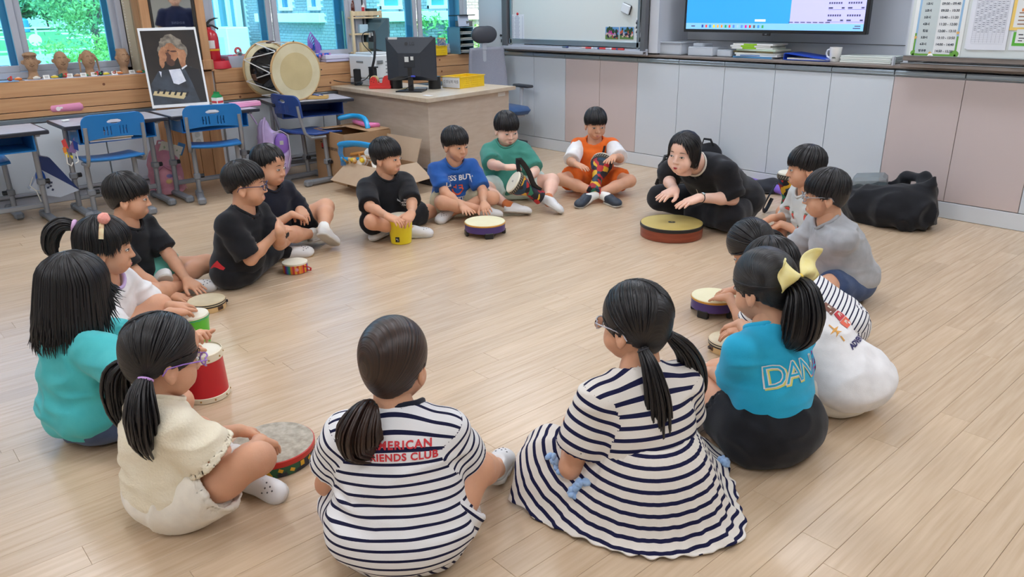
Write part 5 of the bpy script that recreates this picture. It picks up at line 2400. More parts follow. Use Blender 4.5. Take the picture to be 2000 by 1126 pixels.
for k in range(8):
 a0,a1,a2=2*PI*k/8,2*PI*(k+.5)/8,2*PI*(k+1)/8
 b.tube([((RJ+.004)*math.cos(a0),(RJ+.004)*math.sin(a0),-.004),((RJ+.004)*math.cos(a1),(RJ+.004)*math.sin(a1),-LJ+.004)],.0042,6)
 b.tube([((RJ+.004)*math.cos(a1),(RJ+.004)*math.sin(a1),-LJ+.004),((RJ+.004)*math.cos(a2),(RJ+.004)*math.sin(a2),-.004)],.0042,6)
b.build('tuning_cord',M('cord_white',(236,236,232),.6),t,60)
for k in range(8):
 a=2*PI*k/8
 b=B()
 b.cyl(((RJ+.004)*math.cos(a),(RJ+.004)*math.sin(a),-.012),((RJ+.012)*math.cos(a),(RJ+.012)*math.sin(a),.006),.0045,6)
 b.build('hook',KNOB,t)
for k in(2,4,6):
 a=2*PI*(k+.25)/8
 b=B()
 b.box((0,0,0),(.05,.012,.06),.004,T=Matrix.Translation(((RJ+.004)*math.cos(a),(RJ+.004)*math.sin(a),-LJ*.62))@Euler((0,0,a+PI/2)).to_matrix().to_4x4())
 b.build('tension_slide',M('slide_leather',(90,64,50),.6),t)
q=at(620,192,.622)
t=empty('pencil_tray',(q[0],q[1],.6205),.9,'low yellow wooden box of pencils on the drum desk','box')
b=B()
b.box((0,0,.013),(.17,.085,.026),.002)
b.build('wood_box',M('box_birch',(206,166,98),.5),t)
for i,c in enumerate(((40,80,180),(230,230,226),(30,60,150))):
 b=B()
 b.cyl((-.06,-.022+.02*i,.030),(.06,-.018+.018*i,.030),.0038,8)
 tag(b.build('pencil',M('pencil_%d'%i,c,.4),None,60),['blue','white','dark blue'][i]+' pencil on the yellow wooden box','pencil','pencils on the wooden box').location=(q[0],q[1],.6205)
 # power outlet on the pillar
q0=at_x(386,269,XW+.026)
t=empty('power_outlet',(XW+.025,q0[1],q0[2]),0,'white double power outlet on the pine pillar under the desk','outlet')
b=B()
b.box((.004,0,0),(.008,.085,.125),.003)
b.build('plate',M('outlet_white',(228,228,224),.4),t)
for z_ in(-.028,.028):
 b=B()
 b.lathe([(.022,.0085),(.022,.0105),(.018,.0105),(.016,.006),(0,.006)],Matrix.Translation((0,0,z_))@Euler((0,PI/2,0)).to_matrix().to_4x4(),20)
 s_=b.build('socket',M('outlet_grey',(196,196,192),.4),t)
 b=B()
 for y_ in(-.008,.008):
  b.cyl((.006,y_,z_),(.0068,y_,z_),.003,8)
 b.build('pin_hole',KNOB,s_)
 # ------------------------------------------------------------------ teacher's desk and what stands on it
DESKM=mat_noise('desk_birch',(206,190,172),(198,180,160),scale=2.4,stretch=(3,3,18),rough=.45,detail=5)
DESKT=mat_noise('desk_birch_top',(210,194,172),(198,180,156),scale=2.4,stretch=(18,3,3),rough=.4,detail=5)
ZD=.66
ox,oy=-4.784,3.446
t=empty('teacher_desk',(0,0,0),0,'pale birch L-shaped teacher desk with a monitor and yellow basket','desk')
b=B()
b.prism([(-6.27,3.475),(ox,oy),(ox-.22,4.535),(ox-.80,4.47),(ox-.70,4.06),(-6.27,4.10)],.028,Matrix.Translation((0,0,ZD-.028)))
b.build('desktop',DESKT,t)
b=B()
b.prism([(-6.25,3.53),(ox-.075,3.50),(ox-.075,3.52),(-6.25,3.55)],ZD-.030)
b.build('front_panel',DESKM,t)
b=B()
b.prism([(ox-.075,3.50),(ox-.272,4.50),(ox-.292,4.495),(ox-.095,3.50)],ZD-.030)
b.build('side_panel',DESKM,t)
b=B()
b.prism([(ox-.292,4.48),(ox-.76,4.43),(ox-.76,4.45),(ox-.292,4.50)],ZD-.030)
b.build('end_panel',DESKM,t)
b=B()
q=Vector((ox-.255,4.40,ZD-.075))
dd=Vector((-.197,1.0,0)).normalized()
b.add([q+dd*-.05+Vector((.004,.001,0)),q+dd*.05+Vector((.004,.001,0)),q+dd*.05+Vector((.004,.001,.032)),q+dd*-.05+Vector((.004,.001,.032))],[(0,1,2,3)])
b.build('asset_sticker',M('sticker_white',(230,228,222),.6),t,0)
MON=M('monitor_grey',(44,50,60),.45)
MON2=M('monitor_steel',(86,112,122),.4)
STICK=M('sticker_pale',(206,208,206),.6)
def monitor(name,label,base,rz,w,h,mat,stand=True,z0=.10,badge=None,tilt=0.0):
 """seen from behind: local -Y is the back"""
 t=empty(name,base,rz,label,'monitor')
 X=Matrix.Translation((0,0,z0+h/2))@Euler((tilt,0,0)).to_matrix().to_4x4()
 b=B(X)
 b.box((0,.012,0),(w,.022,h),.006)
 b.build('screen_bezel',mat,t)
 b=B(X)
 # tapered back with slanted faces
 a,c=(w/2-.004,h/2-.004),(w*.22,h*.14)
 vs=[(-a[0],0,-a[1]),(a[0],0,-a[1]),(a[0],0,a[1]),(-a[0],0,a[1]),(-c[0],-.045,-a[1]*.8),(c[0],-.045,-a[1]*.8),(c[0],-.045,c[1]),(-c[0],-.045,c[1])]
 b.add(vs,[(4,5,6,7),(0,1,5,4),(1,2,6,5),(2,3,7,6),(3,0,4,7)])
 bk_=b.build('back_shell',mat,t,0)
 b=B(X)
 b.box((0,-.0455,-.02),(w*.22,.004,h*.26),.002)
 b.build('mount_plate',M('monitor_plate',(36,40,48),.5),bk_)
 b=B(X)
 b.box((-.02,-.0485,.0),(.034,.002,.040))
 b.box((.026,-.0485,.008),(.024,.002,.028))
 b.build('rating_label',STICK,bk_,0)
 if stand:
  b=B()
  b.box((0,-.035,(z0+h*.35)/2+.006),(.042,.022,z0+h*.35),.004)
  b.build('stand_neck',BLACK,t)
  b=B()
  b.prism([(-.11,-.10),(.11,-.10),(.095,.09),(-.095,.09)],.010)
  b.build('stand_base',BLACK,t,0)
 return t,X,bk_
p=at(806,178,ZD)
mz=.20+PI
mon,X,bk_=monitor('monitor','dark grey monitor seen from behind with a maker badge and sticker',(p[0],p[1],ZD),.62,.42,.335,MON,z0=.085)
b=B(X@Matrix.Translation((-.02,-.021,.088))@Matrix(((1,0,0,0),(0,0,0,0),(0,1,0,0),(0,0,0,1))))
b2=B(X)
vs,fs=text_polys('LG',.036)
HH_=.335/2-.004
slope=.041/(HH_-.335*.14)
b2.add([(x+.022,-.004-(HH_-(.118+y))*slope*.95-.0025,.118+y)for x,y,z in vs],fs)
n_=20
b2.add([(-.026+.014*math.cos(2*PI*i/n_),-.004-(HH_-(.118+.014*math.sin(2*PI*i/n_)))*slope*.95-.0025,.118+.014*math.sin(2*PI*i/n_))for i in range(n_)],[tuple(range(n_))])
b2.build('badge',M('badge_dark',(22,24,28),.4),bk_,0)
b=B(X)
b.box((-.145,-.002,.152),(.075,.006,.030),.001)
b.build('asset_sticker',STICK,bk_,0)
b=B()
b.tube([(.01,-.05,.12),(.03,-.065,.10),(.02,-.06,.06),(-.03,-.05,.03),(-.06,-.02,.012)],.003,6)
b.tube([(.02,-.05,.125),(-.06,-.08,.10),(-.14,-.07,.09)],.003,6)
b.build('cable',KNOB,mon,60)
b=B()
b.box((.03,-.052,.122),(.034,.02,.013),.003)
b.build('cable_plug',M('plug_blue',(64,76,190),.4),mon)
p=at(733,160,ZD)
mon2,X,bk_=monitor('monitor','blue-grey monitor turned sideways beside the dark grey one',(p[0]-.02,p[1]+.05,ZD),-.02,.42,.30,MON2,stand=False,z0=.26,tilt=-.05)
b=B(X)
b.box((0,-.012,.115),(.25,.008,.045),.002)
b.build('vent',M('vent_teal',(58,84,94),.5),bk_)
b=B(X)
b.box((.16,-.006,-.10),(.03,.004,.034))
b.build('label_sheet',STICK,bk_,0)
# tape dispenser
p=at(744,173,ZD)
TR=M('dispenser_red',(214,48,48),.3,coat=.3)
t=empty('tape_dispenser',(p[0],p[1],ZD+.0005),.75,'red tape dispenser standing on the desk before the monitors','tape dispenser')
b=B()
b.box((.0,0,.014),(.19,.075,.028),.006)
prof=[(-.085,.028),(-.085,.060),(-.078,.085),(-.058,.10),(-.036,.096),(-.022,.075),(-.016,.048),(.0,.042),(.022,.052),(.030,.085),(.044,.105),(.060,.106),(.078,.090),(.088,.055),(.090,.028)]
for y_ in(-.034,.020):
 b.prism(prof,.014,Matrix.Translation((0,y_+.014,0))@Euler((PI/2,0,0)).to_matrix().to_4x4())
b.build('dispenser_body',TR,t,20)
b=B()
b.lathe([(.016,-.012),(.036,-.012),(.036,.012),(.016,.012)],Matrix.Translation((-.050,0,.072))@Euler((PI/2,0,0)).to_matrix().to_4x4(),24)
b.build('tape_roll',M('tape_tan',(216,202,150),.35),t)
b=B()
for k in range(4):
 a=k*PI/2+.4
 b.cyl((-.056+.014*math.cos(a),-.0345,.068+.014*math.sin(a)),(-.056+.014*math.cos(a),-.0355,.068+.014*math.sin(a)),.0042,8)
b.build('hub_hole',M('hub_dark',(120,20,24),.6),t)
def lattice_wall(b,L,H,T,nx_,nz_,z0,z1,margin=.12,fill=.42,th=.003):
 """panel in its own xz plane with rows of openings"""
 xs=[-L/2,-L/2+L*margin]
 step=L*(1-2*margin)/nx_
 for i in range(nx_):
  xs+=[xs[-1]+step*(1-fill)/2 if i==0 else xs[-1]+step*(1-fill),0]
  xs[-1]=xs[-2]+step*fill
 xs.append(L/2)
 zs=[0,z0]
 hs_=(z1-z0)/nz_
 for j in range(nz_):
  zs+=[zs[-1]+(hs_*(1-fill)/2 if j==0 else hs_*(1-fill)),0]
  zs[-1]=zs[-2]+hs_*fill
 zs.append(H)
 for i in range(len(xs)-1):
  for j in range(len(zs)-1):
   hole=i>=2 and(i%2==0)and i<len(xs)-2 and j>=2 and(j%2==0)and j<len(zs)-2
   if not hole:
    b.add([(xs[i],0,zs[j]),(xs[i+1],0,zs[j]),(xs[i+1],0,zs[j+1]),(xs[i],0,zs[j+1])],[(0,1,2,3)],T)
YEL=M('basket_yellow',(240,200,30),.4)
def basket(label,loc,rz,L,W,H,nx_=12,nz_=5):
 t=empty('basket',loc,rz,label,'basket')
 b=B()
 for s_ in(-1,1):
  lattice_wall(b,L,H,Matrix.Translation((0,s_*W/2,0)),nx_,nz_,.012,H-.012)
  lattice_wall(b,W,H,Matrix.Translation((s_*L/2,0,0))@Euler((0,0,PI/2)).to_matrix().to_4x4(),max(4,int(nx_*W/L)),nz_,.012,H-.012)
 b.add([(-L/2,-W/2,.002),(L/2,-W/2,.002),(L/2,W/2,.002),(-L/2,W/2,.002)],[(0,1,2,3)])
 b.build('basket_wall',YEL,t,0,solid=.003)
 b=B()
 for s_ in(-1,1):
  b.box((0,s_*(W/2+.003),H),(L+.018,.012,.006),.002)
  b.box((s_*(L/2+.003),0,H),(.012,W+.01,.006),.002)
 b.build('rim',YEL,t)
 return t
p=at(893,176,ZD)
bdir=at(930,172,ZD)-at(878,179,ZD)
brz=math.atan2(bdir[1],bdir[0])
bl=at(903,170,ZD)
t=basket('yellow slotted basket with a handwritten card on the teacher desk',(bl[0]-.02,bl[1]+.03,ZD+.0005),brz,.31,.20,.092,13,4)
b=B()
b.box((-.158,-.00,.050),(.003,.19,.092))
b.build('name_sheet',M('card_white',(236,236,238),.6),t,0)
bb_=B()
letter(bb_,'선생님께 제출',Matrix.Translation((-.1598,0,.052))@Matrix(((0,0,-1,0),(-1,0,0,0),(0,1,0,0),(0,0,0,1))),.030,bold=-.0002)
bb_.build('handwriting',M('pen_black',(34,34,40),.6),t,0)
q=at(836,187,ZD)
b=B()
b.box((0,0,.0015),(.09,.04,.002))
o=b.build('paper_slip',M('card_white',(236,236,238),.6))
o.location=(q[0],q[1],ZD+.0005)
tag(o,'small white paper slip at the desk edge before the monitor','paper')
# black organiser behind the monitor stand
p=at(806,176,ZD)
t=empty('desk_organiser',(p[0]-.10,p[1]+.10,ZD+.0005),.62,'black curved desk riser behind the monitor stand','organiser')
b=B()
for x0 in(-.17,.17):
 b.lathe([(.052,0),(.052,.10)],Matrix.Translation((x0,0,0)),20)
b.build('post',BLACK,t)
b=B()
b.box((0,0,.085),(.34,.10,.022),.004)
b.build('shelf',BLACK,t)
for i,(c,x,lb)in enumerate((((206,214,220),-.09,'white'),((226,150,160),-.05,'pink'),((90,190,90),.03,'green'),((230,200,200),.10,'pale'))):
 b=B()
 b.box((x,.0,.104),(.05,.05,.016),.002,rot=(0,0,.3*i))
 tag(b.build('note_pad',M('note_%d'%i,c,.6)),lb+' note pad on the black desk riser','note pad','note pads on the riser').matrix_world=t.matrix_basis.copy()
for i,(c,lb)in enumerate((((226,206,140),'manila paper sheet lying under the black riser'),((230,232,236),'white paper sheet lying under the black riser'))):
 b=B()
 b.box((-.05+i*.10,-.01,.003+i*.002),(.10,.12,.003),rot=(0,0,.2*i))
 tag(b.build('paper_sheet',M('sheet_%d'%i,c,.7)),lb,'paper').matrix_world=t.matrix_basis.copy()
 # speakers, cable pole, cables
for i,(px,py,lb)in enumerate(((702,166,'black desktop speaker left of the brown cable pole'),(729,157,'black desktop speaker right of the brown cable pole'))):
 p=at(px,py,ZD)
 t=empty('speaker',(p[0],p[1],ZD+.0005),.75,lb,'speaker')
 b=B()
 b.box((0,0,.070),(.07,.09,.14),.006)
 b.build('cabinet',BLACK,t)
 b=B()
 b.box((0,.046,.070),(.062,.004,.13),.002)
 b.build('grille',CHAR,t)
p=at(716,158,ZD)
t=empty('cable_pole',(p[0],p[1],ZD),0,'dark brown pole clamped to the desk carrying the turned monitor','pole')
b=B()
b.cyl((0,0,0),(0,0,.30),.022,16)
b.build('pole',M('pole_brown',(58,46,40),.35),t)
b=B()
b.box((.0,.0,.25),(.055,.055,.04),.006)
b.box((-.01,.05,.235),(.03,.10,.03),.006)
b.build('clamp_arm',BLACK,t)
p=at(694,165,ZD)
b=B()
rg=random.Random(3)
for i in range(7):
 b.tube(bez([(p[0]+.02*i-.1,p[1]+.06*rg.random(),ZD+.005),(p[0]+.05*rg.random(),p[1]-.05+.05*rg.random(),ZD+.006+.002*i),(p[0]+.08+.05*rg.random(),p[1]-.06+.04*rg.random(),ZD+.006+.004*i),(p[0]+.16,p[1]+.02*rg.random(),ZD+.03)],12),.0028,6)
b.build('cable_tangle',M('cable_grey',(60,78,92),.5))
o=bpy.data.objects['cable_tangle']
tag(o,'tangle of thin dark cables on the desk beside the speaker','cable')
p=np3((-5.85,3.59,ZD))
b=B()
b.tube(bez([(p[0],p[1]+.06,ZD+.16),(p[0]+.02,p[1]+.08,ZD+.26),(p[0]+.01,p[1]+.10,ZD+.40),(p[0]+.0,p[1]+.10,ZD+.46)],14),.011,8)
b.tube(bez([(p[0],p[1]+.10,ZD+.46),(p[0]-.10,p[1]+.06,ZD+.44),(p[0]-.12,p[1]+.06,ZD+.36),(p[0]-.02,p[1]+.08,ZD+.28)],14),.004,6)
b.tube(bez([(p[0]-.01,p[1]+.07,ZD+.16),(p[0]-.10,p[1]+.04,ZD+.06),(p[0]-.30,p[1]-.02,ZD+.03),(p[0]-.52,p[1]-.10,ZD+.055)],14),.004,6)
o=b.build('power_cable',KNOB,None,60)
tag(o,'thick black cable rising behind the speakers to a plug','cable')
t=empty('adapter_block',(-5.86,3.66,ZD+.0005),.4,'black power adapter box standing behind the left speaker','adapter')
b=B()
b.box((0,0,.08),(.05,.06,.16),.006)
b.box((0,.01,.165),(.06,.07,.012),.003)
b.build('adapter',BLACK,t)
# printer
p=at(690,150,ZD)
t=empty('printer',(-6.10,3.83,ZD+.0005),.05,'white desktop printer standing against the sill','printer')
PW=M('printer_white',(222,226,228),.45)
b=B()
b.box((0,0,.16),(.34,.30,.20),.012)
b.build('upper_body',PW,t)
b=B()
b.box((0,0,.030),(.345,.305,.056),.008)
b.build('paper_drawer',M('printer_grey',(176,180,186),.5),t)
b=B()
b.box((.176,-.06,.20),(.006,.06,.028),.002)
b.box((.0,-.1525,.20),(.10,.006,.014),.002)
b.build('grip_slot',M('slot_grey',(120,126,130),.5),t)
b=B()
for z_ in(.11,.14,.17,.20):
 b.box((.1715,.06,z_),(.004,.12,.008))
b.build('vent_slit',M('slot_grey',(120,126,130),.5),t,0)
b=B()
b.box((.0,.02,.268),(.30,.22,.012),.004)
b.build('lid',PW,t)
# wooden rack on the sill with bottles
q=at_x(688,95,-6.42)
t=empty('wooden_rack',(-6.42,q[1]+.13,.861),0,'small raw wooden rack on the sill holding bottles','rack')
RAW=mat_noise('raw_wood',(224,204,168),(208,186,146),scale=3,stretch=(8,8,1),rough=.6)
for s_ in(-1,1):
 for xx in(-.07,.07):
  b=B()
  b.box((xx,s_*.15,.21),(.022,.024,.42),.002)
  b.build('upright',RAW,t)
for z_ in(.06,.22,.36):
 b=B()
 b.box((0,0,z_),(.16,.29,.014),.002)
 b.build('shelf',RAW,t)
b=B()
b.box((.078,0,.395),(.012,.31,.04),.002)
b.build('front_slat',RAW,t)
def bottle(label,loc,prof,mat,capm,capp):
 t=empty('bottle',loc,0,label,'bottle','bottles on the wooden rack')
 b=B()
 b.lathe(prof,None,20)
 b.build('glass_body',mat,t,50)
 b=B()
 b.lathe(capp,None,16)
 b.build('cap',capm,t,50)
bottle('brown glass bottle on top of the wooden rack',(-6.44,q[1]+.05,.861+.368),[(.034,0),(.036,.006),(.036,.10),(.026,.135),(.013,.15),(.012,.17)],M('amber',(92,34,22),.1,coat=.5),M('cap_brown',(52,26,20),.4),[(.014,.165),(.014,.185),(0,.187)])
bottle('white squeeze bottle with red lettering on the wooden rack',(-6.42,q[1]+.135,.861+.368),[(.024,0),(.026,.005),(.026,.09),(.016,.115),(.008,.125)],M('bottle_white',(228,226,224),.4),M('bottle_nozzle',(236,226,220),.4),[(.008,.122),(.005,.150),(0,.152)])
b=B()
b.lathe([(.0264,.025),(.0266,.026),(.0266,.08),(.0264,.081)],Matrix.Translation((-6.42,q[1]+.135,.861+.368)),10,False,False,-.9,.4)
o=b.build('bottle_label',M('label_red',(196,40,50),.5))
o.parent=[x for x in bpy.data.objects if x.get('label','').startswith('white squeeze')][0]
o.matrix_parent_inverse=o.parent.matrix_basis.inverted()
thing_box('storage_tin','small dark green box on the wooden rack beside the bottles','box',(-6.42,q[1]+.225,.861+.368),(.09,.085,.07),M('tin_green',(44,66,66),.5))
thing_box('wood_block','small pale wood block on the wooden rack','block',(-6.36,q[1]+.185,.861+.368),(.03,.03,.045),RAW)
thing_box('paper_box','pale blue box on the middle shelf of the wooden rack','box',(-6.42,q[1]+.11,.861+.228),(.10,.09,.075),M('box_pale_blue',(186,216,232),.5))
thing_box('paper_box','cream box on the lower shelf of the wooden rack','box',(-6.42,q[1]+.12,.861+.068),(.11,.11,.08),M('box_cream',(224,206,166),.5))
# basket and bag on the sill, letter trays
q=at_x(855,103,-6.33)
t=basket('small yellow basket with a blue patterned cloth on the sill behind the monitor',(-6.335,q[1],.861),PI/2,.15,.12,.085,7,3)
b=B()
b.box((.055,0,.115),(.012,.13,.075),.004,rot=(0,-.06,0))
c=b.build('patterned_cloth',mat_noise('cloth_dots',(116,136,188),(224,214,190),scale=60,rough=.8,lo=.52,hi=.56),t)
b=B()
b.box((.055,0,.150),(.013,.128,.020),.004)
b.build('gold_strip',M('strip_gold',(226,178,60),.5),t)
v=Vol((-.14,-.17,-.005),(.12,.17,.22),.008)
v.ell((-.02,0,.08),(.075,.13,.09),k=.03)
v.half((0,0,-1),(0,0,.0))
V,Q=v.skin(1)
V=folds(V,Q,91,.008,10,10)
V[:,2]=np.maximum(V[:,2],0)
t=empty('fabric_bag',(-6.40,q[1]-.12,.861),0,'pale grey fabric bag slumped on the sill behind the monitor','bag')
to_obj('bag_body',V,Q,cloth_mat('bag_pale',(196,198,206)),t)
b=B()
b.tube(bez([(.02,.03,.14),(.03,.08,.175),(.02,.12,.12)],10),.006,6)
b.build('strap',KNOB,t,60)
q=at_x(897,96,-6.36)
t=empty('letter_tray',(-6.33,q[1]+.02,.861),0,'stacked blue-grey letter trays of papers at the sill end','letter tray')
TB=M('tray_blue',(96,138,160),.45)
b=B()
for s_ in(-1,1):
 b.box((-.03,s_*.085,.125),(.20,.006,.25),.001)
b.box((-.03,0,.25),(.20,.176,.006),.001)
b.box((-.13,0,.125),(.004,.17,.25),.001)
b.build('tray_case',TB,t)
for k in range(4):
 b=B()
 b.box((-.02,0,.012+k*.058),(.20,.166,.004),.001)
 b.build('tray_shelf',TB,t)
for k in range(4):
 for j in range(3):
  b=B()
  b.box((.0,.002*j,.018+k*.058+j*.008),(.19,.150,.005),.001,rot=(0,0,.03*(j-1)))
  o=b.build('paper_stack',M('papers_%d'%j,((216,220,216),(150,160,168),(226,226,210))[j],.7),None,0)
  o.location=(-6.33,q[1]+.02,.861)
  tag(o,('white','grey','cream')[j]+' papers in the '+('lowest','second','third','topmost')[k]+' letter tray','paper','papers in the letter trays')
for j,(c,lb)in enumerate((((196,206,226),'pale blue folder standing on the letter trays'),((120,120,118),'grey paper stack on top of the letter trays'),((34,36,44),'black folder topmost on the letter trays'))):
 b=B()
 if j==0:
  b.box((.05,-.02,.31),(.004,.14,.10),.001,rot=(0,-.12,.05))
 elif j==1:
  b.box((-.03,.05,.283),(.16,.09,.055),.004,rot=(0,0,.1))
 else:
  b.box((-.02,.02,.362),(.18,.20,.010),.002,rot=(0,-.03,.08))
 o=b.build('folder',M('folder_%d'%j,c,.5))
 o.location=(-6.33,q[1]+.02,.861)
 tag(o,lb,'folder')
 # office chair
t=empty('office_chair',(-5.57,4.84,0),R(-8-90),'grey mesh office chair with a dark headrest and blue seat','chair')
MESHG=mat_noise('chair_mesh',(150,152,164),(136,138,152),scale=240,rough=.8)
def shell(u,v):
 x=(u-.5)*.42
 return(x*(1-.24*max(0,v-.45)-.10*(1-v)**3),-.19-.03*math.sin(v*2.6)+.06*(abs(u-.5)*2)**2-.05*v,.50+.44*v)
b=B()
b.grid(shell,14,18)
b.build('backrest',MESHG,t,60,solid=.022)
v=Vol((-.17,-.34,.93),(.17,-.16,1.18),.006)
v.ell((0,-.245,1.055),(.128,.030,.070),k=.01)
v.ell((-.05,-.245,1.055),(.085,.032,.074),k=.03)
v.ell((.05,-.245,1.055),(.085,.032,.074),k=.03)
V,Q=v.skin(2)
to_obj('headrest',V,Q,M('headrest_dark',(62,64,72),.5),t)
b=B()
b.box((0,-.250,.955),(.05,.02,.08),.004)
b.box((0,-.258,.70),(.05,.03,.50),.008)
b.build('spine',GREYF,t)
b=B()
b.box((0,.02,.385),(.44,.42,.075),.034)
b.build('seat',cloth_mat('seat_blue',(62,92,136)),t,60)
b=B()
b.box((0,.0,.335),(.36,.34,.03),.01)
b.build('seat_pan',GREYF,t)
for s_ in(-1,1):
 b=B()
 b.tube([(s_*.18,-.02,.34),(s_*.25,-.02,.35),(s_*.262,-.02,.42),(s_*.262,-.01,.575)],[.016,.016,.018,.02],10)
 a_=b.build('arm_post',M('arm_grey',(196,200,206),.45),t,60)
 b=B()
 b.box((s_*.262,.01,.59),(.085,.25,.026),.011)
 b.build('arm_pad',CHAR,a_,60)
b=B()
b.cyl((0,0,.08),(0,0,.33),.026,14)
b.build('gas_column',BLACK,t)
for k in range(5):
 a=2*PI*k/5+.3
 b=B()
 b.tube([(0,0,.095),(.14*math.cos(a),.14*math.sin(a),.09),(.27*math.cos(a),.27*math.sin(a),.066)],[.026,.02,.014],8)
 l_=b.build('base_arm',CHAR,t,60)
 b=B()
 b.cyl((.27*math.cos(a)-.012*math.sin(a),.27*math.sin(a)+.012*math.cos(a),.027),(.27*math.cos(a)+.012*math.sin(a),.27*math.sin(a)-.012*math.cos(a),.027),.027,14,bev=.004)
 b.build('caster',BLACK,l_)
b=B()
b.tube([(.16,.02,.33),(.26,.04,.315),(.31,.05,.30)],.008,8)
b.build('lever',BLACK,t,60)
# ------------------------------------------------------------------ front wall: what lies on the worktop and hangs on the boards
ZT=.9185
def facing(x,z,y):
 """frame on a wall facing the room: local x to the right, local y up, z out of the wall"""
 return Matrix(((1,0,0,x),(0,0,-1,y),(0,1,0,z),(0,0,0,1)))
CLEAR=M('clear_plastic',(220,228,238),.2,alpha=.55)
for i,(px0,px1,py,hh,lb,wd)in enumerate(((1272,1331,107,.092,'cloudy clear plastic box with a lid, leftmost on the worktop',.22),(1333,1400,109,.070,'low clear plastic box with a notch, middle of the three on the worktop',.22),(1401,1436,110,.052,'small shallow clear plastic box, right of the other clear boxes',.16))):
 a,c=at(px0,py,ZT),at(px1,py+1,ZT)
 t=empty('plastic_box',((a[0]+c[0])/2+.01,YW+.14,ZT),0,lb,'box','clear boxes on the worktop')
 w=abs(c[0]-a[0])*.92
 b=B()
 b.box((0,0,hh/2),(w,wd,hh),.008)
 b.build('box_shell',CLEAR,t)
 b=B()
 b.box((0,0,hh*.42),(w*.86,wd*.84,hh*.7),.01)
 b.build('contents',M('box_inside',(214,218,222),.7),t)
 if i==0:
  b=B()
  b.box((0,0,hh+.004),(w+.016,wd+.016,.012),.004)
  b.build('lid',CLEAR,t)
 elif i==1:
  b=B()
  b.box((-.05,.0,hh+.012),(w*.40,wd*.6,.024),.004)
  b.build('lid',CLEAR,t)
  # textbooks, each with pages and spine band
BKS=[((90,150,200),'light blue textbook at the bottom of the stack on the worktop'),((232,236,238),'white and blue textbook second from the bottom of the stack'),((226,230,226),'white textbook third from the bottom of the stack'),((120,110,70),'olive yellow textbook in the middle of the stack'),((206,226,206),'pale green textbook in the middle of the stack'),((236,238,236),'white textbook with a lime band, third from the top'),((236,238,236),'white textbook with a lime band, second from the top'),((238,240,238),'topmost white textbook with a lime band on the stack')]
a,c=at(1446,111,ZT),at(1542,113,ZT)
for i,(col,lb)in enumerate(BKS):
 t=empty('textbook',((a[0]+c[0])/2+.012*((i*5)%3-1)-(.03 if i>4 else 0),YW+.155,ZT+.0005+i*.0128),.05*((i*3)%4-1.5)*.6,lb,'book','textbooks stacked on the worktop')
 b=B()
 b.box((0,.002,.0062),(.325,.20,.0100))
 b.build('pages',PAPER,t,0)
 b=B()
 b.box((0,0,.0118),(.33,.208,.0010))
 b.box((0,0,.0006),(.33,.208,.0010))
 b.box((0,-.1035,.0062),(.33,.001,.0122))
 b.build('cover',M('textbook_%d'%(i if i<5 else 5),col,.4),t,0)
 b=B()
 if i>4:
  b.box((-.02,-.1043,.0062),(.11,.0008,.0116))
  b.build('lime_band',M('lime',(150,206,40),.4),t,0)
 elif i in(1,3):
  b.box((-.05,-.1043,.0062),(.16,.0008,.006))
  b.build('spine_band',M('spine_%d'%i,((60,120,190),(60,60,50))[i//2],.4),t,0)
a,c=at(1563,115,ZT),at(1634,118,ZT)
t=empty('folder',((a[0]+c[0])/2,YW+.12,ZT+.0005),-.05,'blue plastic document folder lying on the worktop beside the mug','folder')
b=B()
b.box((0,0,.004),(.33,.22,.003),.001)
b.box((0,0,.030),(.33,.225,.003),.001,rot=(.0,.10,0))
b.box((-.165,0,.022),(.003,.22,.040),.001,rot=(0,.05,0))
b.build('cover',M('folder_blue',(30,76,196),.35),t)
b=B()
b.box((.01,0,.012),(.30,.205,.010))
b.build('papers',PAPER,t,0)
p=at(1650,118,ZT)
t=empty('mug',(p[0],YW+.075,ZT),-.1,'white mug with a small leaf drawing on the worktop','mug')
b=B()
b.lathe([(0,0),(.030,0),(.034,.006),(.041,.095),(.0385,.095),(.031,.010),(0,.008)],None,28)
b.build('cup',M('porcelain',(236,236,234),.2),t,50)
b=B()
b.tube([(-.036,0,.022),(-.058,0,.030),(-.068,0,.052),(-.060,0,.074),(-.039,0,.080)],.0065,8)
b.build('handle',M('porcelain',(236,236,234),.2),t,60)
b=B()
for k in range(5):
 a_=-PI/2+.1+.12*k
 b.ball((.0385*math.cos(a_),.0385*math.sin(a_),.026+.004*(k%2)),(.005,.003,.0026),8,5)
b.build('leaf_drawing',M('leaf_ink',(96,106,92),.5),t,60)
a,c=at(1672,119,ZT),at(1756,122,ZT)
for k in range(4):
 b=B()
 b.box((0,0,.0055),(.34,.20,.010),.001)
 o=b.build('workbook',M('workbook_%d'%(k%2),((222,226,220),(206,214,208))[k%2],.6))
 o.location=((a[0]+c[0])/2+.004*(k%2),YW+.14,ZT+.0005+k*.0112)
 tag(o,('lowest','second','third','topmost')[k]+' pale workbook of the flat pile right of the mug','book','pale workbooks right of the mug')
b=B()
b.box((-2.148,YW-.012,.945),(.012,.03,.055),.002)
tag(b.build('clear_stopper',CLEAR),'clear plastic stopper at the left edge of the pin board','stopper')
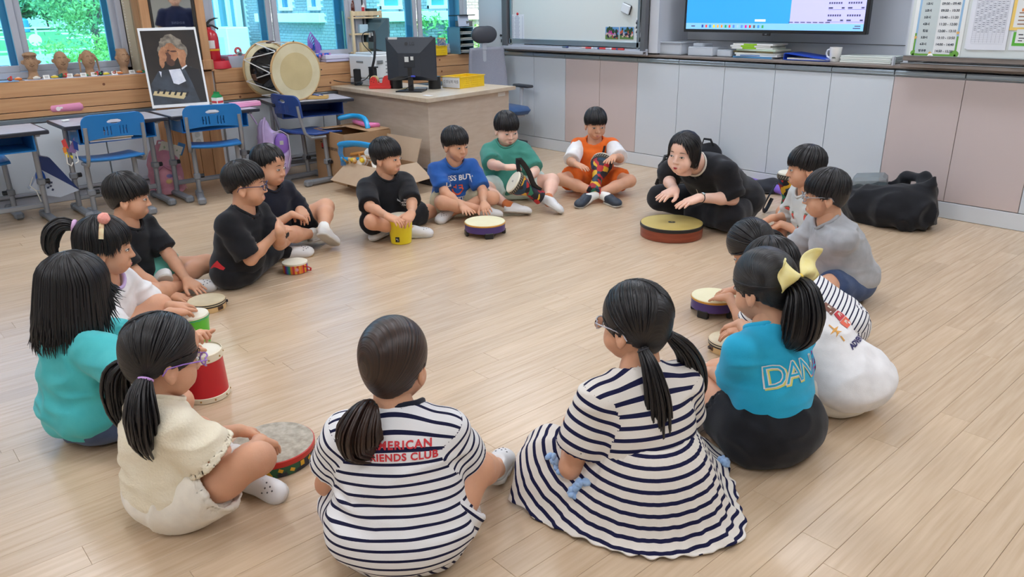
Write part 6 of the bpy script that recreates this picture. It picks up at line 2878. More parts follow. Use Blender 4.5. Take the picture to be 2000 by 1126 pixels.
# television
tl_,tr_=at_y(1333.5,63,YW+.04),at_y(1690,67,YW+.04)
TW=tr_[0]-tl_[0]
tz=(tl_[2]+tr_[2])/2
t=empty('television',((tl_[0]+tr_[0])/2,YW+.04,tz),0,'large wall television showing a blue desktop with a task bar','television')
TH=TW*.565
b=B()
b.box((0,.03,TH/2),(TW,.045,TH),.004)
b.build('casing',BLACK,t)
b=B()
b.box((.0,.012,-.008),(.06,.02,.022),.004)
lg=b.build('badge_block',BLACK,t)
b=B()
letter(b,'LG',facing(.0,-.008,.0015),.012,lift=.0003)
b.build('badge',M('badge_pale',(180,184,190),.4),lg,0)
def screen_quad(b,x0,x1,z0,z1,y=.0070):
 b.add([(x0,y,z0),(x1,y,z0),(x1,y,z1),(x0,y,z1)],[(0,1,2,3)])
e0,e1=-TW/2+.022,TW/2-.022
sc_parts=[('screen_desktop',(52,152,232),e0,e1,.022,TH-.022,.0074),('screen_taskbar',(126,186,232),e0,e1,.022,.066,.0070),('screen_panel',(178,178,236),e1-TW*.365,e1,.066,TH-.022,.0070)]
for nm,c,x0,x1,z0,z1,y in sc_parts:
 b=B()
 screen_quad(b,x0,x1,z0,z1,y)
 b.build(nm,M(nm,c,.3,emit=.75),t,0)
b=B()
for k,c in enumerate(((40,70,150),(230,70,60),(30,140,220),(240,200,40),(240,170,60),(230,140,40),(40,150,80),(220,70,70),(80,130,210),(160,190,220),(90,130,200),(200,40,140),(200,50,40),(90,90,90),(60,140,220),(60,160,90))):
 x=e0+.145+k*.0365*TW/1.54
 b=B()
 screen_quad(b,x,x+.016,.034,.054,.0064)
 b.build('task_icon',M('icon_%d'%k,c,.3,emit=.7),t,0)
SINK=M('screen_ink',(84,84,120),.5,emit=.25)
b=B()
for r_ in range(3):
 z=.30-r_*.034
 for k in range(9):
  x=e1-TW*.355+k*.024
  screen_quad(b,x,x+.016+.004*((k*r_)%2),z,z+.011,.0064)
for cc in range(2):
 for r_ in range(3):
  z=.27-r_*.078
  x0=e1-TW*.175+cc*TW*.092
  for k in range(6):
   screen_quad(b,x0+k*.016,x0+k*.016+.011,z,z+.012,.0064)
  screen_quad(b,x0,x0+.03,z-.030,z-.020,.0064)
  screen_quad(b,x0+.09,x0+.11,z-.030,z-.020,.0064)
  screen_quad(b,x0,x0+.115,z-.036,z-.0345,.0064)
screen_quad(b,e1-.06,e1-.02,.050,.056,.0064)
screen_quad(b,e1-.07,e1-.02,.036,.042,.0064)
screen_quad(b,e0+.05,e0+.085,.040,.048,.0064)
for k in range(7):
 screen_quad(b,e1-TW*.37+k*.045,e1-TW*.37+k*.045+.033,.072,.078,.0064)
b.build('screen_lettering',SINK,t,0)
b=B()
screen_quad(b,e0+TW*.415,e0+TW*.475,.078,.094,.0064)
b.build('screen_tooltip',M('tooltip',(226,232,244),.4,emit=.6),t,0)
# left board: schedule sheet, photographs, eraser, pens
def sheet(name,label,x,z,w,h,y,mat,cat,rot=0.0,grp=None):
 t=empty(name,mat=facing(x,z,y)@Euler((0,0,rot)).to_matrix().to_4x4(),label=label,cat=cat,group=grp)
 b=B()
 b.box((0,0,.0006),(w,h,.0012))
 b.build('sheet',mat,t,0)
 return t
yb_=YW-.034
INK=M('ink',(60,56,66),.7)
INKB=M('ink_blue',(90,104,150),.7)
q0,q1=at_y(999,28,yb_),at_y(1024,87,yb_)
t=sheet('class_list','white printed list held by a red magnet on the writing board',(q0[0]+q1[0])/2,(q0[2]+q1[2])/2,abs(q1[0]-q0[0]),abs(q1[2]-q0[2]),yb_,M('paper_bright',(224,230,238),.6),'paper')
ww,hh=abs(q1[0]-q0[0]),abs(q1[2]-q0[2])
b=B()
for k in range(26):
 z=hh/2-.022-k*(hh-.03)/26
 b.box((-ww*.38,z,.0014),(ww*.12,.0022,.0004))
 b.box((-ww*.05,z,.0014),(ww*.42*(.7+.3*((k*7)%4)/3),.0022,.0004))
 b.box((ww*.38,z,.0014),(ww*.07,.0022,.0004))
b.build('printed_line',INKB,t,0)
b=B()
b.lathe([(.012,0),(.012,.006),(.009,.008),(0,.008)],Matrix.Translation((0,hh/2+.004,.0012)),16)
mag=b.build('magnet',M('magnet_red',(206,36,46),.35))
mag.matrix_world=t.matrix_world if False else facing((q0[0]+q1[0])/2,(q0[2]+q1[2])/2,yb_)
tag(mag,'round red magnet above the printed list on the writing board','magnet')
for i,(x0,x1,lb)in enumerate(((1183,1208,'left group photograph with pink flowers on the writing board'),(1211,1237,'right group photograph under trees on the writing board'))):
 q0,q1=at_y(x0,52.5,yb_),at_y(x1,77,yb_)
 ww,hh=abs(q1[0]-q0[0]),abs(q1[2]-q0[2])
 t=sheet('photograph',lb,(q0[0]+q1[0])/2,(q0[2]+q1[2])/2,ww,hh,yb_,M('photo_sky',(96,150,206),.35),'photograph',0,'photographs on the writing board')
 rg=random.Random(40+i)
 b=B()
 b.box((0,-hh*.32,.0013),(ww,hh*.36,.0003))
 b.build('print_ground',M('photo_green',(96,130,66),.4),t,0)
 for nm,c,n_,y0,y1,s0 in(('print_trees',(40,70,40),9,.12,.40,.014),('print_blossom',(196,60,150)if i==0 else(190,90,60),8,.02,.18,.012),('print_people_dark',(36,36,60),9,-.32,-.05,.010),('print_people_light',(220,190,180),10,-.30,.0,.008),('print_people_red',(206,70,70),5,-.35,-.1,.008)):
  b=B()
  for k in range(n_):
   cx_,cy_=(rg.random()-.5)*ww*.86,hh*(y0+(y1-y0)*rg.random())
   r_=s0*(.6+.6*rg.random())
   b.add([(cx_+r_*math.cos(a_),cy_+r_*1.2*math.sin(a_),.0017+k*.00002+s0*.02)for a_ in np.linspace(0,2*PI,9)[:-1]],[tuple(range(8))])
  b.build(nm,M('photo_'+nm+str(i),c,.4),t,0)
q0=at_y(1247,54,yb_)
for k in range(4):
 zc_=at_y(1246.5,41+k*8.6,yb_)
 t=sheet('photo_strip',('topmost','second','third','lowest')[k]+' small white photo tile by the right edge of the writing board',zc_[0],zc_[2],.048,.050,yb_,M('paper_bright',(224,230,238),.6),'photograph',0,'small photo tiles on the writing board')
 b=B()
 for dx in(-.009,.010):
  b.add([(dx+.007*math.cos(a_),-.004+.014*math.sin(a_),.0015)for a_ in np.linspace(0,2*PI,9)[:-1]],[tuple(range(8))])
 b.build('print_figures',M('print_dark',(70,60,84),.5),t,0)
q0=at_y(1225,17,yb_)
t=empty('board_eraser',mat=facing(q0[0],q0[2],yb_)@Euler((0,0,-.32)).to_matrix().to_4x4(),label='white magnetic eraser with black felt stuck on the writing board',cat='eraser')
b=B()
b.box((0,0,.008),(.094,.074,.016),.005)
b.build('felt',BLACK,t)
b=B()
b.box((0,0,.020),(.092,.072,.014),.006)
b.build('cover',M('eraser_cover',(214,222,230),.35),t)
for k,(px,c,lb)in enumerate(((1103,(90,110,126),'grey blue marker pen on the board tray'),(1141,(210,190,190),'white and red marker pen, left of the row on the tray'),(1152,(204,60,62),'red marker pen, second of the row on the tray'),(1164,(186,190,206),'white and blue marker pen in the row on the tray'),(1176,(206,56,58),'red marker pen in the middle of the row on the tray'),(1188,(196,190,206),'white marker pen with a blue band on the tray'),(1200,(204,60,62),'red marker pen near the right of the row on the tray'),(1211,(206,70,66),'red marker pen at the right end of the row on the tray'))):
 q0=at_y(px,99+(px-1100)*.045,YW-.056)
 b=B()
 b.cyl((-.028,0,0),(.022,0,0),.008,10,bev=.0015)
 o=b.build('marker_pen',M('marker_%d'%k,c,.4))
 o.location=(q0[0],YW-.056,.905+.0485)
 tag(o,lb,'pen','marker pens on the board tray')
 b=B()
 b.cyl((.020,0,0),(.040,0,0),.0088,10,bev=.001)
 b.build('pen_cap',M('cap_%d'%(k%3),((60,70,120),(214,60,60),(226,226,230))[k%3],.4),o)
 # right board: timetable, notices, posters
yp=YW-.0345
def px_sheet(name,label,x0,y0,x1,y1,mat,cat,lift=0.0,top=None,rot=0.0):
 a,c=at_y(x0,y0,yp),at_y(x1,y1,yp)
 return a,c
ztop=1.62
a,c=at_y(1774,112,yp),at_y(1872,119.5,yp)
zb=(a[2]+c[2])/2
xl,xr=a[0],c[0]
W1=xr-xl
H1=ztop-zb
t=empty('timetable_poster',mat=facing(xl,zb,yp),label='white timetable poster with lesson hours and a green grass border',cat='poster')
b=B()
b.box((W1/2,H1/2,.0008),(W1,H1,.0014))
b.build('sheet',M('poster_sheet',(232,236,236),.3),t,0)
def flat(name,rects,mat,lift):
 b=B()
 for x0,y0,x1,y1 in rects:
  b.add([(x0,y0,lift),(x1,y0,lift),(x1,y1,lift),(x0,y1,lift)],[(0,1,2,3)])
 return b.build(name,mat,t,0)
ROW=.0385
z8=.024
flat('sky_border',[(.022,.04,W1-.022,H1-.02)],M('poster_blue',(150,190,224),.4),.0018)
flat('right_field',[(.045,.032,W1-.034,z8+ROW*8+.008)],M('poster_field',(226,230,232),.4),.0021)
flat('left_field',[(.034,.032,W1*.47,z8+ROW*8+.008)],M('poster_grey',(196,208,210),.4),.0023)
flat('grass_border',[(.020,.014,W1-.022,.031),(.020,.014,.030,.15),(W1-.032,.014,W1-.022,.135)],M('poster_green',(110,168,70),.4),.0025)
b=B()
for sx,rr in((.03,.022),(W1-.032,.026)):
 b.add([(sx+rr*math.cos(a_),.034+rr*.8*math.sin(a_),.0022)for a_ in np.linspace(0,2*PI,13)[:-1]],[tuple(range(12))])
b.build('bush',M('poster_green',(110,168,70),.4),t,0)
b=B()
for sx,sz in((.026,.125),(W1-.030,.155),(W1*.42,.036)):
 pts=[]
 for k in range(10):
  r_=.012 if k%2==0 else .006
  pts.append((sx+r_*math.sin(k*PI/5),sz+r_*math.cos(k*PI/5),.0029))
 b.add(pts,[tuple(range(10))])
b.build('star',M('poster_star',(230,180,100),.4),t,0)
TT=[('1교시','09:00 ~ 09:40'),('2교시','09:50 ~ 10:30'),('3교시','10:40 ~ 11:20'),('4교시','11:20 ~ 12:00'),('점심','12:00 ~ 13:10'),('5교시','13:10 ~ 13:50'),('6교시','14:00 ~ 14:40'),('방과후','14:50 ~ 15:30')]
PINK_=M('poster_ink',(44,58,74),.5)
b=B()
for k,(l_,r_)in enumerate(TT):
 z=z8+(7-k)*ROW+.024
 letter(b,l_,Matrix.Translation((W1*.26,z,.0026)),.0165,bold=.0006)
 letter(b,r_.replace('~','-'),Matrix.Translation((W1*.68,z,.0026)),.0195,bold=.0005)
b.build('lettering',PINK_,t,0)
b=B()
letter(b,'우리반 시간표',Matrix.Translation((W1*.5,z8+ROW*8+.040,.0026)),.045,bold=.001)
b.build('heading',PINK_,t,0)
b=B()
b.lathe([(.017,0),(.017,.005),(.012,.008),(0,.008)],facing(xl+W1*.44,zb+.016,yp-.0025),18)
tag(b.build('magnet',M('magnet_white',(236,236,234),.3)),'round white magnet at the foot of the timetable poster','magnet')
def notice(name,label,x0,x1,zb_,H,lift,mat,skew=0.0):
 t=empty(name,mat=facing(x0,zb_,yp-lift)@Euler((0,0,skew)).to_matrix().to_4x4(),label=label,cat='notice',group=None)
 b=B()
 b.box(((x1-x0)/2,H/2,.0006),(x1-x0,H,.0012))
 b.build('sheet',mat,t,0)
 return t
a,c=at_y(1887,97,yp),at_y(1963,98,yp)
notice('notice_sheet','plain white sheet half hidden behind the printed table notice',a[0]-.012,a[0]+.16,a[2]+.006,.40,.0006,M('paper_bright',(224,230,238),.6))
t=notice('notice_sheet','white notice printed with a grey table, right of the timetable',a[0],c[0],a[2],.42,.0022,M('paper_notice',(226,230,240),.5),.01)
W2=c[0]-a[0]
b=B()
for k in range(26):
 z=.035+k*.0108
 b.box((W2/2,z,.0015),(W2*.82,.0007,.0003))
for k in range(9):
 b.box((W2*(.09+.82*k/8),.175,.0015),(.0007,.27,.0003))
for k in range(20):
 for j in range(8):
  if(k*5+j*3)%4:
   b.box((W2*(.14+.1025*j),.10+k*.0102,.0015),(W2*.06,.004,.0003))
b.build('table_print',M('print_grey',(150,156,172),.6),t,0)
b=B()
for k in range(3):
 b.box((W2*.55,.362+k*.012,.0015),(W2*(.5-.08*k),.0035,.0003))
b.lathe([(.012,.0014),(.014,.0014)],Matrix.Translation((W2*.15,.372,0)),16,False,False)
b.face([(W2*.15-.008,.366,.0015),(W2*.15+.008,.366,.0015),(W2*.15,.382,.0015)])
b.build('head_print',INK,t,0)
a=at_y(1971,59,yp)
t=notice('notice_poster','yellow bordered notice with orange headings at the right picture edge',a[0],a[0]+.34,a[2],.42,.0006,M('border_yellow',(240,206,110),.5))
flat('inner_sheet',[(.016,.016,.324,.404)],M('poster_sheet',(232,236,236),.3),.0015)
flat('heading_bar',[(.045,.10,.16,.116),(.07,.20,.084,.26)],M('orange_print',(230,140,80),.5),.0018)
flat('print_lines',[(.035,.030+k*.020,.16,.036+k*.020)for k in range(4)],M('brown_print',(150,110,84),.6),.0018)
a=at_y(1975,89.5,yp)
t=notice('notice_poster','green bordered notice at the lower right picture edge',a[0],a[0]+.30,a[2],.075,.0006,M('border_green',(90,180,60),.5))
flat('inner_sheet',[(.014,.016,.30,.090)],M('poster_sheet',(232,236,236),.3),.0015)
flat('print_lines',[(.028,.026,.05,.031),(.03,.040,.06,.045),(.026,.058,.05,.064)],INK,.0018)
a=at_y(1971,98,yp)
notice('notice_sheet','blank white sheet under the green bordered notice',a[0]-.005,a[0]+.33,a[2],.10,.0001,M('paper_bright',(224,230,238),.6))
# ------------------------------------------------------------------ the people in the circle
C_BLACK=cloth_mat('cloth_black',(24,25,29),(31,32,37))
C_NAVY=cloth_mat('cloth_navy',(24,27,40),(30,34,48))
C_BLUE=cloth_mat('cloth_blue',(36,84,158),(44,96,172))
C_GREEN=cloth_mat('cloth_green',(66,140,126),(76,150,134))
C_ORANGE=cloth_mat('cloth_orange',(232,104,34),(240,116,44))
C_MINT=cloth_mat('cloth_mint',(206,226,218))
C_AQUA=cloth_mat('cloth_aqua',(122,206,190))
C_KHAKI=cloth_mat('cloth_khaki',(186,178,152),(160,152,126))
C_WHITE=cloth_mat('cloth_white',(232,231,232))
C_TURQ=cloth_mat('cloth_turquoise',(72,184,190),(84,196,200))
C_CREAM=cloth_mat('cloth_cream',(240,230,204),(246,238,216),weave=160,bump=.35)
C_IVORY=cloth_mat('cloth_ivory',(232,226,214))
C_SKY=cloth_mat('cloth_skyblue',(40,172,214),(48,182,224))
C_GREY=cloth_mat('cloth_grey',(164,166,170),(182,184,188))
C_LGREY=cloth_mat('cloth_lightgrey',(196,200,200),(206,210,208))
C_DENIM=cloth_mat('cloth_denim',(62,78,112),(80,96,130))
C_LILAC=cloth_mat('cloth_lilac',(200,180,226))
STRIPE_A=stripe_mat('stripe_navy_white',(236,236,238),(28,30,62),.0235,.0068)
STRIPE_B=stripe_mat('stripe_dress',(232,226,218),(28,30,66),.0300,.0105)
STRIPE_C=stripe_mat('stripe_thin',(238,238,240),(30,34,66),.0185,.0052)
BOWL=[(0,.023),(40,.020),(62,.004),(80,-.012),(95,-.014),(110,-.040),(180,-.070)]
SHORT=[(0,.046),(40,.044),(60,.026),(75,.008),(95,.004),(110,-.030),(180,-.062)]
HAIR_BOWL=dict(line=BOWL,rad=(.083,.100,.089))
def hd(**k):
 d=dict(HAIR_BOWL)
 d.update(k)
 return d
CAST=[]
def cast(**k):
 CAST.append(k)
 return k
orange=cast(label='boy in an orange vest shirt with white sleeves playing a small djembe',head=(1163,233,.52),yaw=-3,hyaw=18,pitch=14,lean=(.05,0),skin=1,res=1.25,hair=hd(),arms={1:dict(w=('p',1124,320,.285),t=('p',1160,336,.25),up=(-.6,.5,.6),curl=.22),-1:dict(w=('p',1199,306,.31),t=('p',1184,322,.29),up=(.2,.3,.9),curl=.25)},legs={1:dict(knee=('p',1095,350,.14),ankle=('p',1186,385,.06),toe=('p',1212,393,.05)),-1:dict(knee=('p',1230,353,.14),ankle=('p',1148,387,.055),toe=('p',1128,400,.03))},shoe='navy',sock=(SOCK_W,.22),shirt=dict(mat=C_ORANGE,sleeve=.35,loose=1.05,sw=(.056,.056)),shorts=dict(mat=C_ORANGE,len=.7,r=(.085,.085)))
greenb=cast(label='boy in a green t-shirt with a small djembe across his lap',head=(989,242,.535),yaw=0,hyaw=24,pitch=18,lean=(.03,0),skin=2,res=1.25,face='chub',hs=1.04,bulk=1.14,armw=1.15,legw=1.12,hair=hd(),arms={1:dict(w=('p',988,327,.30),t=('p',1021,325,.30),up=(0,.3,.9),curl=.35,hint=(.8,-.2,-.5)),-1:dict(w=('p',1038,345,.22),t=('p',1034,356,.17),up=(-.7,.3,.3),curl=.6)},legs={1:dict(knee=('p',945,372,.10),ankle=('p',995,402,.055),toe=('p',1024,404,.055)),-1:dict(knee=('p',1078,353,.19),ankle=('p',1070,390,.06),toe=('p',1090,402,.05))},sock=(cloth_mat('sock_orange',(198,112,62)),.26),shirt=dict(mat=C_GREEN,sleeve=.92,loose=1.1,sw=(.060,.072),hem=(.15,.125,.085),collar=C_GREEN),shorts=dict(mat=C_MINT,len=.7,r=(.092,.09)))
blueb=cast(label='boy in a blue lettered t-shirt drumming on a low purple drum',head=(888,272,.50),yaw=14,hyaw=24,pitch=10,lean=(.10,0),skin=1,res=1.2,hair=hd(),arms={1:dict(w=('p',905,405,.165),t=('p',921,424,.145),curl=.12,spread=.2,hint=(.6,-.4,.2)),-1:dict(w=('p',945,398,.18),t=('p',953,415,.15),up=(.3,.4,.8),curl=.5)},legs={1:dict(knee=('p',863,396,.12),ankle=('p',945,410,.05),toe=('p',975,412,.045)),-1:dict(knee=('p',962,386,.13),ankle=('p',880,414,.05),toe=('p',863,428,.03))},shirt=dict(mat=C_BLUE,sleeve=.85,sw=(.052,.06),loose=1.03,collar=C_BLUE),shorts=dict(mat=C_KHAKI,len=.72))
yellowb=cast(label='boy in a plain black t-shirt resting both hands on a yellow drum',head=(752,296,.505),yaw=20,hyaw=38,pitch=6,lean=(.06,0),skin=1,res=1.15,hair=hd(),arms={1:dict(w=('p',757,422,.205),t=('p',780,432,.185),curl=.5,hint=(.8,-.3,-.4)),-1:dict(w=('p',804,416,.215),t=('p',793,431,.185),curl=.5,up=(.1,.4,.8))},legs={1:dict(knee=('p',727,433,.11),ankle=('p',798,448,.06),toe=('p',838,446,.05)),-1:dict(knee=('p',840,412,.11),ankle=('p',757,448,.05),toe=('p',733,460,.03))},shirt=dict(mat=C_BLACK,sleeve=.95,sw=(.056,.064),loose=1.08,collar=C_BLACK),shorts=dict(mat=C_BLACK,len=.7))
navyb=cast(label='boy in a navy t-shirt seated behind the boy with blue glasses',head=(522,312,.53),yaw=34,hyaw=22,pitch=10,lean=(.10,0),skin=1,res=1.15,face='chub',hs=1.03,bulk=1.1,armw=1.12,legw=1.1,hair=hd(line=SHORT,rad=(.081,.096,.087)),arms={1:dict(w=('p',570,418,.24),t=('p',590,424,.215),curl=.5),-1:dict(w=('p',586,408,.245),t=('p',594,422,.215),curl=.6)},legs={1:dict(knee=('p',556,458,.10),ankle=('p',612,456,.06),toe=('p',660,442,.06)),-1:dict(knee=('p',636,404,.21),ankle=('p',632,448,.06),toe=('p',662,470,.035))},sock=(SOCK_W,.2),shirt=dict(mat=C_NAVY,sleeve=.8,sw=(.055,.062),loose=1.08,collar=C_NAVY),shorts=dict(mat=C_BLACK,len=.72))
glassb=cast(label='boy with dark blue glasses holding both hands out in the air',head=(474,348,.545),yaw=52,hyaw=28,pitch=4,lean=(.10,0),skin=1,res=1.1,hs=1.02,hair=hd(line=[(0,.034),(40,.036),(60,.014),(78,.002),(95,.012),(110,-.012),(180,-.050)]),glasses=M('glasses_blue',(40,42,88),.3),arms={1:dict(w=('p',540,455,.28),t=('p',582,438,.27),up=(.2,0,.9),curl=.12,spread=.2),-1:dict(w=('p',545,452,.30),t=('p',552,428,.33),up=(-.5,.6,.4),curl=.15,spread=.2)},legs={1:dict(knee=('p',474,505,.09),ankle=('p',560,492,.06),toe=('p',600,484,.05),up=(0.6,0,.8)),-1:dict(knee=('p',552,466,.13),ankle=('p',470,516,.05),toe=('p',498,526,.05),up=(-.3,.8,.4))},sole='tan',sock=(C_BLACK,.93),shirt=dict(mat=C_BLACK,sleeve=.9,sw=(.056,.066),loose=1.06,collar=C_BLACK),shorts=dict(mat=C_BLACK,len=.72))
mintb=cast(label='boy in a black printed t-shirt and mint shorts with a tambourine',head=(245,372,.525),yaw=48,hyaw=30,pitch=8,lean=(.09,0),skin=1,res=1.05,hair=hd(),arms={1:dict(w=('p',332,576,.10),t=('p',381,586,.075),curl=.1,spread=.2,hint=(.6,-.3,-.5)),-1:dict(w=('p',366,548,.12),t=('p',402,572,.075),curl=.1,spread=.2,hint=(-.5,-.2,-.3))},legs={1:dict(knee=('p',300,573,.10),ankle=('p',360,556,.06),toe=('p',400,552,.045)),-1:dict(knee=('p',404,514,.13),ankle=('p',325,556,.055),toe=('p',312,572,.03))},shirt=dict(mat=C_BLACK,sleeve=.8,collar=C_BLACK),shorts=dict(mat=C_AQUA,len=.62))
teacher=cast(label='woman in black leaning over a wide yellow drum, wearing a wristwatch',head=(1338,288,.52),pel=(1428,392),yaw=-36,hyaw=10,neckv=(.135,.07),pitch=4,roll=-4,s=1.28,hs=1.09,bulk=1.15,lean=(.33,.0),skin=2,lips=1,res=1.3,seen=True,neck=.12,shw=.135,hair=hd(line=[(0,.075),(22,.072),(40,.03),(56,-.02),(72,-.072),(100,-.080),(180,-.085)],rad=(.084,.099,.090),drop=.09,flare=.10,part=(.012,-.03,.07,.004),crown=(.1,.5,1),n=130,jag=.003,over=.010,out=.003),arms={1:dict(w=('q',1318,371,.27),t=('q',1281,390,.235),e=('q',1303,348,.27),curl=.1,spread=.2),-1:dict(w=('q',1366,386,.25),t=('q',1324,401,.215),e=('q',1430,388,.215),curl=.15,spread=.24)},legs={1:dict(knee=('q',1292,386,.12),ankle=('q',1352,404,.06)),-1:dict(knee=('q',1424,424,.10),ankle=('q',1350,412,.06))},noshoes=True,bare=False,shirt=dict(mat=C_BLACK,sleeve=.9,sw=(.05,.062),loose=1.0,neckr=.056,hem=(.15,.13,.1),collar=M('piping_pale',(206,200,188),.7),cw=.0045),shorts=dict(mat=C_BLACK,len=1.97,r=(.080,.074),name='trousers'),hipb=1.0)
def cpx(name,rgb):
 return M(name,rgb,.6)
BAND_Y=cpx('band_yellow',(222,232,110))
pomgirl=cast(label='girl in a white shirt with lilac trim wearing a pompom headband',head=(199,466,.525),yaw=56,hyaw=22,pitch=8,lean=(.10,0),skin=1,res=1.0,hair=hd(line=[(0,.026),(38,.018),(56,-.006),(66,-.018),(80,-.006),(96,-.012),(106,-.11),(180,-.125)],rad=(.083,.099,.090),drop=.12,crown=(0,-.2,1),n=120,out=.008,tails=[dict(tie=(-.01,-.098,.070),pts=[(0,-.045,.012),(0,-.085,-.02),(0,-.10,-.075),(.0,-.085,-.11)],wid=[.013,.026,.032,.028,.012],band=cpx('band_lilac',(212,172,214)),bt=.008,n=70)]),arms={1:dict(w=('p',332,610,.235),t=('p',381,606,.20),curl=.35,hint=(.6,-.4,-.4)),-1:dict(w=('p',334,597,.225),t=('p',374,594,.195),curl=.35)},legs={1:dict(knee=('p',312,597,.13))},shirt=dict(mat=C_WHITE,sleeve=.8,sw=(.054,.066),loose=1.06,collar=C_LILAC),shorts=dict(mat=C_IVORY,len=.6))
turq=cast(label='girl with a black bob in a turquoise t-shirt, seen from behind',head=(143,549,.525),s=.95,hs=1.03,yaw=112,hyaw=8,pitch=10,lean=(.04,.0),skin=1,res=.95,seen=True,hair=hd(line=[(0,.026),(48,.0),(64,-.11),(90,-.15),(180,-.162)],rad=(.088,.104,.092),drop=.17,flare=.36,crown=(.0,-.2,1),n=260,out=.022,over=.026,jag=.010,r=.005),arms={1:dict(w=('p',362,672,.37),t=('p',384,652,.41),curl=1.2,hint=(.6,-.3,-.7)),-1:dict(w=('p',350,672,.33),t=('p',378,672,.30),curl=.5)},legs={1:dict(knee=('l',.225,.20,.115)),-1:dict(toe=('l',.19,.26,.06))},shirt=dict(mat=C_TURQ,sleeve=1.0,sw=(.062,.078),loose=1.14,hem=(.165,.145,.10),collar=C_TURQ,fold=.009),shorts=dict(mat=C_DENIM,len=.7))
cream=cast(label='girl with pigtails and purple glasses in a cream flutter sleeve top',head=(309,676,.495),s=.92,hs=1.05,yaw=112,hyaw=-4,pitch=14,lean=(.04,.0),skin=1,res=.8,glasses=M('glasses_purple',(158,112,206),.15,coat=.5),hair=hd(line=[(0,.030),(40,.022),(58,.018),(74,.014),(92,.002),(104,-.03),(180,-.078)],rad=(.080,.096,.088),part=(.0,-.098,.05,.0035),n=110,ties=[(1,(.064,-.062,-.028)),(-1,(-.064,-.062,-.028))],tails=[dict(tie=(.064,-.062,-.028),pts=[(.018,-.022,-.03),(.028,-.035,-.085),(.02,-.035,-.15),(.012,-.02,-.215)],wid=[.012,.030,.042,.038,.012],band=cpx('band_violet',(206,160,226)),n=120,wave=.008,tip=.5),dict(tie=(-.064,-.062,-.028),pts=[(-.018,-.022,-.03),(-.026,-.030,-.085),(-.03,-.03,-.14),(-.02,-.02,-.20)],wid=[.012,.030,.036,.030,.010],band=cpx('band_violet',(206,160,226)),n=90,wave=.008,tip=.5)]),arms={1:dict(w=('p',506,860,.16),t=('p',540,868,.105),curl=.5,hint=(.7,-.4,-.5)),-1:dict(w=('p',466,840,.17),t=('p',502,842,.11),curl=.45)},legs={1:dict(knee=('p',505,895,.16),ankle=('l',-.06,.25,.06),toe=('l',-.16,.26,.05)),-1:dict(knee=('l',-.22,.21,.11),ankle=('l',.06,.20,.05),toe=('l',.21,.235,.04),up=(-.2,-.75,.65))},sock=(SOCK_W,.2),shirt=dict(mat=C_CREAM,sleeve=.62,sw=(.055,.082),loose=1.02,hem=(.135,.115,.075),fold=.007,collar=C_CREAM),shorts=dict(mat=C_IVORY,len=.52,r=(.088,.088),fold=.009))
stripe=cast(label='girl with a low brown ponytail in a striped t-shirt, seen from behind',head=(767,688,.535),yaw=172,hyaw=-16,pitch=10,lean=(.08,.0),skin=1,res=.75,bulk=1.05,hair=hd(mat=HAIR_B,line=[(0,.040),(40,.034),(58,.010),(72,-.02),(84,.004),(100,-.016),(112,-.05),(180,-.085)],rad=(.083,.098,.091),n=150,ties=[(0,(-.022,-.090,-.078))],tails=[dict(tie=(-.022,-.090,-.078),pts=[(-.006,-.03,-.02),(-.014,-.045,-.055),(-.012,-.04,-.09),(.02,-.03,-.12)],wid=[.015,.040,.056,.052,.024],band=cpx('band_black',(16,16,18)),n=170,tip=.25,r=.0042)]),arms={1:dict(w=('l',.15,.29,.13),t=('l',.12,.39,.11),hint=(.5,-.3,-.8)),-1:dict(w=('l',-.16,.27,.12),t=('l',-.12,.36,.10),hint=(-.5,-.3,-.8))},legs={1:dict(knee=('q',930,915,.205),ankle=('q',968,915,.06),toe=('q',984,880,.04)),-1:dict(knee=('l',-.20,.24,.12))},shoe='white',shirt=dict(mat=STRIPE_A,sleeve=.62,sw=(.054,.060),loose=1.10,hem=(.176,.150,.10),fold=.0055,collar=C_NAVY,neckr=.060,sag=.3),shorts=dict(mat=STRIPE_A,len=.58,r=(.094,.088)))
dress=cast(label='girl with long black pigtails in a navy striped dress, seen from behind',head=(1246,612,.545),yaw=-146,hyaw=22,pitch=6,lean=(.07,.0),skin=1,res=.75,s=1.06,bulk=1.02,glasses=M('glasses_clear',(206,204,214),.1,alpha=.75),hair=hd(line=[(0,.030),(40,.020),(56,.0),(64,-.03),(78,.006),(94,.0),(108,-.04),(180,-.082)],rad=(.084,.100,.093),part=(.0,-.098,.05,.003),n=120,ties=[(1,(.060,-.064,-.040)),(-1,(-.060,-.064,-.040))],tails=[dict(tie=(-.060,-.064,-.040),pts=[(-.006,-.035,-.05),(.002,-.055,-.14),(.006,-.06,-.25),(.01,-.05,-.36)],wid=[.010,.022,.034,.036,.016],band=cpx('band_dark',(40,40,46)),bt=.003,n=130,tip=.5),dict(tie=(.060,-.064,-.040),pts=[(.04,-.03,-.05),(.08,-.035,-.12),(.105,-.03,-.20),(.10,-.0,-.29)],wid=[.010,.024,.036,.036,.018],band=cpx('band_dark',(40,40,46)),bt=.003,n=120,tip=.4)]),arms={1:dict(w=('l',.10,.25,.16),t=('l',.04,.32,.14),hint=(.5,-.3,-.8)),-1:dict(w=('l',-.10,.21,.16),t=('l',-.02,.28,.14),hint=(-.45,-.3,-.8))},noshoes=True,bare=False,shirt=dict(mat=STRIPE_B,sleeve=.72,sw=(.054,.064),loose=1.02,hem=(.128,.105,.07),fold=.004,dress=True,sag=.2))
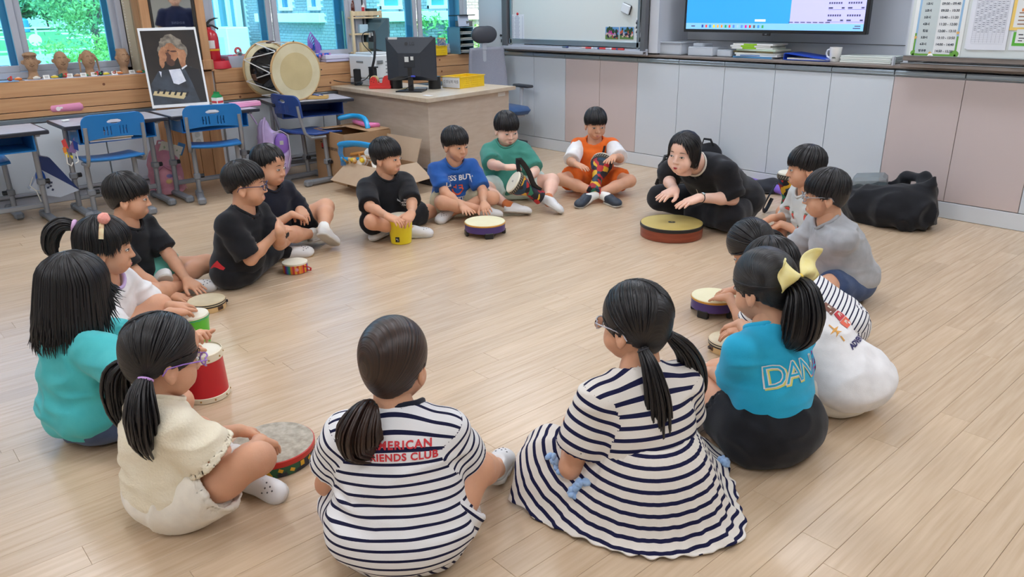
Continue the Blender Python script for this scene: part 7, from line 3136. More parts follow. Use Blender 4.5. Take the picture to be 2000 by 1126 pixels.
bow=cast(label='girl with a yellow ribbon bow in a sky blue t-shirt and black shorts',head=(1495,540,.545),yaw=-128,hyaw=4,pitch=14,lean=(.08,.0),skin=1,res=.8,bulk=1.03,hair=hd(line=[(0,.036),(40,.030),(56,.006),(66,-.03),(80,.006),(96,-.004),(110,-.04),(180,-.080)],rad=(.084,.100,.092),n=150,ties=[(0,(.0,-.100,.016))],tails=[dict(tie=(.0,-.100,.016),pts=[(-.005,-.040,-.02),(-.012,-.058,-.08),(-.018,-.055,-.14),(-.035,-.04,-.185)],wid=[.018,.042,.058,.056,.028],n=190,tip=.3,r=.0042)]),arms={-1:dict(w=('p',1393,727,.16),t=('p',1378,716,.12),e=('p',1436,752,.20)),1:dict(w=('l',.10,.28,.16),t=('l',.06,.37,.12))},legs={-1:dict(knee=('p',1372,752,.12),ankle=('l',.05,.20,.05)),1:dict(knee=('l',.22,.20,.11),ankle=('l',-.06,.24,.06))},sock=(SOCK_W,.3),shirt=dict(mat=C_SKY,sleeve=.80,sw=(.054,.062),loose=1.03,hem=(.112,.095,.07),fold=.005,collar=C_SKY),shorts=dict(mat=C_BLACK,len=.46,r=(.105,.100),fold=.005),hipb=1.24)
whiteg=cast(label='girl in a white shirt with a printed back leaning over a tambourine',head=(1506,512,.46),yaw=-112,hyaw=4,pitch=30,lean=(.30,-.02),skin=1,res=.95,seen=True,neck=.135,bulk=1.05,hair=hd(line=[(0,.036),(60,.0),(80,.0),(100,-.02),(180,-.080)],rad=(.085,.101,.093),n=140),arms={-1:dict(w=('p',1446,632,.155),t=('p',1412,640,.11),curl=.5),1:dict(w=('l',.10,.42,.15),t=('l',.06,.50,.11))},shirt=dict(mat=C_WHITE,sleeve=.8,sw=(.056,.066),loose=1.12,hem=(.17,.15,.10),fold=.007,collar=C_WHITE),shorts=dict(mat=C_IVORY,len=.55))
pigg=cast(label='girl with low pigtails in a thin striped shirt bending over a drum',head=(1465,468,.40),yaw=-100,hyaw=6,pitch=40,lean=(.37,-.02),skin=1,res=1.0,seen=True,neck=.135,hair=hd(line=[(0,.040),(60,.012),(80,.008),(100,-.02),(180,-.078)],rad=(.083,.099,.090),part=(.0,-.10,.06,.0035),n=100,ties=[(1,(.072,-.05,-.005)),(-1,(-.072,-.05,-.005))],tails=[dict(tie=(-.072,-.05,-.005),pts=[(-.02,-.005,-.03),(-.03,.0,-.09),(-.02,.01,-.14),(.0,.02,-.16)],wid=[.011,.026,.032,.032,.02],band=BAND_Y,n=80),dict(tie=(.072,-.05,-.005),pts=[(.025,-.03,.005),(.04,-.06,-.03),(.035,-.085,-.09),(.02,-.09,-.13)],wid=[.011,.022,.030,.03,.02],band=BAND_Y,n=80)]),arms={-1:dict(w=('p',1424,580,.135),t=('p',1385,581,.095),curl=.15,spread=.2,hint=(-.5,-.5,-.3)),1:dict(w=('p',1437,566,.135),t=('p',1412,568,.10),curl=.15)},shirt=dict(mat=STRIPE_C,sleeve=.8,sw=(.054,.064),loose=1.08,hem=(.15,.13,.09),fold=.004,collar=C_NAVY,sag=.1),shorts=dict(mat=STRIPE_C,len=.5))
greyb=cast(label='boy in a grey t-shirt seated before the big black bag',head=(1617,366,.525),yaw=-70,hyaw=-12,pitch=8,lean=(.16,-.03),skin=1,res=1.05,glasses=M('glasses_grey',(150,150,156),.2),hair=hd(line=[(0,.024),(40,.014),(60,-.004),(74,-.016),(90,-.002),(102,-.04),(180,-.080)],rad=(.084,.100,.09)),arms={-1:dict(w=('p',1560,462,.22),t=('p',1535,475,.19),hint=(-.6,-.5,-.5)),1:dict(w=('l',.08,.34,.2),t=('l',.05,.43,.18))},shirt=dict(mat=C_GREY,sleeve=.95,sw=(.058,.07),loose=1.12,hem=(.155,.135,.09),fold=.008,collar=C_GREY),shorts=dict(mat=C_DENIM,len=.62))
strawb=cast(label='boy in a light grey t-shirt with strawberry prints',head=(1577,315,.53),yaw=-64,hyaw=-12,pitch=8,lean=(.12,-.01),skin=1,res=1.1,hair=hd(),arms={-1:dict(w=('p',1526,437,.17),t=('p',1506,446,.14),hint=(-.6,-.4,-.5)),1:dict(w=('p',1508,425,.20),t=('p',1490,432,.17))},legs={1:dict(knee=('p',1532,415,.15))},shirt=dict(mat=C_LGREY,sleeve=.92,sw=(.057,.068),loose=1.1,collar=C_LGREY),shorts=dict(mat=C_LGREY,len=.62))
# ------------------------------------------------------------------ drums
SKINW=mat_noise('drum_skin',(236,230,212),(226,218,194),scale=9,rough=.5)
SKINY=mat_noise('drum_skin_yellow',(206,186,112),(196,174,98),scale=4,rough=.55)
SKINB=mat_noise('drum_skin_pale',(240,234,196),(234,226,184),scale=7,rough=.5)
SKING=mat_noise('drum_skin_goat',(150,140,124),(196,188,172),scale=46,rough=.7,detail=8,lo=.3,hi=.75)
def bucket_drum(label,loc,r0,r1,h,mat,trim=None):
 t=empty('bucket_drum',loc,0,label,'drum')
 b=B()
 b.lathe([(r0-.004,0),(r0,.004),(r1,h-.012),(r1+.002,h-.006)],None,36,True,False)
 b.build('shell',mat,t)
 b=B()
 b.lathe([(r1+.002,h-.006),(r1,h),(r1-.006,h+.002),(0,h+.002)],None,36,False,False)
 b.build('drum_head',SKINW,t)
 b=B()
 n=44
 for k in range(n):
  a0,a1=2*PI*k/n,2*PI*(k+1)/n
  b.tube([((r1+.0022)*math.cos(a0),(r1+.0022)*math.sin(a0),h-.010-.003*(k%2)),((r1+.0022)*math.cos(a1),(r1+.0022)*math.sin(a1),h-.010-.003*((k+1)%2))],.0012,5)
 b.build('stitching',trim or M('stitch_teal',(70,160,150),.6),t,60)
 return t
p=at(784,472,.003)
yd=bucket_drum('yellow bucket drum before the boy in the plain black t-shirt',(p[0],p[1],.001),.060,.0735,.165,M('drum_yellow',(244,222,36),.35))
b=B()
b.face([(.0655,.012,.028),(.0655,.034,.028),(.0668,.034,.052),(.0668,.012,.052)])
va=math.atan2(-p[1],-p[0])
b.T=None
lo=B(Matrix.Rotation(va-.35,4,'Z'))
lo.box((.0640,0,.034),(.004,.024,.030),.001)
ll=lo.build('label_patch',BLACK,yd)
lo=B(Matrix.Rotation(va-.35,4,'Z'))
lo.lathe([(0,0),(.004,0),(.004,.0006),(0,.0006)],Matrix.Translation((.0662,-.003,.037))@Euler((0,PI/2,0)).to_matrix().to_4x4(),10)
lo.box((.0663,.004,.031),(.0006,.003,.012))
lo.build('label_mark',STICK,ll)
p=at(597,426,.115)
bucket_drum('blue bucket drum in front of the boy in navy',(p[0],p[1],.001),.046,.056,.113,M('drum_blue',(30,140,206),.35))
p=at(370,612,.165)
bucket_drum('green bucket drum under the hands of the pompom girl',(p[0],p[1],.001),.060,.070,.163,M('drum_green',(96,206,54),.35))
p=at(391,684,.175)
t=bucket_drum('red drum with white rims before the turquoise girl',(p[0],p[1],.001),.076,.070,.172,M('drum_red',(204,24,40),.35),M('rim_cream',(236,226,200),.5))
b=B()
b.lathe([(.0765,0),(.0785,.002),(.0780,.018),(.0755,.020)],None,36,False,False)
b.build('rim',M('rim_cream',(236,226,200),.5),t)
b=B()
b.lathe([(.0715,.148),(.0735,.150),(.0728,.176),(.070,.178)],None,36,False,False)
b.build('rim',M('rim_cream',(236,226,200),.5),t)
for k in range(10):
 a=2*PI*k/10
 b=B()
 b.ball((.0735*math.cos(a),.0735*math.sin(a),.160),.0035,8,5)
 b.ball((.0788*math.cos(a),.0788*math.sin(a),.010),.0035,8,5)
 b.build('rivet',M('rivet_brass',(170,130,70),.3,metal=.8),t,60)
def tambourine(label,loc,r,h,rz=0.0):
 t=empty('tambourine',loc,rz,label,'tambourine')
 WOODT=M('tambourine_wood',(222,186,132),.45)
 b=B()
 b.lathe([(r-.008,0),(r,0),(r,h),(r-.008,h)],None,44,False,False)
 b.build('hoop',WOODT,t)
 b=B()
 b.lathe([(r+.0008,h-.014),(r+.0016,h-.002),(r-.002,h+.001),(0,h+.001)],None,44,False,False)
 b.build('drum_head',mat_noise('tamb_skin',(222,208,176),(206,190,154),scale=10,rough=.5),t)
 b=B()
 b.lathe([(r+.0012,h-.019),(r+.0018,h-.018),(r+.0018,h-.014),(r+.0012,h-.013)],None,44,False,False)
 b.lathe([(r+.0014,h-.008),(r+.0022,h-.007),(r+.0022,h-.004),(r+.0014,h-.003)],None,44,False,False)
 b.build('dark_ring',BLACK,t)
 for k in range(6):
  a=2*PI*k/6
  X=Matrix.Rotation(a,4,'Z')
  b=B(X)
  b.box((r+.0004,0,h*.34),(.0024,.030,h*.42),.001)
  s_=b.build('slot',M('slot_brown',(110,78,50),.6),t)
  for dz in(-.003,.003):
   b=B(X)
   b.lathe([(0,0),(.012,.0015),(.0125,.0022),(0,.001)],Matrix.Translation((r+.001,0,h*.34+dz)),16)
   b.build('jingle',M('jingle_steel',(190,190,196),.2,metal=1.0),s_)
 return t
p=at(403,584,.045)
tambourine('tambourine lying before the boy in mint shorts',(p[0],p[1],.001),.082,.044,.4)
p=at(1425,661,.045)
tambourine('tambourine on the floor before the girl in the printed white shirt',(p[0],p[1],.001),.080,.044,1.1)
def leg_drum(label,loc,r,rz):
 t=empty('frame_drum',loc,rz,label,'drum','low purple frame drums')
 PUR=M('drum_purple',(70,50,116),.4)
 b=B()
 b.lathe([(r-.012,.030),(r,.030),(r+.001,.070),(r-.01,.070)],None,44,False,False)
 b.build('shell',PUR,t)
 b=B()
 b.lathe([(r+.001,.070),(r+.003,.072),(r+.003,.078),(r+.001,.080)],None,44,False,False)
 b.build('hoop',M('hoop_orange',(206,150,60),.4),t)
 b=B()
 b.lathe([(r+.0012,.079),(r-.002,.083),(0,.083)],None,44,False,False)
 b.build('drum_head',SKINB,t)
 for k in range(4):
  a=PI/4+PI/2*k
  b=B(Matrix.Rotation(a,4,'Z'))
  b.box((r-.008,0,.018),(.020,.052,.036),.004)
  b.build('foot',BLACK,t)
 return t
p=at(947,431,.083)
leg_drum('low purple drum with black feet before the boy in blue',(p[0],p[1],.001),.122,.3)
p=at(1394,576,.083)
leg_drum('low purple drum under the hands of the bending pigtailed girl',(p[0],p[1],.001),.096,.9)
p=at(1312,434,.078)
t=empty('gathering_drum',(p[0],p[1],.001),0,'wide drum with a yellow head and red-brown wooden side before the woman in black','drum')
b=B()
b.lathe([(.176,0),(.182,.002),(.184,.066),(.176,.067)],None,64,False,False)
b.build('shell',mat_noise('drum_mahogany',(150,72,46),(126,56,36),scale=5,stretch=(1,1,12),rough=.35),t)
b=B()
b.lathe([(.1842,.058),(.1870,.062),(.1866,.076),(.182,.079)],None,64,False,False)
b.build('rim',BLACK,t)
b=B()
b.lathe([(.1835,.0778),(.180,.0792),(0,.0792)],None,64,False,False)
b.build('drum_head',SKINY,t)
b=B()
b.lathe([(0,.0796),(.022,.0796)],Matrix.Translation((0,0,0)),24,False,False)
lg=b.build('badge',BLACK,t,0)
b=B()
b.box((-.005,.002,.0799),(.004,.016,.0004))
b.box((.004,-.001,.0799),(.010,.004,.0004))
b.box((.001,.006,.0799),(.014,.003,.0004))
b.build('badge_mark',M('badge_gold',(190,176,116),.4),lg,0)
p=at(532,862,.055)
t=empty('hand_drum',(p[0],p[1],.001),0,'large round goatskin frame drum beside the girl in the cream top','drum')
RB=.124
b=B()
b.lathe([(RB-.008,0),(RB,.001),(RB,.042),(RB-.008,.043)],None,64,False,False)
band=mat_noise('drum_band',(30,34,46),(36,90,60),scale=16,rough=.45,lo=.48,hi=.52)
b.build('shell',band,t)
b=B()
b.lathe([(RB+.0006,.032),(RB+.0024,.036),(RB+.0020,.050),(RB-.002,.052)],None,64,False,False)
b.build('red_ring',M('ring_red',(200,44,36),.4),t)
b=B()
for k in range(22):
 a=2*PI*k/22
 X=Matrix.Rotation(a,4,'Z')
 b.box((RB+.0006,0,.016+.006*(k%2)),(.0012,.014,.010+.006*(k%3)),T=X,rot=(.5*(k%3-1),0,0))
b.build('painted_marks',M('mark_gold',(222,170,40),.4),t,0)
b=B()
b.lathe([(RB-.001,.0522),(RB-.004,.0535),(0,.0535)],None,64,False,False)
b.build('drum_head',SKING,t)
p=at(575.5,510,.055)
t=empty('mini_drum',(p[0],p[1],.001),0,'small rainbow banded drum with a red strap on the floor','drum')
RB=.064
cols=[(226,120,40),(206,40,60),(230,180,50),(214,60,50),(120,60,150),(50,120,190),(50,160,110),(226,140,50),(206,50,60),(240,170,60),(210,70,40),(232,150,50)]
for k in range(36):
 b=B()
 b.lathe([(RB-.004,0),(RB,.002),(RB,.050),(RB-.004,.052)],None,2,False,False,2*PI*k/36,2*PI*(k+1)/36)
 c=cols[k%12]
 b.build('colour_band',M('rainbow_%d'%(k%12),c,.5),t)
b=B()
b.lathe([(RB+.0015,.046),(RB+.0015,.054),(RB-.003,.056),(0,.056)],None,40,False,False)
b.build('drum_head',SKINW,t)
va=math.atan2(-p[1],-p[0])
b=B(Matrix.Rotation(va+.9,4,'Z'))
b.tube([(RB,-.014,.036),(RB+.022,-.006,.036),(RB+.030,.006,.026),(RB+.022,.012,.010),(RB,.016,.008)],.005,8,flat=.4)
b.build('strap',M('strap_red',(204,36,52),.6),t,60)
b=B(Matrix.Rotation(va+.1,4,'Z'))
b.lathe([(0,0),(.009,0),(.009,.001),(0,.001)],Matrix.Translation((RB,0,.026))@Euler((0,PI/2,0)).to_matrix().to_4x4(),16)
b.build('button',M('button_pink',(226,160,170),.5),t)
p=at(1392,722,.07)
t=empty('floral_drum',(p[0],p[1],.002),0,'small drum with a pale flower patterned head beside the bow girl','drum')
b=B()
b.lathe([(.060,0),(.062,.002),(.062,.066)],None,36,True,False)
b.build('shell',SKINW,t)
flor=mat_noise('floral_print',(238,232,214),(214,120,70),scale=26,rough=.6,lo=.56,hi=.60)
b=B()
b.lathe([(.063,.060),(.063,.068),(.058,.071),(0,.072)],None,36,False,False)
b.build('drum_head',flor,t)
b=B()
rg=random.Random(5)
for k in range(26):
 a,r_=rg.random()*6.28,.056*math.sqrt(rg.random())
 b.ball((r_*math.cos(a),r_*math.sin(a),.0722),(.005,.0035,.0012),7,4)
b.build('leaf_print',M('leaf_print',(84,110,70),.6),t)
# djembes
def djembe_mat(name,seed):
 if name in MATS:
  return MATS[name]
 m=M(name,(150,30,40),.6)
 nt=NT(m)
 tc=nt.n('ShaderNodeTexCoord')
 mp=nt.n('ShaderNodeMapping')
 mp.inputs['Location'].default_value=(seed,seed*.7,0)
 nt.l(tc.outputs['Object'],mp.inputs['Vector'])
 vo=nt.n('ShaderNodeTexVoronoi')
 vo.inputs['Scale'].default_value=26
 nz=nt.n('ShaderNodeTexNoise')
 nz.inputs['Scale'].default_value=12
 mx=nt.n('ShaderNodeVectorMath',operation='MULTIPLY_ADD')
 mx.inputs[1].default_value=(.06,.06,.06)
 nt.l(mp.outputs['Vector'],nz.inputs['Vector'])
 nt.l(nz.outputs['Color'],mx.inputs[0])
 nt.l(mp.outputs['Vector'],mx.inputs[2])
 nt.l(mx.outputs[0],vo.inputs['Vector'])
 sx=nt.n('ShaderNodeSeparateColor')
 nt.l(vo.outputs['Color'],sx.inputs[0])
 rp=ramp(nt,[(0,lin((26,24,34))),(.22,lin((150,26,40))),(.42,lin((24,60,84))),(.56,lin((186,34,40))),(.72,lin((226,176,40))),(.84,lin((30,28,36))),(.93,lin((40,120,90)))])
 rp.color_ramp.interpolation='CONSTANT'
 nt.l(sx.outputs[0],rp.inputs['Fac'])
 nt.l(rp.outputs['Color'],nt.b.inputs['Base Color'])
 return m
def djembe(label,top,bottom,r,seed,strap=None):
 top,bottom=np3(top),np3(bottom)
 ax=top-bottom
 L=np.linalg.norm(ax)
 X=Matrix.Translation(Vector(bottom))@Vector(ax).to_track_quat('Z','Y').to_matrix().to_4x4()
 t=empty('djembe',mat=X,label=label,cat='drum',group='small patterned djembes')
 k=r/.08
 b=B()
 b.lathe([(.050*k,0),(.052*k,.004),(.040*k,L*.26),(.036*k,L*.40),(.050*k,L*.55),(.070*k,L*.72),(.077*k,L*.86)],None,36,True,False)
 b.build('shell',djembe_mat('djembe_cloth_%d'%seed,seed*1.7),t,60)
 b=B()
 b.lathe([(.0775*k,L*.84),(.0815*k,L*.86),(.0815*k,L*.95),(.078*k,L*.97)],None,40,False,False)
 bd=b.build('head_band',M('band_olive',(64,58,50),.7),t)
 b=B()
 for i in range(30):
  a0=2*PI*i/30
  b.tube([(.0822*k*math.cos(a0),.0822*k*math.sin(a0),L*.875),(.0822*k*math.cos(a0+.12),.0822*k*math.sin(a0+.12),L*.94)],.0018,5)
 b.build('cord_lacing',M('lacing_pale',(176,166,146),.7),bd,60)
 b=B()
 b.lathe([(.0805*k,L*.955),(.079*k,L*.985),(.074*k,L),(0,L)],None,40,False,False)
 hd_=b.build('drum_head',SKINW,t)
 b=B()
 b.box((0,0,L+.0006),(.030*k,.004*k,.0004))
 b.box((.0,.007*k,L+.0006),(.022*k,.003*k,.0004))
 b.build('head_print',KNOB,hd_,0)
 if strap is not None:
  inv=X.inverted()
  b=B()
  b.tube([inv@Vector(tuple(q))for q in bez(strap,14)],.017,8,flat=.12)
  b.build('strap',BLACK,t,60)
 return t
 # ------------------------------------------------------------------ bags and equipment beside the circle
def soft(name,parent,lo,hi,shapes,mat,seed=1,amp=.008,res=.010,f=9,floor=True,subs=(),cones=()):
 v=Vol(lo,hi,res)
 for c,r,k in shapes:
  v.ell(c,r,k=k)
 for a,c,r0,r1,k in cones:
  v.cone(a,c,r0,r1,k=k)
 for c,r,k in subs:
  v.ell(c,r,k=k,sub=True)
 if floor:
  v.half((0,0,-1),(0,0,.002))
 V,Q=v.skin(1)
 if amp:
  V=folds(V,Q,seed,amp,f,f*1.3)
 if floor:
  V[:,2]=np.maximum(V[:,2],.001)
 return to_obj(name,V,Q,mat,parent)
p=at(1281,377,0)
q2=at(1340,372,0)
t=empty('portable_amplifier',(p[0]+.05,p[1]+.12,0),math.atan2(q2[1]-p[1],q2[0]-p[0]),'black portable amplifier with knobs and a square badge behind the woman','amplifier')
AMP=mat_noise('amp_black',(30,31,34),(38,39,43),scale=300,rough=.6,bump=.1)
b=B()
b.box((.06,0,.115),(.30,.19,.228),.035)
b.build('cabinet',AMP,t,60)
b=B()
b.box((.06,-.028,.222),(.25,.12,.016),.006,rot=(.35,0,0))
pn=b.build('control_panel',BLACK,t)
for k in range(6):
 b=B()
 b.cyl((-.03+.034*k,-.034-.004*(k%2),.228),(-.03+.034*k,-.040-.004*(k%2),.244),.008,10)
 b.build('knob',CHAR,pn)
b=B()
b.box((.05,-.072,.2135),(.10,.006,.012),.002,rot=(.35,0,0))
b.build('display',M('display_grey',(120,126,132),.3),pn)
b=B()
b.tube([(-.07,.02,.215),(-.06,.02,.262),(.06,.02,.278),(.18,.02,.262),(.19,.02,.215)],.012,8)
b.build('handle',BLACK,t,60)
b=B()
b.box((.02,-.0965,.105),(.040,.004,.040),.002)
bg=b.build('badge',M('badge_steel',(130,130,132),.35,metal=.6),t)
b=B()
b.box((.02,-.0990,.105),(.030,.002,.030))
b.box((.02,-.1002,.105),(.020,.001,.006))
b.build('badge_face',BLACK,bg,0)
b=B()
b.tube([(-.09,-.02,.11),(-.125,-.01,.10),(-.13,-.01,.075),(-.115,-.01,.07)],.018,8,flat=.35)
b.build('carry_strap',BLACK,t,60)
p=at(1288,318,.24)
t=empty('backpack',(p[0]-.02,YW-.16,0),0,'black backpack standing behind the portable amplifier','backpack')
soft('bag_body',t,(-.2,-.13,-.02),(.2,.13,.40),[((0,0,.14),(.125,.085,.17),.03),((0,.0,.06),(.13,.09,.08),.05)],C_BLACK,31,.008)
b=B()
b.tube([(-.05,-.02,.29),(-.03,-.03,.335),(.03,-.03,.335),(.05,-.02,.29)],.009,8,flat=.5)
b.build('grab_loop',C_BLACK,t,60)
# foam tubes and pouch
for px0,py0,px1,py1,r_,c,lb in((1483,340,1530,368,.030,(136,104,206),'purple foam tube lying by the front cabinets'),(1452,362,1484,372,.030,(70,150,230),'blue foam tube lying behind the woman in black')):
 a,c2=at(px0,py0+8,r_+.01),at(px1,py1+4,r_+.01)
 a[1],c2[1]=min(a[1],YW-.06),min(c2[1],YW-.06)
 b=B()
 d_=(c2-a)/np.linalg.norm(c2-a)
 b.lathe([(.010,0),(r_,0),(r_,np.linalg.norm(c2-a)),(.010,np.linalg.norm(c2-a)),(.010,0)],Matrix.Translation(Vector(a)+Vector((0,0,.0)))@Vector(d_).to_track_quat('Z','Y').to_matrix().to_4x4(),24,False,False)
 zmin=min(v_.z for v_ in b.v)
 for v_ in b.v:
  v_.z+=.001-zmin if zmin<.0 else 0
 tag(b.build('foam_tube',M('foam_'+lb.split()[0],c,.8)),lb,'foam tube')
p=at(1490,374,0)
t=empty('pouch',(p[0],p[1],0),.3,'flat black cloth pouch lying between the woman and the djembe','pouch')
soft('pouch_body',t,(-.2,-.16,-.02),(.2,.16,.16),[((0,0,.03),(.115,.095,.05),.02),((.06,.03,.05),(.06,.06,.05),.04)],cloth_mat('pouch_grey',(44,46,52)),33,.007)
b=B()
b.tube([(-.10,-.05,.012),(-.02,-.092,.014),(.08,-.075,.016)],.004,6)
b.build('zip',BLACK,t,60)
# big black bag with its contents
p=at(1716,440,0)
t=empty('big_bag',(p[0],p[1]+.12,0),0,'big open black cloth bag standing by the pink cabinets','bag')
BAGM=cloth_mat('bag_black',(26,27,31),(32,33,38))
soft('bag_body',t,(-.42,-.32,-.02),(.42,.34,.42),[((0,.0,.10),(.27,.20,.135),.04),((.10,-.02,.10),(.17,.17,.13),.05),((-.12,.02,.08),(.16,.16,.11),.05)],BAGM,35,.022,.010,8,subs=[((-.06,.05,.22),(.16,.10,.10),.02)],cones=[((.17,.02,.14),(.20,.03,.285),.075,.018,.05),((.20,.03,.28),(.215,.04,.315),.02,.006,.02),((-.04,.14,.15),(.02,.155,.275),.05,.020,.05),((.02,.155,.27),(.11,.15,.285),.022,.022,.02),((-.20,.13,.13),(-.02,.15,.24),.03,.025,.03),((.11,.15,.285),(.16,.10,.20),.02,.05,.03)])
for i,(c,s_,rot,col,lb,al)in enumerate((((-.16,.04,.22),(.20,.14,.10),(.1,-.12,.3),(120,134,140),'clear plastic case sticking out of the big black bag',.5),((-.10,.02,.185),(.12,.06,.03),(.2,.1,.5),(70,130,80),'green packet inside the big black bag',1),((-.13,-.06,.185),(.09,.06,.012),(.2,0,.4),(232,234,236),'white paper inside the big black bag',1),((-.18,-.05,.182),(.05,.04,.02),(.2,0,.2),(220,200,50),'yellow packet inside the big black bag',1))):
 b=B()
 b.box((0,0,0),s_,min(s_)*.2)
 o=b.build('packed_item',M('packed_%d'%i,col,.4,alpha=al))
 o.location=(p[0]+c[0],p[1]+.12+c[1],c[2])
 o.rotation_euler=rot
 tag(o,lb,'packed item')
b=B()
b.tube([(.028*math.cos(a),0,.028*math.sin(a))for a in np.linspace(.3,5.4,12)],.018,8,flat=.12)
o=b.build('ribbon_roll',M('roll_pink',(226,160,196),.5),None,60)
o.location=(p[0]+.0,p[1]+.08,.205)
tag(o,'pink paper ring lying in the mouth of the big black bag','ring')
# ------------------------------------------------------------------ bags by the desks
PKB=cloth_mat('backpack_pink',(222,150,168),(230,164,180),rough=.5)
p=np3((-6.01,at_x(322,330,-6.01)[1],0))
t=empty('backpack',(p[0],p[1],0),-.35,'pink child backpack standing between the two school desks','backpack')
soft('bag_body',t,(-.2,-.2,-.02),(.2,.2,.45),[((0,0,.15),(.095,.12,.16),.03),((-.02,0,.25),(.075,.10,.12),.05),((.02,0,.05),(.10,.12,.06),.05)],PKB,41,.006,.009,12)
soft('front_pocket',t,(-.05,-.16,.02),(.2,.16,.30),[((.085,0,.13),(.045,.085,.10),.02)],PKB,42,.003,.009,12,floor=False)
b=B()
b.tube([(.118,-.082,.05),(.130,-.07,.17),(.128,0,.228),(.130,.07,.17),(.118,.082,.05)],.0035,6)
b.build('zip',M('zip_rose',(196,120,140),.5),t,60)
b=B()
b.tube([(-.05,-.03,.355),(-.045,-.02,.39),(-.045,.02,.39),(-.05,.03,.355)],.009,8,flat=.5)
b.build('grab_loop',PKB,t,60)
b=B()
b.ball((.130,.03,.155),(.004,.022,.014),12,6)
b.build('patch',M('patch_violet',(150,140,196),.5),t)
b=B()
b.ball((.130,.02,.115),(.004,.024,.018),12,6)
b.build('patch',M('patch_gold',(226,190,130),.5),t)
b=B()
for k in range(5):
 b.tube([(.125,.085+.004*k,.15),(.135,.105+.004*k,.10),(.13,.112+.006*k,.05+.01*(k%2))],.0022,5)
b.build('tassel',M('tassel_pink',(226,170,180),.7),t,60)
t2=empty('notebook',(p[0]+.03,p[1]+.01,.20),-.2,'upright notebook with a printed cover sticking out of the pink backpack','notebook')
b=B()
b.box((0,.02,.08),(.012,.15,.20),.001,rot=(-.42,.1,0))
b.build('pages',PAPER,t2)
b=B()
b.box((.0075,.02,.08),(.002,.152,.202),rot=(-.42,.1,0))
b.build('cover',mat_noise('notebook_print',(226,226,214),(120,160,110),scale=22,rough=.5,lo=.55,hi=.6),t2)
b=B()
b.box((.002,.115,.125),(.02,.05,.09),.002,rot=(-.42,.1,0))
tag(b.build('blue_sleeve',M('sleeve_blue',(60,136,200),.4)),'blue plastic sleeve behind the notebook in the pink backpack','sleeve').location=(p[0]+.03,p[1]+.01,.20)
LAV=cloth_mat('backpack_lavender',(184,162,208),(196,176,218),rough=.6)
p=at(548,345,.03)
t=empty('backpack',(-5.70,2.60,.06),-.35,'lavender backpack hanging open from the side of the milk carton desk','backpack')
soft('bag_body',t,(-.2,-.2,-.02),(.2,.2,.55),[((0,.03,.17),(.075,.105,.18),.03),((-.01,-.04,.30),(.055,.06,.15),.05)],LAV,45,.006,.009,12,floor=False,subs=[((.05,.07,.27),(.06,.06,.09),.01)])
b=B()
b.ball((.03,.075,.26),(.03,.055,.085),14,8)
b.build('lining',M('lining_violet',(150,112,206),.6),t,60)
b=B()
b.box((.064,.07,.275),(.004,.028,.032),.001,rot=(0,.25,0))
b.build('size_label',STICK,t)
b=B()
b.tube([(.02,-.09,.42),(.03,-.13,.50),(.02,-.16,.54)],.006,6)
b.tube([(.03,-.03,.47),(.05,-.05,.40),(.06,-.06,.25),(.05,-.05,.10)],.012,8,flat=.4)
b.build('strap',LAV,t,60)
b=B()
b.tube([(.055,.015,.35),(.075,.07,.37),(.06,.125,.33),(.05,.13,.18),(.06,.10,.08)],.004,6)
b.build('zip',M('zip_violet',(210,200,226),.4),t,60)
# paper carrier bag on the first desk
px=-5.80
pts=[at_x(*q,px)for q in((62,368),(77,306),(97,308),(155,371),(117,384))]
t=empty('carrier_bag',(px,pts[1][1],0),0,'white and navy paper carrier bag hung askew from the first desk','bag')
def bagpoly(pl,thick,mat,nm,dx=0.0):
 b=B()
 P=[(q[1]-pts[1][1],q[2])for q in pl]
 b.prism(P,thick,Matrix(((0,0,1,dx),(1,0,0,0),(0,1,0,0),(0,0,0,1))))
 return b.build(nm,mat,t,0)
at5=lambda*q:at_x(*q,px)
bagpoly([at5(58,370),at5(80,330),at5(155,371),at5(118,385),at5(88,381)],.07,M('carrier_white',(206,216,232),.5),'lower_panel',-.07)
bagpoly([at5(80,331),at5(76,305),at5(97,308),at5(155,370)],.072,M('carrier_navy',(34,58,118),.5),'upper_panel',-.071)
b=B()
for q in([(64,345),(58,362),(70,372),(84,370),(88,380),(84,392)],[(75,350),(78,372),(86,391),(80,393),(70,370)]):
 b.tube([(at5(*k)[0]-px+.006,at5(*k)[1]-pts[1][1],at5(*k)[2])for k in q],.004,6)
b.build('handle_cord',M('cord_white',(236,236,232),.6),t,60)
b=B()
for k,q in enumerate(((92,352),(96,358),(100,356),(94,366),(99,363),(103,370))):
 c=at5(*q)
 b.box((c[0]-px+.003,c[1]-pts[1][1],c[2]),(.001,.012,.014),rot=(.5+.4*k,0,0))
b.build('printed_mark',M('print_slate',(60,70,100),.6),t,0)
b=B()
b.ball((.0,-.02,at5(64,350)[2]),(.02,.03,.06),10,8)
b.build('blue_ribbon',M('ribbon_blue',(30,92,190),.5),t,60)
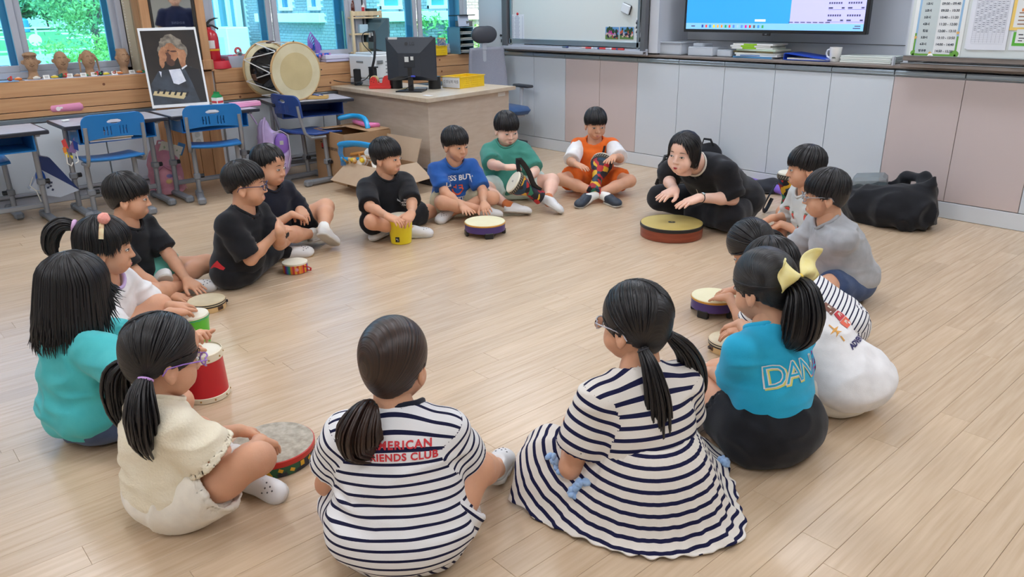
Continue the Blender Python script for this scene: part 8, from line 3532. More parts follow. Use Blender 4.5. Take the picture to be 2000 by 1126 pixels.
# felt garland on the second desk's leg
gx=-5.60
t=empty('felt_garland',(gx,at_x(135,285,gx)[1],0),0,'bright felt patches with a white chain hanging on the pencil case desk','garland')
y00=at_x(135,285,gx)[1]
for k,(poly,c)in enumerate((([(132,296),(144,268),(150,300)],(150,120,170)),([(119,275),(126,270),(134,290),(124,288)],(220,80,80)),([(121,288),(128,286),(130,300),(124,298)],(236,140,60)),([(125,299),(130,296),(134,306),(128,308)],(236,200,60)),([(140,272),(150,278),(152,294),(144,290)],(36,70,150)),([(134,302),(141,303),(140,310)],(220,200,60)))):
 b=B()
 P=[(at_x(*q,gx)[1]-y00,at_x(*q,gx)[2])for q in poly]
 b.prism(P,.004,Matrix(((0,0,1,.004*k),(1,0,0,0),(0,1,0,0),(0,0,0,1))))
 b.build('felt_patch',M('felt_%d'%k,c,.9),t,0)
b=B()
for q in([(128,300),(130,318),(138,323),(141,316)],[(147,296),(152,314),(146,318)]):
 b.tube([(at_x(*k,gx)[0]-gx+.02,at_x(*k,gx)[1]-y00,at_x(*k,gx)[2])for k in q],.0045,6)
b.build('chain',M('cord_white',(236,236,232),.6),t,60)
# ------------------------------------------------------------------ cardboard boxes and what is in them
CARD=mat_noise('cardboard',(178,142,106),(168,132,96),scale=4,rough=.85,bump=.05,bscale=200)
CARD_IN=mat_noise('cardboard_inner',(196,172,146),(186,160,134),scale=4,rough=.85)
a,c=at(622,346,0),at(679,364.5,0)
d_=(c-a)/np.linalg.norm(c-a)
W1=np.linalg.norm(c-a)*1.0
rz=math.atan2(d_[1],d_[0])
H1=.40
D1=.42
t=empty('cardboard_box',(a[0],a[1],0),rz,'tall brown cardboard box with a red printed mark beside the teacher desk','box')
tk=.006
b=B()
b.box((W1/2,tk/2,H1/2),(W1,tk,H1),.001)
b.box((W1/2,D1-tk/2,H1/2),(W1,tk,H1),.001)
b.box((tk/2,D1/2,H1/2),(tk,D1-2*tk,H1),.001)
b.box((W1-tk/2,D1/2,H1/2),(tk,D1-2*tk,H1),.001)
b.box((W1/2,D1/2,.004),(W1-.01,D1-.01,.006))
b.build('box_walls',CARD,t)
b=B()
b.box((W1/2,D1-.10,H1+.004),(W1,.19,.005),.001,rot=(.04,0,0))
b.build('flap',CARD,t)
b=B()
b.box((.06,D1/2-.02,H1-.01),(.13,D1-.1,.005),.001,rot=(0,-.25,0))
b.build('flap',CARD_IN,t)
b=B()
b.box((W1*.27,-.0008,H1*.70),(.034,.001,.034))
rm=b.build('printed_mark',M('mark_red',(176,46,42),.7),t,0)
b=B()
Xt=Matrix(((1,0,0,W1*.60),(0,0,-1,-.0006),(0,1,0,H1*.665),(0,0,0,1)))
letter(b,'아카데미과학',Xt,.030,bold=.0006)
b.box((W1*.27,-.0012,H1*.645),(.034,.001,.010))
b.box((W1*.24,-.0012,H1*.765),(.03,.001,.008))
b.build('printed_lettering',M('print_black',(40,34,32),.7),t,0)
# open box in front of it, flaps folded out
a2=at(683,366,0)
t2o=a2+0
W2=.42
D2=.34
H2=.20
rz2=rz+.08
tb=empty('cardboard_box',(a2[0],a2[1],0),rz2,'open cardboard box with flaps out, full of toy drums and handles','box')
b=B()
for y_ in(tk/2,D2-tk/2):
 b.box((W2/2,y_,H2/2),(W2,tk,H2),.001)
for x_ in(tk/2,W2-tk/2):
 b.box((x_,D2/2,H2/2),(tk,D2-2*tk,H2),.001)
b.box((W2/2,D2/2,.004),(W2-.01,D2-.01,.006))
b.build('box_walls',CARD,tb)
b=B()
b.face([(0,0,H2),(W2,0,H2),(W2+.01,-.15,H2-.12),(-.02,-.15,H2-.12)])
b.build('flap',CARD_IN,tb,0,solid=.005)
b=B()
b.face([(W2,0,H2),(W2,D2,H2),(W2+.15,D2+.02,H2-.10),(W2+.15,-.02,H2-.13)])
b.build('flap',CARD_IN,tb,0,solid=.005)
b=B()
b.face([(0,D2,H2),(W2,D2,H2),(W2+.01,D2+.05,H2+.17),(0,D2+.05,H2+.17)])
b.build('flap',CARD_IN,tb,0,solid=.005)
XB_=tb.matrix_basis.copy()
def inbox(o,lb,cat,grp='toy instruments in the open box'):
 o.matrix_world=XB_
 return tag(o,lb,cat,grp)
TAN=M('handle_tan',(206,140,66),.5)
PALE=M('handle_pale',(226,190,130),.5)
YE=M('toy_yellow',(240,206,50),.45)
SPEC=[((.02,.02,.255),(.13,.10,.275),TAN,'orange-tan wooden handle poking from the open box, upper left'),((.05,.01,.225),(.15,.07,.24),TAN,'orange-tan handle just under the upper one in the box'),((.02,.0,.15),(.06,-.01,.235),PALE,'pale round wooden peg at the left of the box'),((.05,.03,.14),(.09,-.005,.24),PALE,'pale wooden peg in the middle of the box front'),((.08,.03,.14),(.115,-.01,.245),TAN,'brown wooden peg standing in the box front'),((.115,.06,.16),(.12,.03,.275),TAN,'thin brown stick standing in the box'),((.0,.0,.225),(.15,-.03,.235),PALE,'long pale stick with a yellow ring on the box edge'),((.17,.06,.17),(.19,.0,.255),TAN,'hollow tan tube behind the boy\'s head'),((.33,.10,.18),(.42,.06,.25),TAN,'tan handle at the right side of the box')]
for k,(p0,p1,mt_,lb)in enumerate(SPEC):
 b=B()
 b.cyl(p0,p1,.013 if k not in(5,)else .006,12,bev=.002)
 o=b.build('stick',mt_,None,60)
 inbox(o,lb,'stick')
 if k in(1,6):
  c=B()
  m_=np3(p0)*.25+np3(p1)*.75
  c.cyl(np3(p0)*.35+np3(p1)*.65,np3(p0)*.1+np3(p1)*.9,.0145,12)
  c.build('yellow_grip',YE,o,60)
for k,(c,r_,h_,tl,lb)in enumerate((((.20,.13,.25),.080,.055,(.35,.1),'white dotted toy drum on top of the open box'),((.33,.10,.20),.085,.05,(.5,.6),'tilted white toy drum at the right of the open box'),((.15,.05,.20),.05,.04,(.9,0),'small white toy drum low in the open box'))):
 X=Matrix.Translation(c)@Euler((tl[0],tl[1],0)).to_matrix().to_4x4()
 t=empty('toy_drum',mat=XB_@X,label=lb,cat='drum',group='toy instruments in the open box')
 b=B()
 b.lathe([(r_-.004,0),(r_,.003),(r_,h_-.003),(r_-.004,h_),(0,h_)],None,32)
 b.build('shell',M('toy_drum_white',(230,224,212),.5),t)
 b=B()
 for q in range(16):
  a_=2*PI*q/16
  for z_ in(.3,.7):
   b.ball((r_*math.cos(a_+z_),r_*math.sin(a_+z_),h_*z_),.0025,6,4)
 b.build('dot',M('dot_orange',(206,130,60),.6),t)
 b=B()
 b.lathe([(r_+.001,h_*.42),(r_+.002,h_*.46),(r_+.002,h_*.54),(r_+.001,h_*.58)],None,32,False,False)
 bd=b.build('cord_band',TAN,t)
 b=B()
 b.ball((-r_*.7,-r_*.75,h_*.5),.012,10,6)
 b.build('bead',TAN,bd)
for k,(c,lb)in enumerate((((.15,.03,.235),'yellow ball beside the tan handle in the box'),((.20,.0,.235),'yellow ball low in the box front'),((.37,.04,.24),'yellow ball at the right of the box'))):
 b=B()
 b.ball(c,(.022,.018,.018),12,8)
 inbox(b.build('toy_ball',YE,None,60),lb,'ball')
b=B()
b.tube(bez([(-.035,-.02,.255),(.0,-.03,.225),(.05,-.035,.21)],8),.016,10,flat=.5)
inbox(b.build('wood_clapper',mat_noise('clapper',(190,150,84),(120,90,50),scale=30,rough=.6),None,60),'curved wooden clapper at the left edge of the open box','clapper')
# blue bag roll, net, balloons
NETB=M('net_blue',(40,150,216),.35)
b=B()
b.tube(bez([(-.05,-.035,.325),(.08,.02,.345),(.25,.07,.335),(.43,.08,.30)],14),[.02,.03,.032,.032,.03,.03,.03,.03,.03,.032,.03,.026,.02,.012],10,flat=.6)
inbox(b.build('blue_roll',NETB,None,60),'long folded blue plastic bag across the open box','bag',None)
b=B()
for k in range(8):
 x_=-.045+.008*k
 b.tube(bez([(x_,-.035,.32),(x_-.01+.004*(k%3),-.04,.27),(x_+.01,-.035,.225),(x_+.006*(k%2),-.03,.17)],8),.0024,5)
b.tube(bez([(-.02,-.03,.225),(.05,.0,.225),(.14,.05,.23)],8),.016,8)
b.ball((-.015,-.032,.225),.020,10,6)
inbox(b.build('net',NETB,None,60),'blue cord net hanging over the left corner of the open box','net',None)
BAL=M('balloon_blue',(40,166,230),.2,coat=.5)
pb=[at(660,231,.46),at(690,226,.48),at(712,232,.47),at(719,252,.40)]
b=B()
P=bez(pb,16)
b.tube(P,[.012]+[.021]*14+[.014],12)
tag(b.build('long_balloon',BAL,None,60),'bent blue modelling balloon lying over the cardboard boxes','balloon')
b=B()
P=bez([at(690,236,.43),at(715,243,.43),at(741,244,.42)],12)
b.tube(P,[.012]+[.020]*10+[.014],12)
tag(b.build('long_balloon',M('balloon_pink',(240,130,190),.25,coat=.5),None,60),'pink modelling balloon under the bent blue one','balloon')
# dark crate under the desk end
q=at(846,366,0)
t=empty('dark_crate',(q[0]-.10,q[1]+.12,0),rz2,'dark grey crate half hidden behind the open box','crate')
b=B()
b.box((0,0,.055),(.26,.20,.11),.006)
b.build('crate_body',CHAR,t)
b=B()
for k in range(6):
 b.box((-.10+.04*k,-.101,.06),(.018,.004,.06),.001)
b.build('slot',BLACK,t)
# ------------------------------------------------------------------ the people are built, then what they wear and hold
for sp in CAST:
 person(sp)
def world(sp,p):
 return sp['_']['base']+p
 # small djembes held by the two boys, and one standing by the strawberry boy
ob,gb=orange['_'],greenb['_']
z1=.245
top=at(1177,313,z1)
bot=at(1159,376,.075)
def on_shirt(sp,up,rt,off=.007):
 d=sp['_']
 me=d['shirt'].data
 bv=BVHTree.FromPolygons([tuple(v.co)for v in me.vertices],[tuple(p.vertices)for p in me.polygons])
 o_=d['SC']-d['ub']*(.13-up)+d['rb']*rt+d['fb']*.4
 hit=bv.ray_cast(Vector(o_),-Vector(d['fb']))[0]
 q=np3(hit)if hit is not None else d['SC']+d['fb']*.1
 return d['base']+q+d['fb']*off
djembe('small patterned djembe between the knees of the boy in orange',top,bot,.078,1,[on_shirt(orange,u_,r_)for u_,r_ in((.135,-.075),(.11,-.070),(.07,-.060),(.03,-.050),(-.01,-.042))])
top=at(1001,354,.235)
bot=at(1056,386,.11)
djembe('small patterned djembe lying across the lap of the boy in green',top,bot,.076,2,[top+(bot-top)*.25+np3((0,0,.07)),top+(bot-top)*.2+np3((0,0,.17)),top+(bot-top)*.55+np3((0,0,.13)),top+(bot-top)*.75+np3((0,0,.06)),bot+np3((0,0,.05))])
base=at(1535,420,0)
dz=.285
djembe('small patterned djembe standing on the floor by the boy in strawberry prints',base+np3((0,0,dz)),base+np3((0,0,.003)),.078,3,[base+np3((-.09,.0,.20)),base+np3((-.12,-.02,.12)),base+np3((-.15,-.03,.03)),base+np3((-.12,-.05,.02)),base+np3((-.10,-.02,.10))])
WP=M('print_white',(228,228,230),.7)
RP=M('print_red',(208,50,60),.7)
def chest(sp,up=.0,right_=.0):
 d=sp['_']
 return d['SC']+d['fb']*.09-d['ub']*(.13-up)*d['s']+d['rb']*right_*d['s']
def front_print(sp,txt,up,rt,size,mat,**kw):
 d=sp['_']
 return print_on(d['shirt'],d['base'],txt,c=chest(sp,up,rt),n=d['fb'],x=-d['rb'],size=size,mat=mat,**kw)
def back_print(sp,txt,up,rt,size,mat,polys=None,**kw):
 d=sp['_']
 return print_on(d['shirt'],d['base'],txt,polys,c=d['SC']-d['fb']*.09-d['ub']*(.13-up)*d['s']+d['rb']*rt*d['s'],n=-d['fb']+d['ub']*.15,x=d['rb'],size=size,mat=mat,**kw)
 # blue shirt
front_print(blueb,'LESS BUT',.095,0,.048,WP,bold=.0012)
front_print(blueb,'BETTER',-.045,0,.044,WP,bold=.001)
sm=[]
pv,pf=[],[]
n_=16
for k in range(n_+1):
 a=PI+PI*k/n_
 for r_ in(.030,.040):
  pv.append((r_*math.cos(a),r_*math.sin(a)+.006))
for k in range(n_):
 pf.append((2*k,2*k+1,2*k+3,2*k+2))
def addrect(x0,y0,x1,y1):
 o=len(pv)
 pv.extend([(x0,y0),(x1,y0),(x1,y1),(x0,y1)])
 pf.append((o,o+1,o+2,o+3))
addrect(-.028,.014,-.008,.022)
addrect(-.014,.008,-.008,.034)
addrect(.006,.022,.034,.030)
addrect(.028,.004,.036,.026)
addrect(.010,.006,.030,.012)
d=blueb['_']
print_on(d['shirt'],d['base'],None,(pv,pf),c=chest(blueb,.020,0),n=d['fb'],x=-d['rb'],mat=M('print_orange',(226,92,52),.7))
# white chest marks
front_print(yellowb,'THE\nNORTH\nFACE',.055,-.058,.017,WP,bold=.0005)
front_print(navyb,'JULIANEY',.02,.0,.018,M('print_silver',(190,194,204),.6))
front_print(greenb,'EARTH',.015,-.055,.022,M('print_brown',(96,96,90),.7),bold=.001)
front_print(mintb,'M IN HEEL',-.10,.01,.020,M('print_cream',(206,198,176),.7),bold=.0008)
front_print(glassb,'JULIANEY',.03,.05,.013,WP)
d=glassb['_']
print_on(d['shirt'],d['base'],None,([(-.012,-.022),(.012,-.022),(.014,.018),(0,.024),(-.014,.018)],[(0,1,2,3,4)]),c=chest(glassb,.0,-.02),n=d['fb'],x=-d['rb'],mat=M('print_crest',(190,160,170),.7))
# striped girl: red club lettering
back_print(stripe,'AMERICAN',.125,.022,.026,RP,bold=.0008,spacing=1.15)
back_print(stripe,'FRIENDS CLUB',.098,.022,.0235,RP,bold=.0008,spacing=1.1)
# bow girl: outlined letters with a yellow shadow
SHY=M('print_yellow',(222,220,120),.7)
def outline_letter(sp,ch,up,rt,size,mat,mat2):
 back_print(sp,ch,up-.004,rt+.004,size,mat2,bold=.0032,lift=.0018,name='print_shadow')
 back_print(sp,ch,up,rt,size,mat,bold=.0022,lift=.0026)
 back_print(sp,ch,up,rt,size,C_SKY,bold=-.0010,lift=.0034,name='print_fill')
for k,ch in enumerate('DANA'):
 outline_letter(bow,ch,.055,-.085+.056*k,.092,WP if k<3 else M('print_magenta',(180,60,150),.7),SHY if k<3 else M('print_magenta',(180,60,150),.7))
d=bow['_']
h_,K,An,T_=d['legs'][-1]
lc=h_+(K-h_)*.40+np3((0,0,.09))-d['fwd']*.02
kx=(K-h_)/np.linalg.norm(K-h_)
nrm=np3((0,0,1))-d['fwd']*.9-d['right']*.3
print_on(d['shorts'],d['base'],'DANIAE',c=lc+kx*.015,n=nrm,x=np.cross(kx,nrm)*-1,size=.026,mat=WP,bold=.0006)
print_on(d['shorts'],d['base'],None,([(-.03,.0),(-.012,.012),(.006,.014),(.03,.008),(.018,-.002),(.022,-.022),(.006,-.010),(-.014,-.008)],[(0,1,2,3,4,5,6,7)]),c=lc-kx*.022,n=nrm,x=np.cross(kx,nrm)*-1,mat=M('print_fish',(70,160,200),.7),name='fish_mark')
# printed luggage stack and word on the white back
d=whiteg['_']
cols=[((226,92,70),-.015,.070,.062,.034),((120,74,60),.0,.028,.084,.044),((206,60,70),.004,-.012,.060,.030),((230,106,80),.0,-.044,.066,.030)]
for k,(c,x_,y_,w_,h2)in enumerate(cols):
 back_print(whiteg,None,y_+.045,x_+.03,.02,M('luggage_%d'%k,c,.7),polys=([(-w_/2,-h2/2),(w_/2,-h2/2),(w_/2,h2/2),(-w_/2,h2/2)],[(0,1,2,3)]),name='luggage_print')
 back_print(whiteg,None,y_+.045,x_+.03,.02,M('luggage_mark',(226,216,200),.7),polys=([(-.010,-.006),(-.006,-.006),(-.006,.004),(.006,.004),(.006,-.006),(.010,-.006),(.010,.008),(-.010,.008)],[(0,1,2,3),(2,3,4,4)if False else(0,2,3,7),(3,6,7),(3,4,5,6)]),name='luggage_handle',lift=.003)
back_print(whiteg,None,.165,.02,.02,M('print_crimson',(196,50,80),.7),polys=([(.018*math.cos(a),.016*math.sin(a))for a in np.linspace(0,2*PI,13)[:-1]],[tuple(range(12))]),name='balloon_print')
back_print(whiteg,None,.165,.02,.02,M('print_gold',(236,190,60),.7),polys=([(-.007,-.006),(.007,-.006),(0,.010)],[(0,1,2)]),name='balloon_mark',lift=.003)
pl=[(-.003,-.04),(.003,-.04),(.003,.03),(-.003,.03),(-.03,.006),(-.003,.0),(-.003,.010),(.03,.006),(.003,.0),(.003,.010),(-.018,-.014),(-.003,-.010),(.018,-.014),(.003,-.010)]
back_print(whiteg,None,.005,-.055,.02,M('print_amber',(226,166,80),.7),polys=(pl,[(0,1,2,3),(4,5,6),(7,8,9),(10,11,5),(12,13,8)]),name='plant_print')
back_print(whiteg,'ADVENTURE',-.065,.02,.026,M('print_navy',(44,40,96),.7),bold=.0012)
# strawberries on the light grey shirt
d=strawb['_']
rg=random.Random(9)
for k in range(9):
 a=(k-4)*.34
 n_v=d['fb']*math.cos(a*1.4-.5)+d['rb']*-math.sin(a*1.4-.5)
 c_=d['pel']+(d['SC']-d['pel'])*(.35+.5*((k*5)%9)/9)+n_v*.1
 for nm,pts_,mt_,lf in(('strawberry_print',[(.013*math.cos(q),.018*math.sin(q)-(.004 if math.sin(q)<0 else 0))for q in np.linspace(0,2*PI,13)[:-1]],M('print_berry',(216,84,74),.7),.0022),('leaf_print',[(-.012,.014),(0,.010),(.012,.014),(.004,.022),(-.004,.022)],M('print_leaf',(120,130,110),.7),.003)):
  print_on(d['shirt'],d['base'],None,(pts_,[tuple(range(len(pts_)))]),c=c_,n=n_v,x=np.cross(np3((0,0,1)),n_v),mat=mt_,name=nm,lift=lf)
  # lilac stripes down the pompom girl's shirt
d=pomgirl['_']
for rt in(.060,.072,.084):
 print_on(d['shirt'],d['base'],None,([(-.0022,-.14),(.0022,-.14),(.0022,.10),(-.0022,.10)],[(0,1,2,3)]),c=chest(pomgirl,-.01,rt),n=d['fb']+d['rb']*.9,x=-d['rb'],mat=M('print_lilac',(190,168,222),.7),name='trim_stripe',sub=4)
 # white sleeves of the orange vest shirt
d=ob
for sd in(1,-1):
 a0,E_,W=d['arms'][sd]
 v=Vol(np.minimum(a0,E_)-.12,np.maximum(a0,E_)+.12,.0065)
 v.cone(a0,a0+(E_-a0)*.92,.054,.064,k=.02,cut1=True)
 V,Q=v.skin(2)
 V=folds(V,Q,70+sd,.005,10,14)
 to_obj('sleeve',V,Q,C_WHITE,d['e'])
 # red panel on the side of the glasses boy's shirt
d=glassb['_']
print_on(d['shirt'],d['base'],None,([(-.05,-.03),(.03,-.035),(.05,.02),(.0,.04)],[(0,1,2,3)]),c=d['pel']+d['rb']*.12-d['fb']*.01+np3((0,0,.03)),n=d['rb']-d['fb']*.3,x=d['fb'],mat=M('panel_red',(200,40,48),.7),name='side_panel',sub=3)
print_on(d['shirt'],d['base'],None,([(-.03,-.008),(.0,.004),(.03,.0),(.004,.014)],[(0,1,2,3)]),c=d['SC']-d['fb']*.09+d['rb']*.06-d['ub']*.05,n=-d['fb']+d['rb']*.8,x=d['ub'],mat=WP,name='back_mark')
# headband with pompom
d=pomgirl['_']
b=B(d['XA'])
R3=(.083,.099,.090)
pth=[]
for k in range(17):
 a=-1.35+2.7*k/16
 pth.append((CAPC[0]+(R3[0]+.005)*math.sin(a),CAPC[1]+.012,CAPC[2]+(R3[2]+.005)*math.cos(a)))
b.tube(pth,.0085,8,flat=.35,up=(0,0,1))
hb=b.build('headband',mat_noise('band_floral',(236,222,180),(206,160,120),scale=60,rough=.7),d['e'],60)
b=B(d['XA'])
a=.55
b.ball((CAPC[0]+(R3[0]+.014)*math.sin(a),CAPC[1]+.018,CAPC[2]+(R3[2]+.016)*math.cos(a)),.021,16,12)
rg=np.random.RandomState(3)
for v_ in b.v:
 v_+=Vector(rg.randn(3)*.0012)
b.build('pompom',mat_noise('pompom_coral',(238,156,146),(246,176,164),scale=120,rough=.95),hb,60)
# organza bow
d=bow['_']
tie=d['H']+d['A']@(np3((.0,-.114,.028))*d['hs'])
br,bu=d['A'][:,0],np3((0,0,1))
bo=-d['A'][:,1]
ORG=mat_noise('organza_yellow',(244,230,150),(250,240,178),scale=30,rough=.5)
for sd in(-1,1):
 b=B()
 def lobe(u,v,sd=sd):
  a=(v-.5)*2
  r_=.078*math.sin(min(u,.999)*PI*.62)/math.sin(PI*.62)if u<1 else .078
  x=sd*(.004+u*.085)
  z=a*(.010+.042*math.sin(u*PI*.75))+sd*.010*u*(1 if sd>0 else-1)+.018*u
  y=.014*math.cos(a*PI)*math.sin(u*PI)+.010*math.sin(u*5+a*3)
  p_=tie+br*x+bu*z+bo*(.012+y)
  return tuple(p_)
 b.grid(lobe,12,10)
 b.build('bow_loop',ORG,d['e'],60,solid=.002)
for sd,ln in((-1,.105),(1,.15)):
 b=B()
 def ribbon(u,v,sd=sd,ln=ln):
  w=.010+.016*u
  p_=tie+br*(.010+.06*u*(1.0 if sd>0 else .35)+(v-.5)*2*w*.8)+bu*(-.004-ln*u+(v-.5)*.02)+bo*(.014+.030*u+.006*math.sin(u*6+v*3))
  return tuple(p_)
 b.grid(ribbon,4,10)
 b.build('bow_tail',ORG,d['e'],60,solid=.0016)
b=B()
b.ball(tuple(tie+bo*.016),(.010,.010,.012),12,8)
b.build('bow_knot',M('knot_yellow',(240,206,80),.5),d['e'],60)
# wristwatch, earring and piping of the woman in black
d=teacher['_']
S_,E_,W=d['arms'][-1]
ax=(W-E_)/np.linalg.norm(W-E_)
wc=W-ax*.018
b=ring_at(wc,ax,.0245,.0045)
wt=b.build('watch_strap',BLACK,d['e'],60)
nrm=np3((0,0,1))-ax*ax[2]+CF*-.3
nrm=nrm-ax*(nrm@ax)
nrm/=np.linalg.norm(nrm)
X=Matrix.Translation(Vector(wc+nrm*.026))@Matrix([[np.cross(ax,nrm)[i],ax[i],nrm[i],0]for i in range(3)]+[[0,0,0,1]])
b=B(X)
b.box((0,0,0),(.024,.022,.007),.003)
wd=b.build('watch_case',M('watch_silver',(206,200,186),.25,metal=.9),wt)
b=B(X)
b.box((0,0,.0038),(.018,.016,.001))
b.build('watch_dial',M('watch_dial',(196,222,232),.2),wd,0)
b=B(d['XA'])
b.tube([(-.076,.002,-.050+.007*math.cos(a))if False else(-.076+.006*math.sin(a),.002,-.052+.008*math.cos(a))for a in np.linspace(0,2*PI,13)[:-1]],.0014,6,closed=True)
b.build('earring',M('earring_silver',(206,206,206),.2,metal=1.0),d['e'],60)
if d['shirt']is not None:
 for nm,pts_ in(('front_piping',[(-.003,-.30),(.003,-.30),(.003,.09),(-.003,.09)]),):
  print_on(d['shirt'],d['base'],None,(pts_,[(0,1,2,3)]),c=chest(teacher,0,.0),n=d['fb']+d['ub']*.2,x=-d['rb'],mat=M('piping_pale',(206,200,188),.7),name=nm,sub=5)
  # ------------------------------------------------------------------ spread skirt of the striped dress
d=dress['_']
base=d['base']
HEM=[(993,978),(1030,1003),(1090,1036),(1160,1063),(1237,1088),(1335,1090),(1400,1078),(1449,1061),(1457,1030),(1440,985),(1425,930),(1415,890),(1380,862),(1330,850),(1270,842),(1200,838),(1140,838),(1085,846),(1062,868),(1040,905),(1020,940)]
hp=[at(x,y,.004)-base for x,y in HEM]
pc=d['pel'].copy()
angs=np.array([math.atan2(q[1]-pc[1],q[0]-pc[0])for q in hp])
rads=np.array([math.hypot(q[0]-pc[0],q[1]-pc[1])for q in hp])
o_=np.argsort(angs)
angs,rads=angs[o_],rads[o_]
angs=np.concatenate([angs-2*PI,angs,angs+2*PI])
rads=np.concatenate([rads,rads,rads])
NA,NR=220,46
knees={sd:d['legs'][sd][1]for sd in(1,-1)}
kn=at(1078,872,.13)-base
knees[-1]=kn
V=np.zeros(((NR+1)*NA,3))
run=np.zeros((NR+1)*NA)
for i in range(NA):
 th=-PI+2*PI*i/NA
 rh=np.interp(th,angs,rads)
 dr=np3((math.cos(th),math.sin(th),0))
 prev=None
 acc=0
 fold_a=.5+.5*math.sin(th*3+1)
 for j in range(NR+1):
  t=j/NR
  r_=.106+(rh-.106)*t**.95
  zt=.225*(1-t)**1.55+.012+.06*(math.sin(PI*min(1,t*1.35))if t<.74 else 0)*(1-t)
  pt=pc+dr*r_
  for sd in(1,-1):
   kk=knees[sd]
   hh=d['hip'][sd]
   seg=kk-hh
   tt=max(0,min(1,float((pt[:2]-hh[:2])@seg[:2])/max(float(seg[:2]@seg[:2]),1e-6)))
   dist=np.linalg.norm(pt[:2]-(hh+seg*tt)[:2])
   top=(hh+seg*tt)[2]+.062
   zt=max(zt,top-(dist/.105)**2*.10)if dist<.16 else zt
  rip=.007*t*math.sin(th*23+2.0*math.sin(th*2))+.010*t*fold_a*math.sin(th*11+1.3)+.0035*math.sin(th*47)*(1-t)*min(1,t*8)
  zt=max(.004+.004*abs(math.sin(th*23))*t,zt+rip*(1 if t<.97 else .3))
  p_=np3((pt[0],pt[1],zt))
  p_[:2]+=dr[:2]*.004*math.sin(th*29)*t
  if prev is not None:
   acc+=np.linalg.norm(p_-prev)
  prev=p_
  V[j*NA+i]=p_
  run[j*NA+i]=acc
jj=np.arange(NR)[:,None]*NA
ii=np.arange(NA)[None,:]
kk_=(ii+1)%NA
Q=np.stack([jj+ii,jj+kk_,jj+NA+kk_,jj+NA+ii],-1).reshape(-1,4)
for _ in range(2):
 V2=relaxed(V,Q,.4)
 V2[:NA]=V[:NA]
 V2[-NA:]=V[-NA:]
 V=V2
rg_r=run.reshape(NR+1,NA)
sk=to_obj('skirt',V,Q,STRIPE_B,d['e'],{'run':-run+.8})
sm_=sk.modifiers.new('solid','SOLIDIFY')
sm_.thickness=.004
sm_.offset=1
def on_skirt(px,py):
 """nearest skirt point under a picture position"""
 best=None
 for z_ in np.linspace(.0,.24,49):
  q=at(px,py,z_)-base
  dd=np.linalg.norm(V-q,axis=1)
  k=int(np.argmin(dd))
  if best is None or dd[k]<best[0]:
   best=(dd[k],V[k])
 return best[1]
RUF=mat_noise('ruffle_blue',(150,186,232),(170,202,242),scale=40,rough=.8)
for pts_ in([(1130,846),(1105,848),(1085,856),(1074,870),(1078,890),(1088,908),(1098,926)],[(1146,944),(1132,948),(1124,956),(1118,966)],[(1410,902),(1414,906)]):
 b=B()
 P=bez([on_skirt(*q)+np3((0,0,.006))for q in pts_],26)
 rr=random.Random(7)
 for k,q in enumerate(P):
  b.ball(tuple(q+np3((.006*math.sin(k*2.1),.006*math.cos(k*1.7),.003*math.sin(k*2.9)))),(.011+.003*(k%2),.008,.009),8,5,rot=(k*.7,k*.4,k))
 b.build('ruffle',RUF,sk,60)
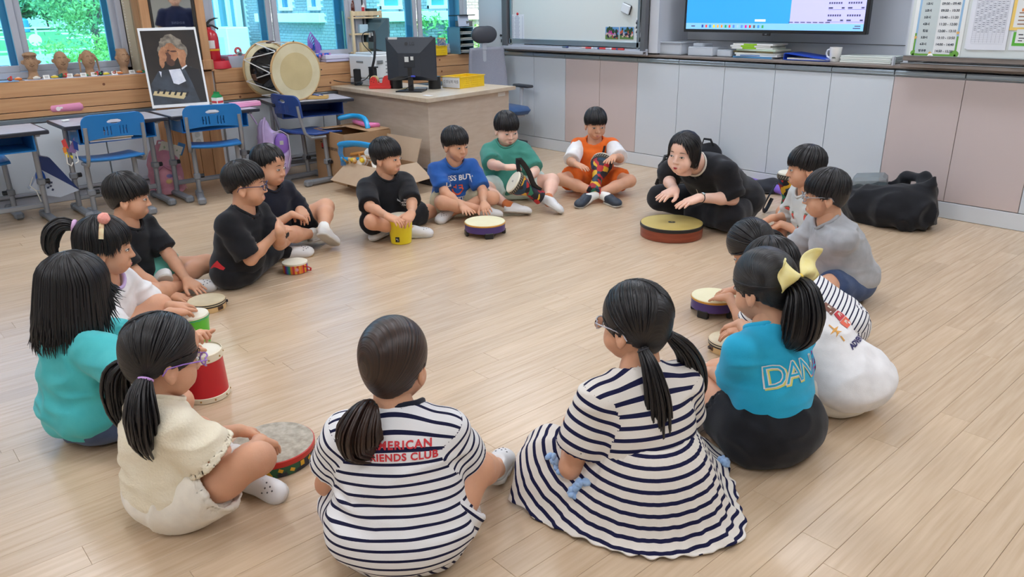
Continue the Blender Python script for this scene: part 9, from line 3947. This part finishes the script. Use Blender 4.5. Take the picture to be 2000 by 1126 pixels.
 # ------------------------------------------------------------------ the person the mirror shows, standing out of the picture
def standing():
 mp=np3((XW+.012,2.205,1.55))
 px_=at_x(342,10,XW+.014)
 dirv_=px_-np3((0,0,CAM_H))
 # mirror the ray and walk on to where the figure stands
 L=6.0
 dd=dirv_/abs(dirv_[0])
 loc=px_+np3((-dd[0],dd[1],0))*L
 base=np3((loc[0],loc[1],0))
 e=empty('person',base,0,'person in a navy t-shirt reflected in the mirror between the windows','person')
 f=np3((-1,-.35,0))
 f/=np.linalg.norm(f)
 r=np.cross(f,np3((0,0,1)))
 U=np3((0,0,1))
 k=.93
 v=Vol((-.45,-.45,-.01),(.45,.45,1.70),.014)
 for sd in(1,-1):
  v.cone(r*.085*sd+U*.86*k,r*.09*sd+U*.46*k,.085,.058,k=.03)
  v.cone(r*.09*sd+U*.46*k,r*.09*sd+U*.07,.055,.038,k=.03)
  v.cone(r*.09*sd+U*.04,r*.10*sd+f*.15+U*.03,.042,.032,k=.03)
  v.cone(r*.19*sd+U*1.36*k,r*.26*sd+U*1.10*k-f*.02,.048,.038,k=.03)
  v.cone(r*.26*sd+U*1.10*k-f*.02,r*.27*sd+U*.88*k+f*.06,.036,.026,k=.03)
  v.ell(r*.27*sd+U*.81*k+f*.08,(.03,.03,.05),k=.02)
 v.ell(U*1.15*k,(.15,.12,.28),k=.05)
 v.cone(U*1.40*k,U*1.52*k,.055,.05,k=.03)
 v.half((0,0,-1),(0,0,.0))
 V_,Q_=v.skin(1)
 parts=[(V_,Q_)]
 A=np.stack([r,f,U],1)
 HV,HQ=head_mesh('std')
 Hc=U*1.60*k
 parts.append((HV*1.14@A.T+Hc,HQ))
 V_,Q_=join(parts)
 V_[:,2]=np.maximum(V_[:,2],.001)
 to_obj('body',V_,Q_,SKIN[0],e)
 v=Vol((-.40,-.40,.7),(.40,.40,1.50),.012)
 v.ell(U*1.20*k,(.19,.15,.26),A,k=.05)
 v.ell(U*.98*k,(.185,.15,.17),A,k=.05)
 v.cone(r*.18+U*1.36*k,r*-.18+U*1.36*k,.06,k=.05)
 for sd in(1,-1):
  v.cone(r*.19*sd+U*1.36*k,r*.245*sd+U*1.17*k,.068,.075,k=.03,cut1=True)
 v.half((0,0,-1),(0,0,.84*k))
 V_,Q_=v.skin(2)
 V_=folds(V_,Q_,95,.006,8,14)
 so=to_obj('shirt',V_,Q_,cloth_mat('cloth_ink',(26,32,62),(32,38,70)),e)
 print_on(so,base,'BOGNE',c=f*.2+U*1.22*k,n=f,x=-r,size=.045,mat=M('print_slate_blue',(110,120,150),.7),spacing=1.3)
 v=Vol((-.30,-.30,.0),(.30,.30,1.0),.012)
 v.ell(U*.90*k,(.165,.13,.14),A,k=.05)
 for sd in(1,-1):
  v.cone(r*.085*sd+U*.86*k,r*.09*sd+U*.46*k,.095,.075,k=.03)
  v.cone(r*.09*sd+U*.46*k,r*.09*sd+U*.08,.075,.065,k=.03,cut1=True)
 V_,Q_=v.skin(1)
 to_obj('trousers',V_,Q_,cloth_mat('cloth_dark_grey',(50,52,58)),e)
 XA=Matrix([[A[i][0]*1.14,A[i][1]*1.14,A[i][2]*1.14,Hc[i]]for i in range(3)]+[[0,0,0,1]])
 face_parts(XA,e,0)
 vh=cap_vol(np3((.083,.099,.09)),SHORT,.007)
 V_,Q_=vh.skin(1)
 to_obj('hair',(V_*1.14)@A.T+Hc,Q_,HAIR,e,{'streak':V_[:,0]*200})
standing()
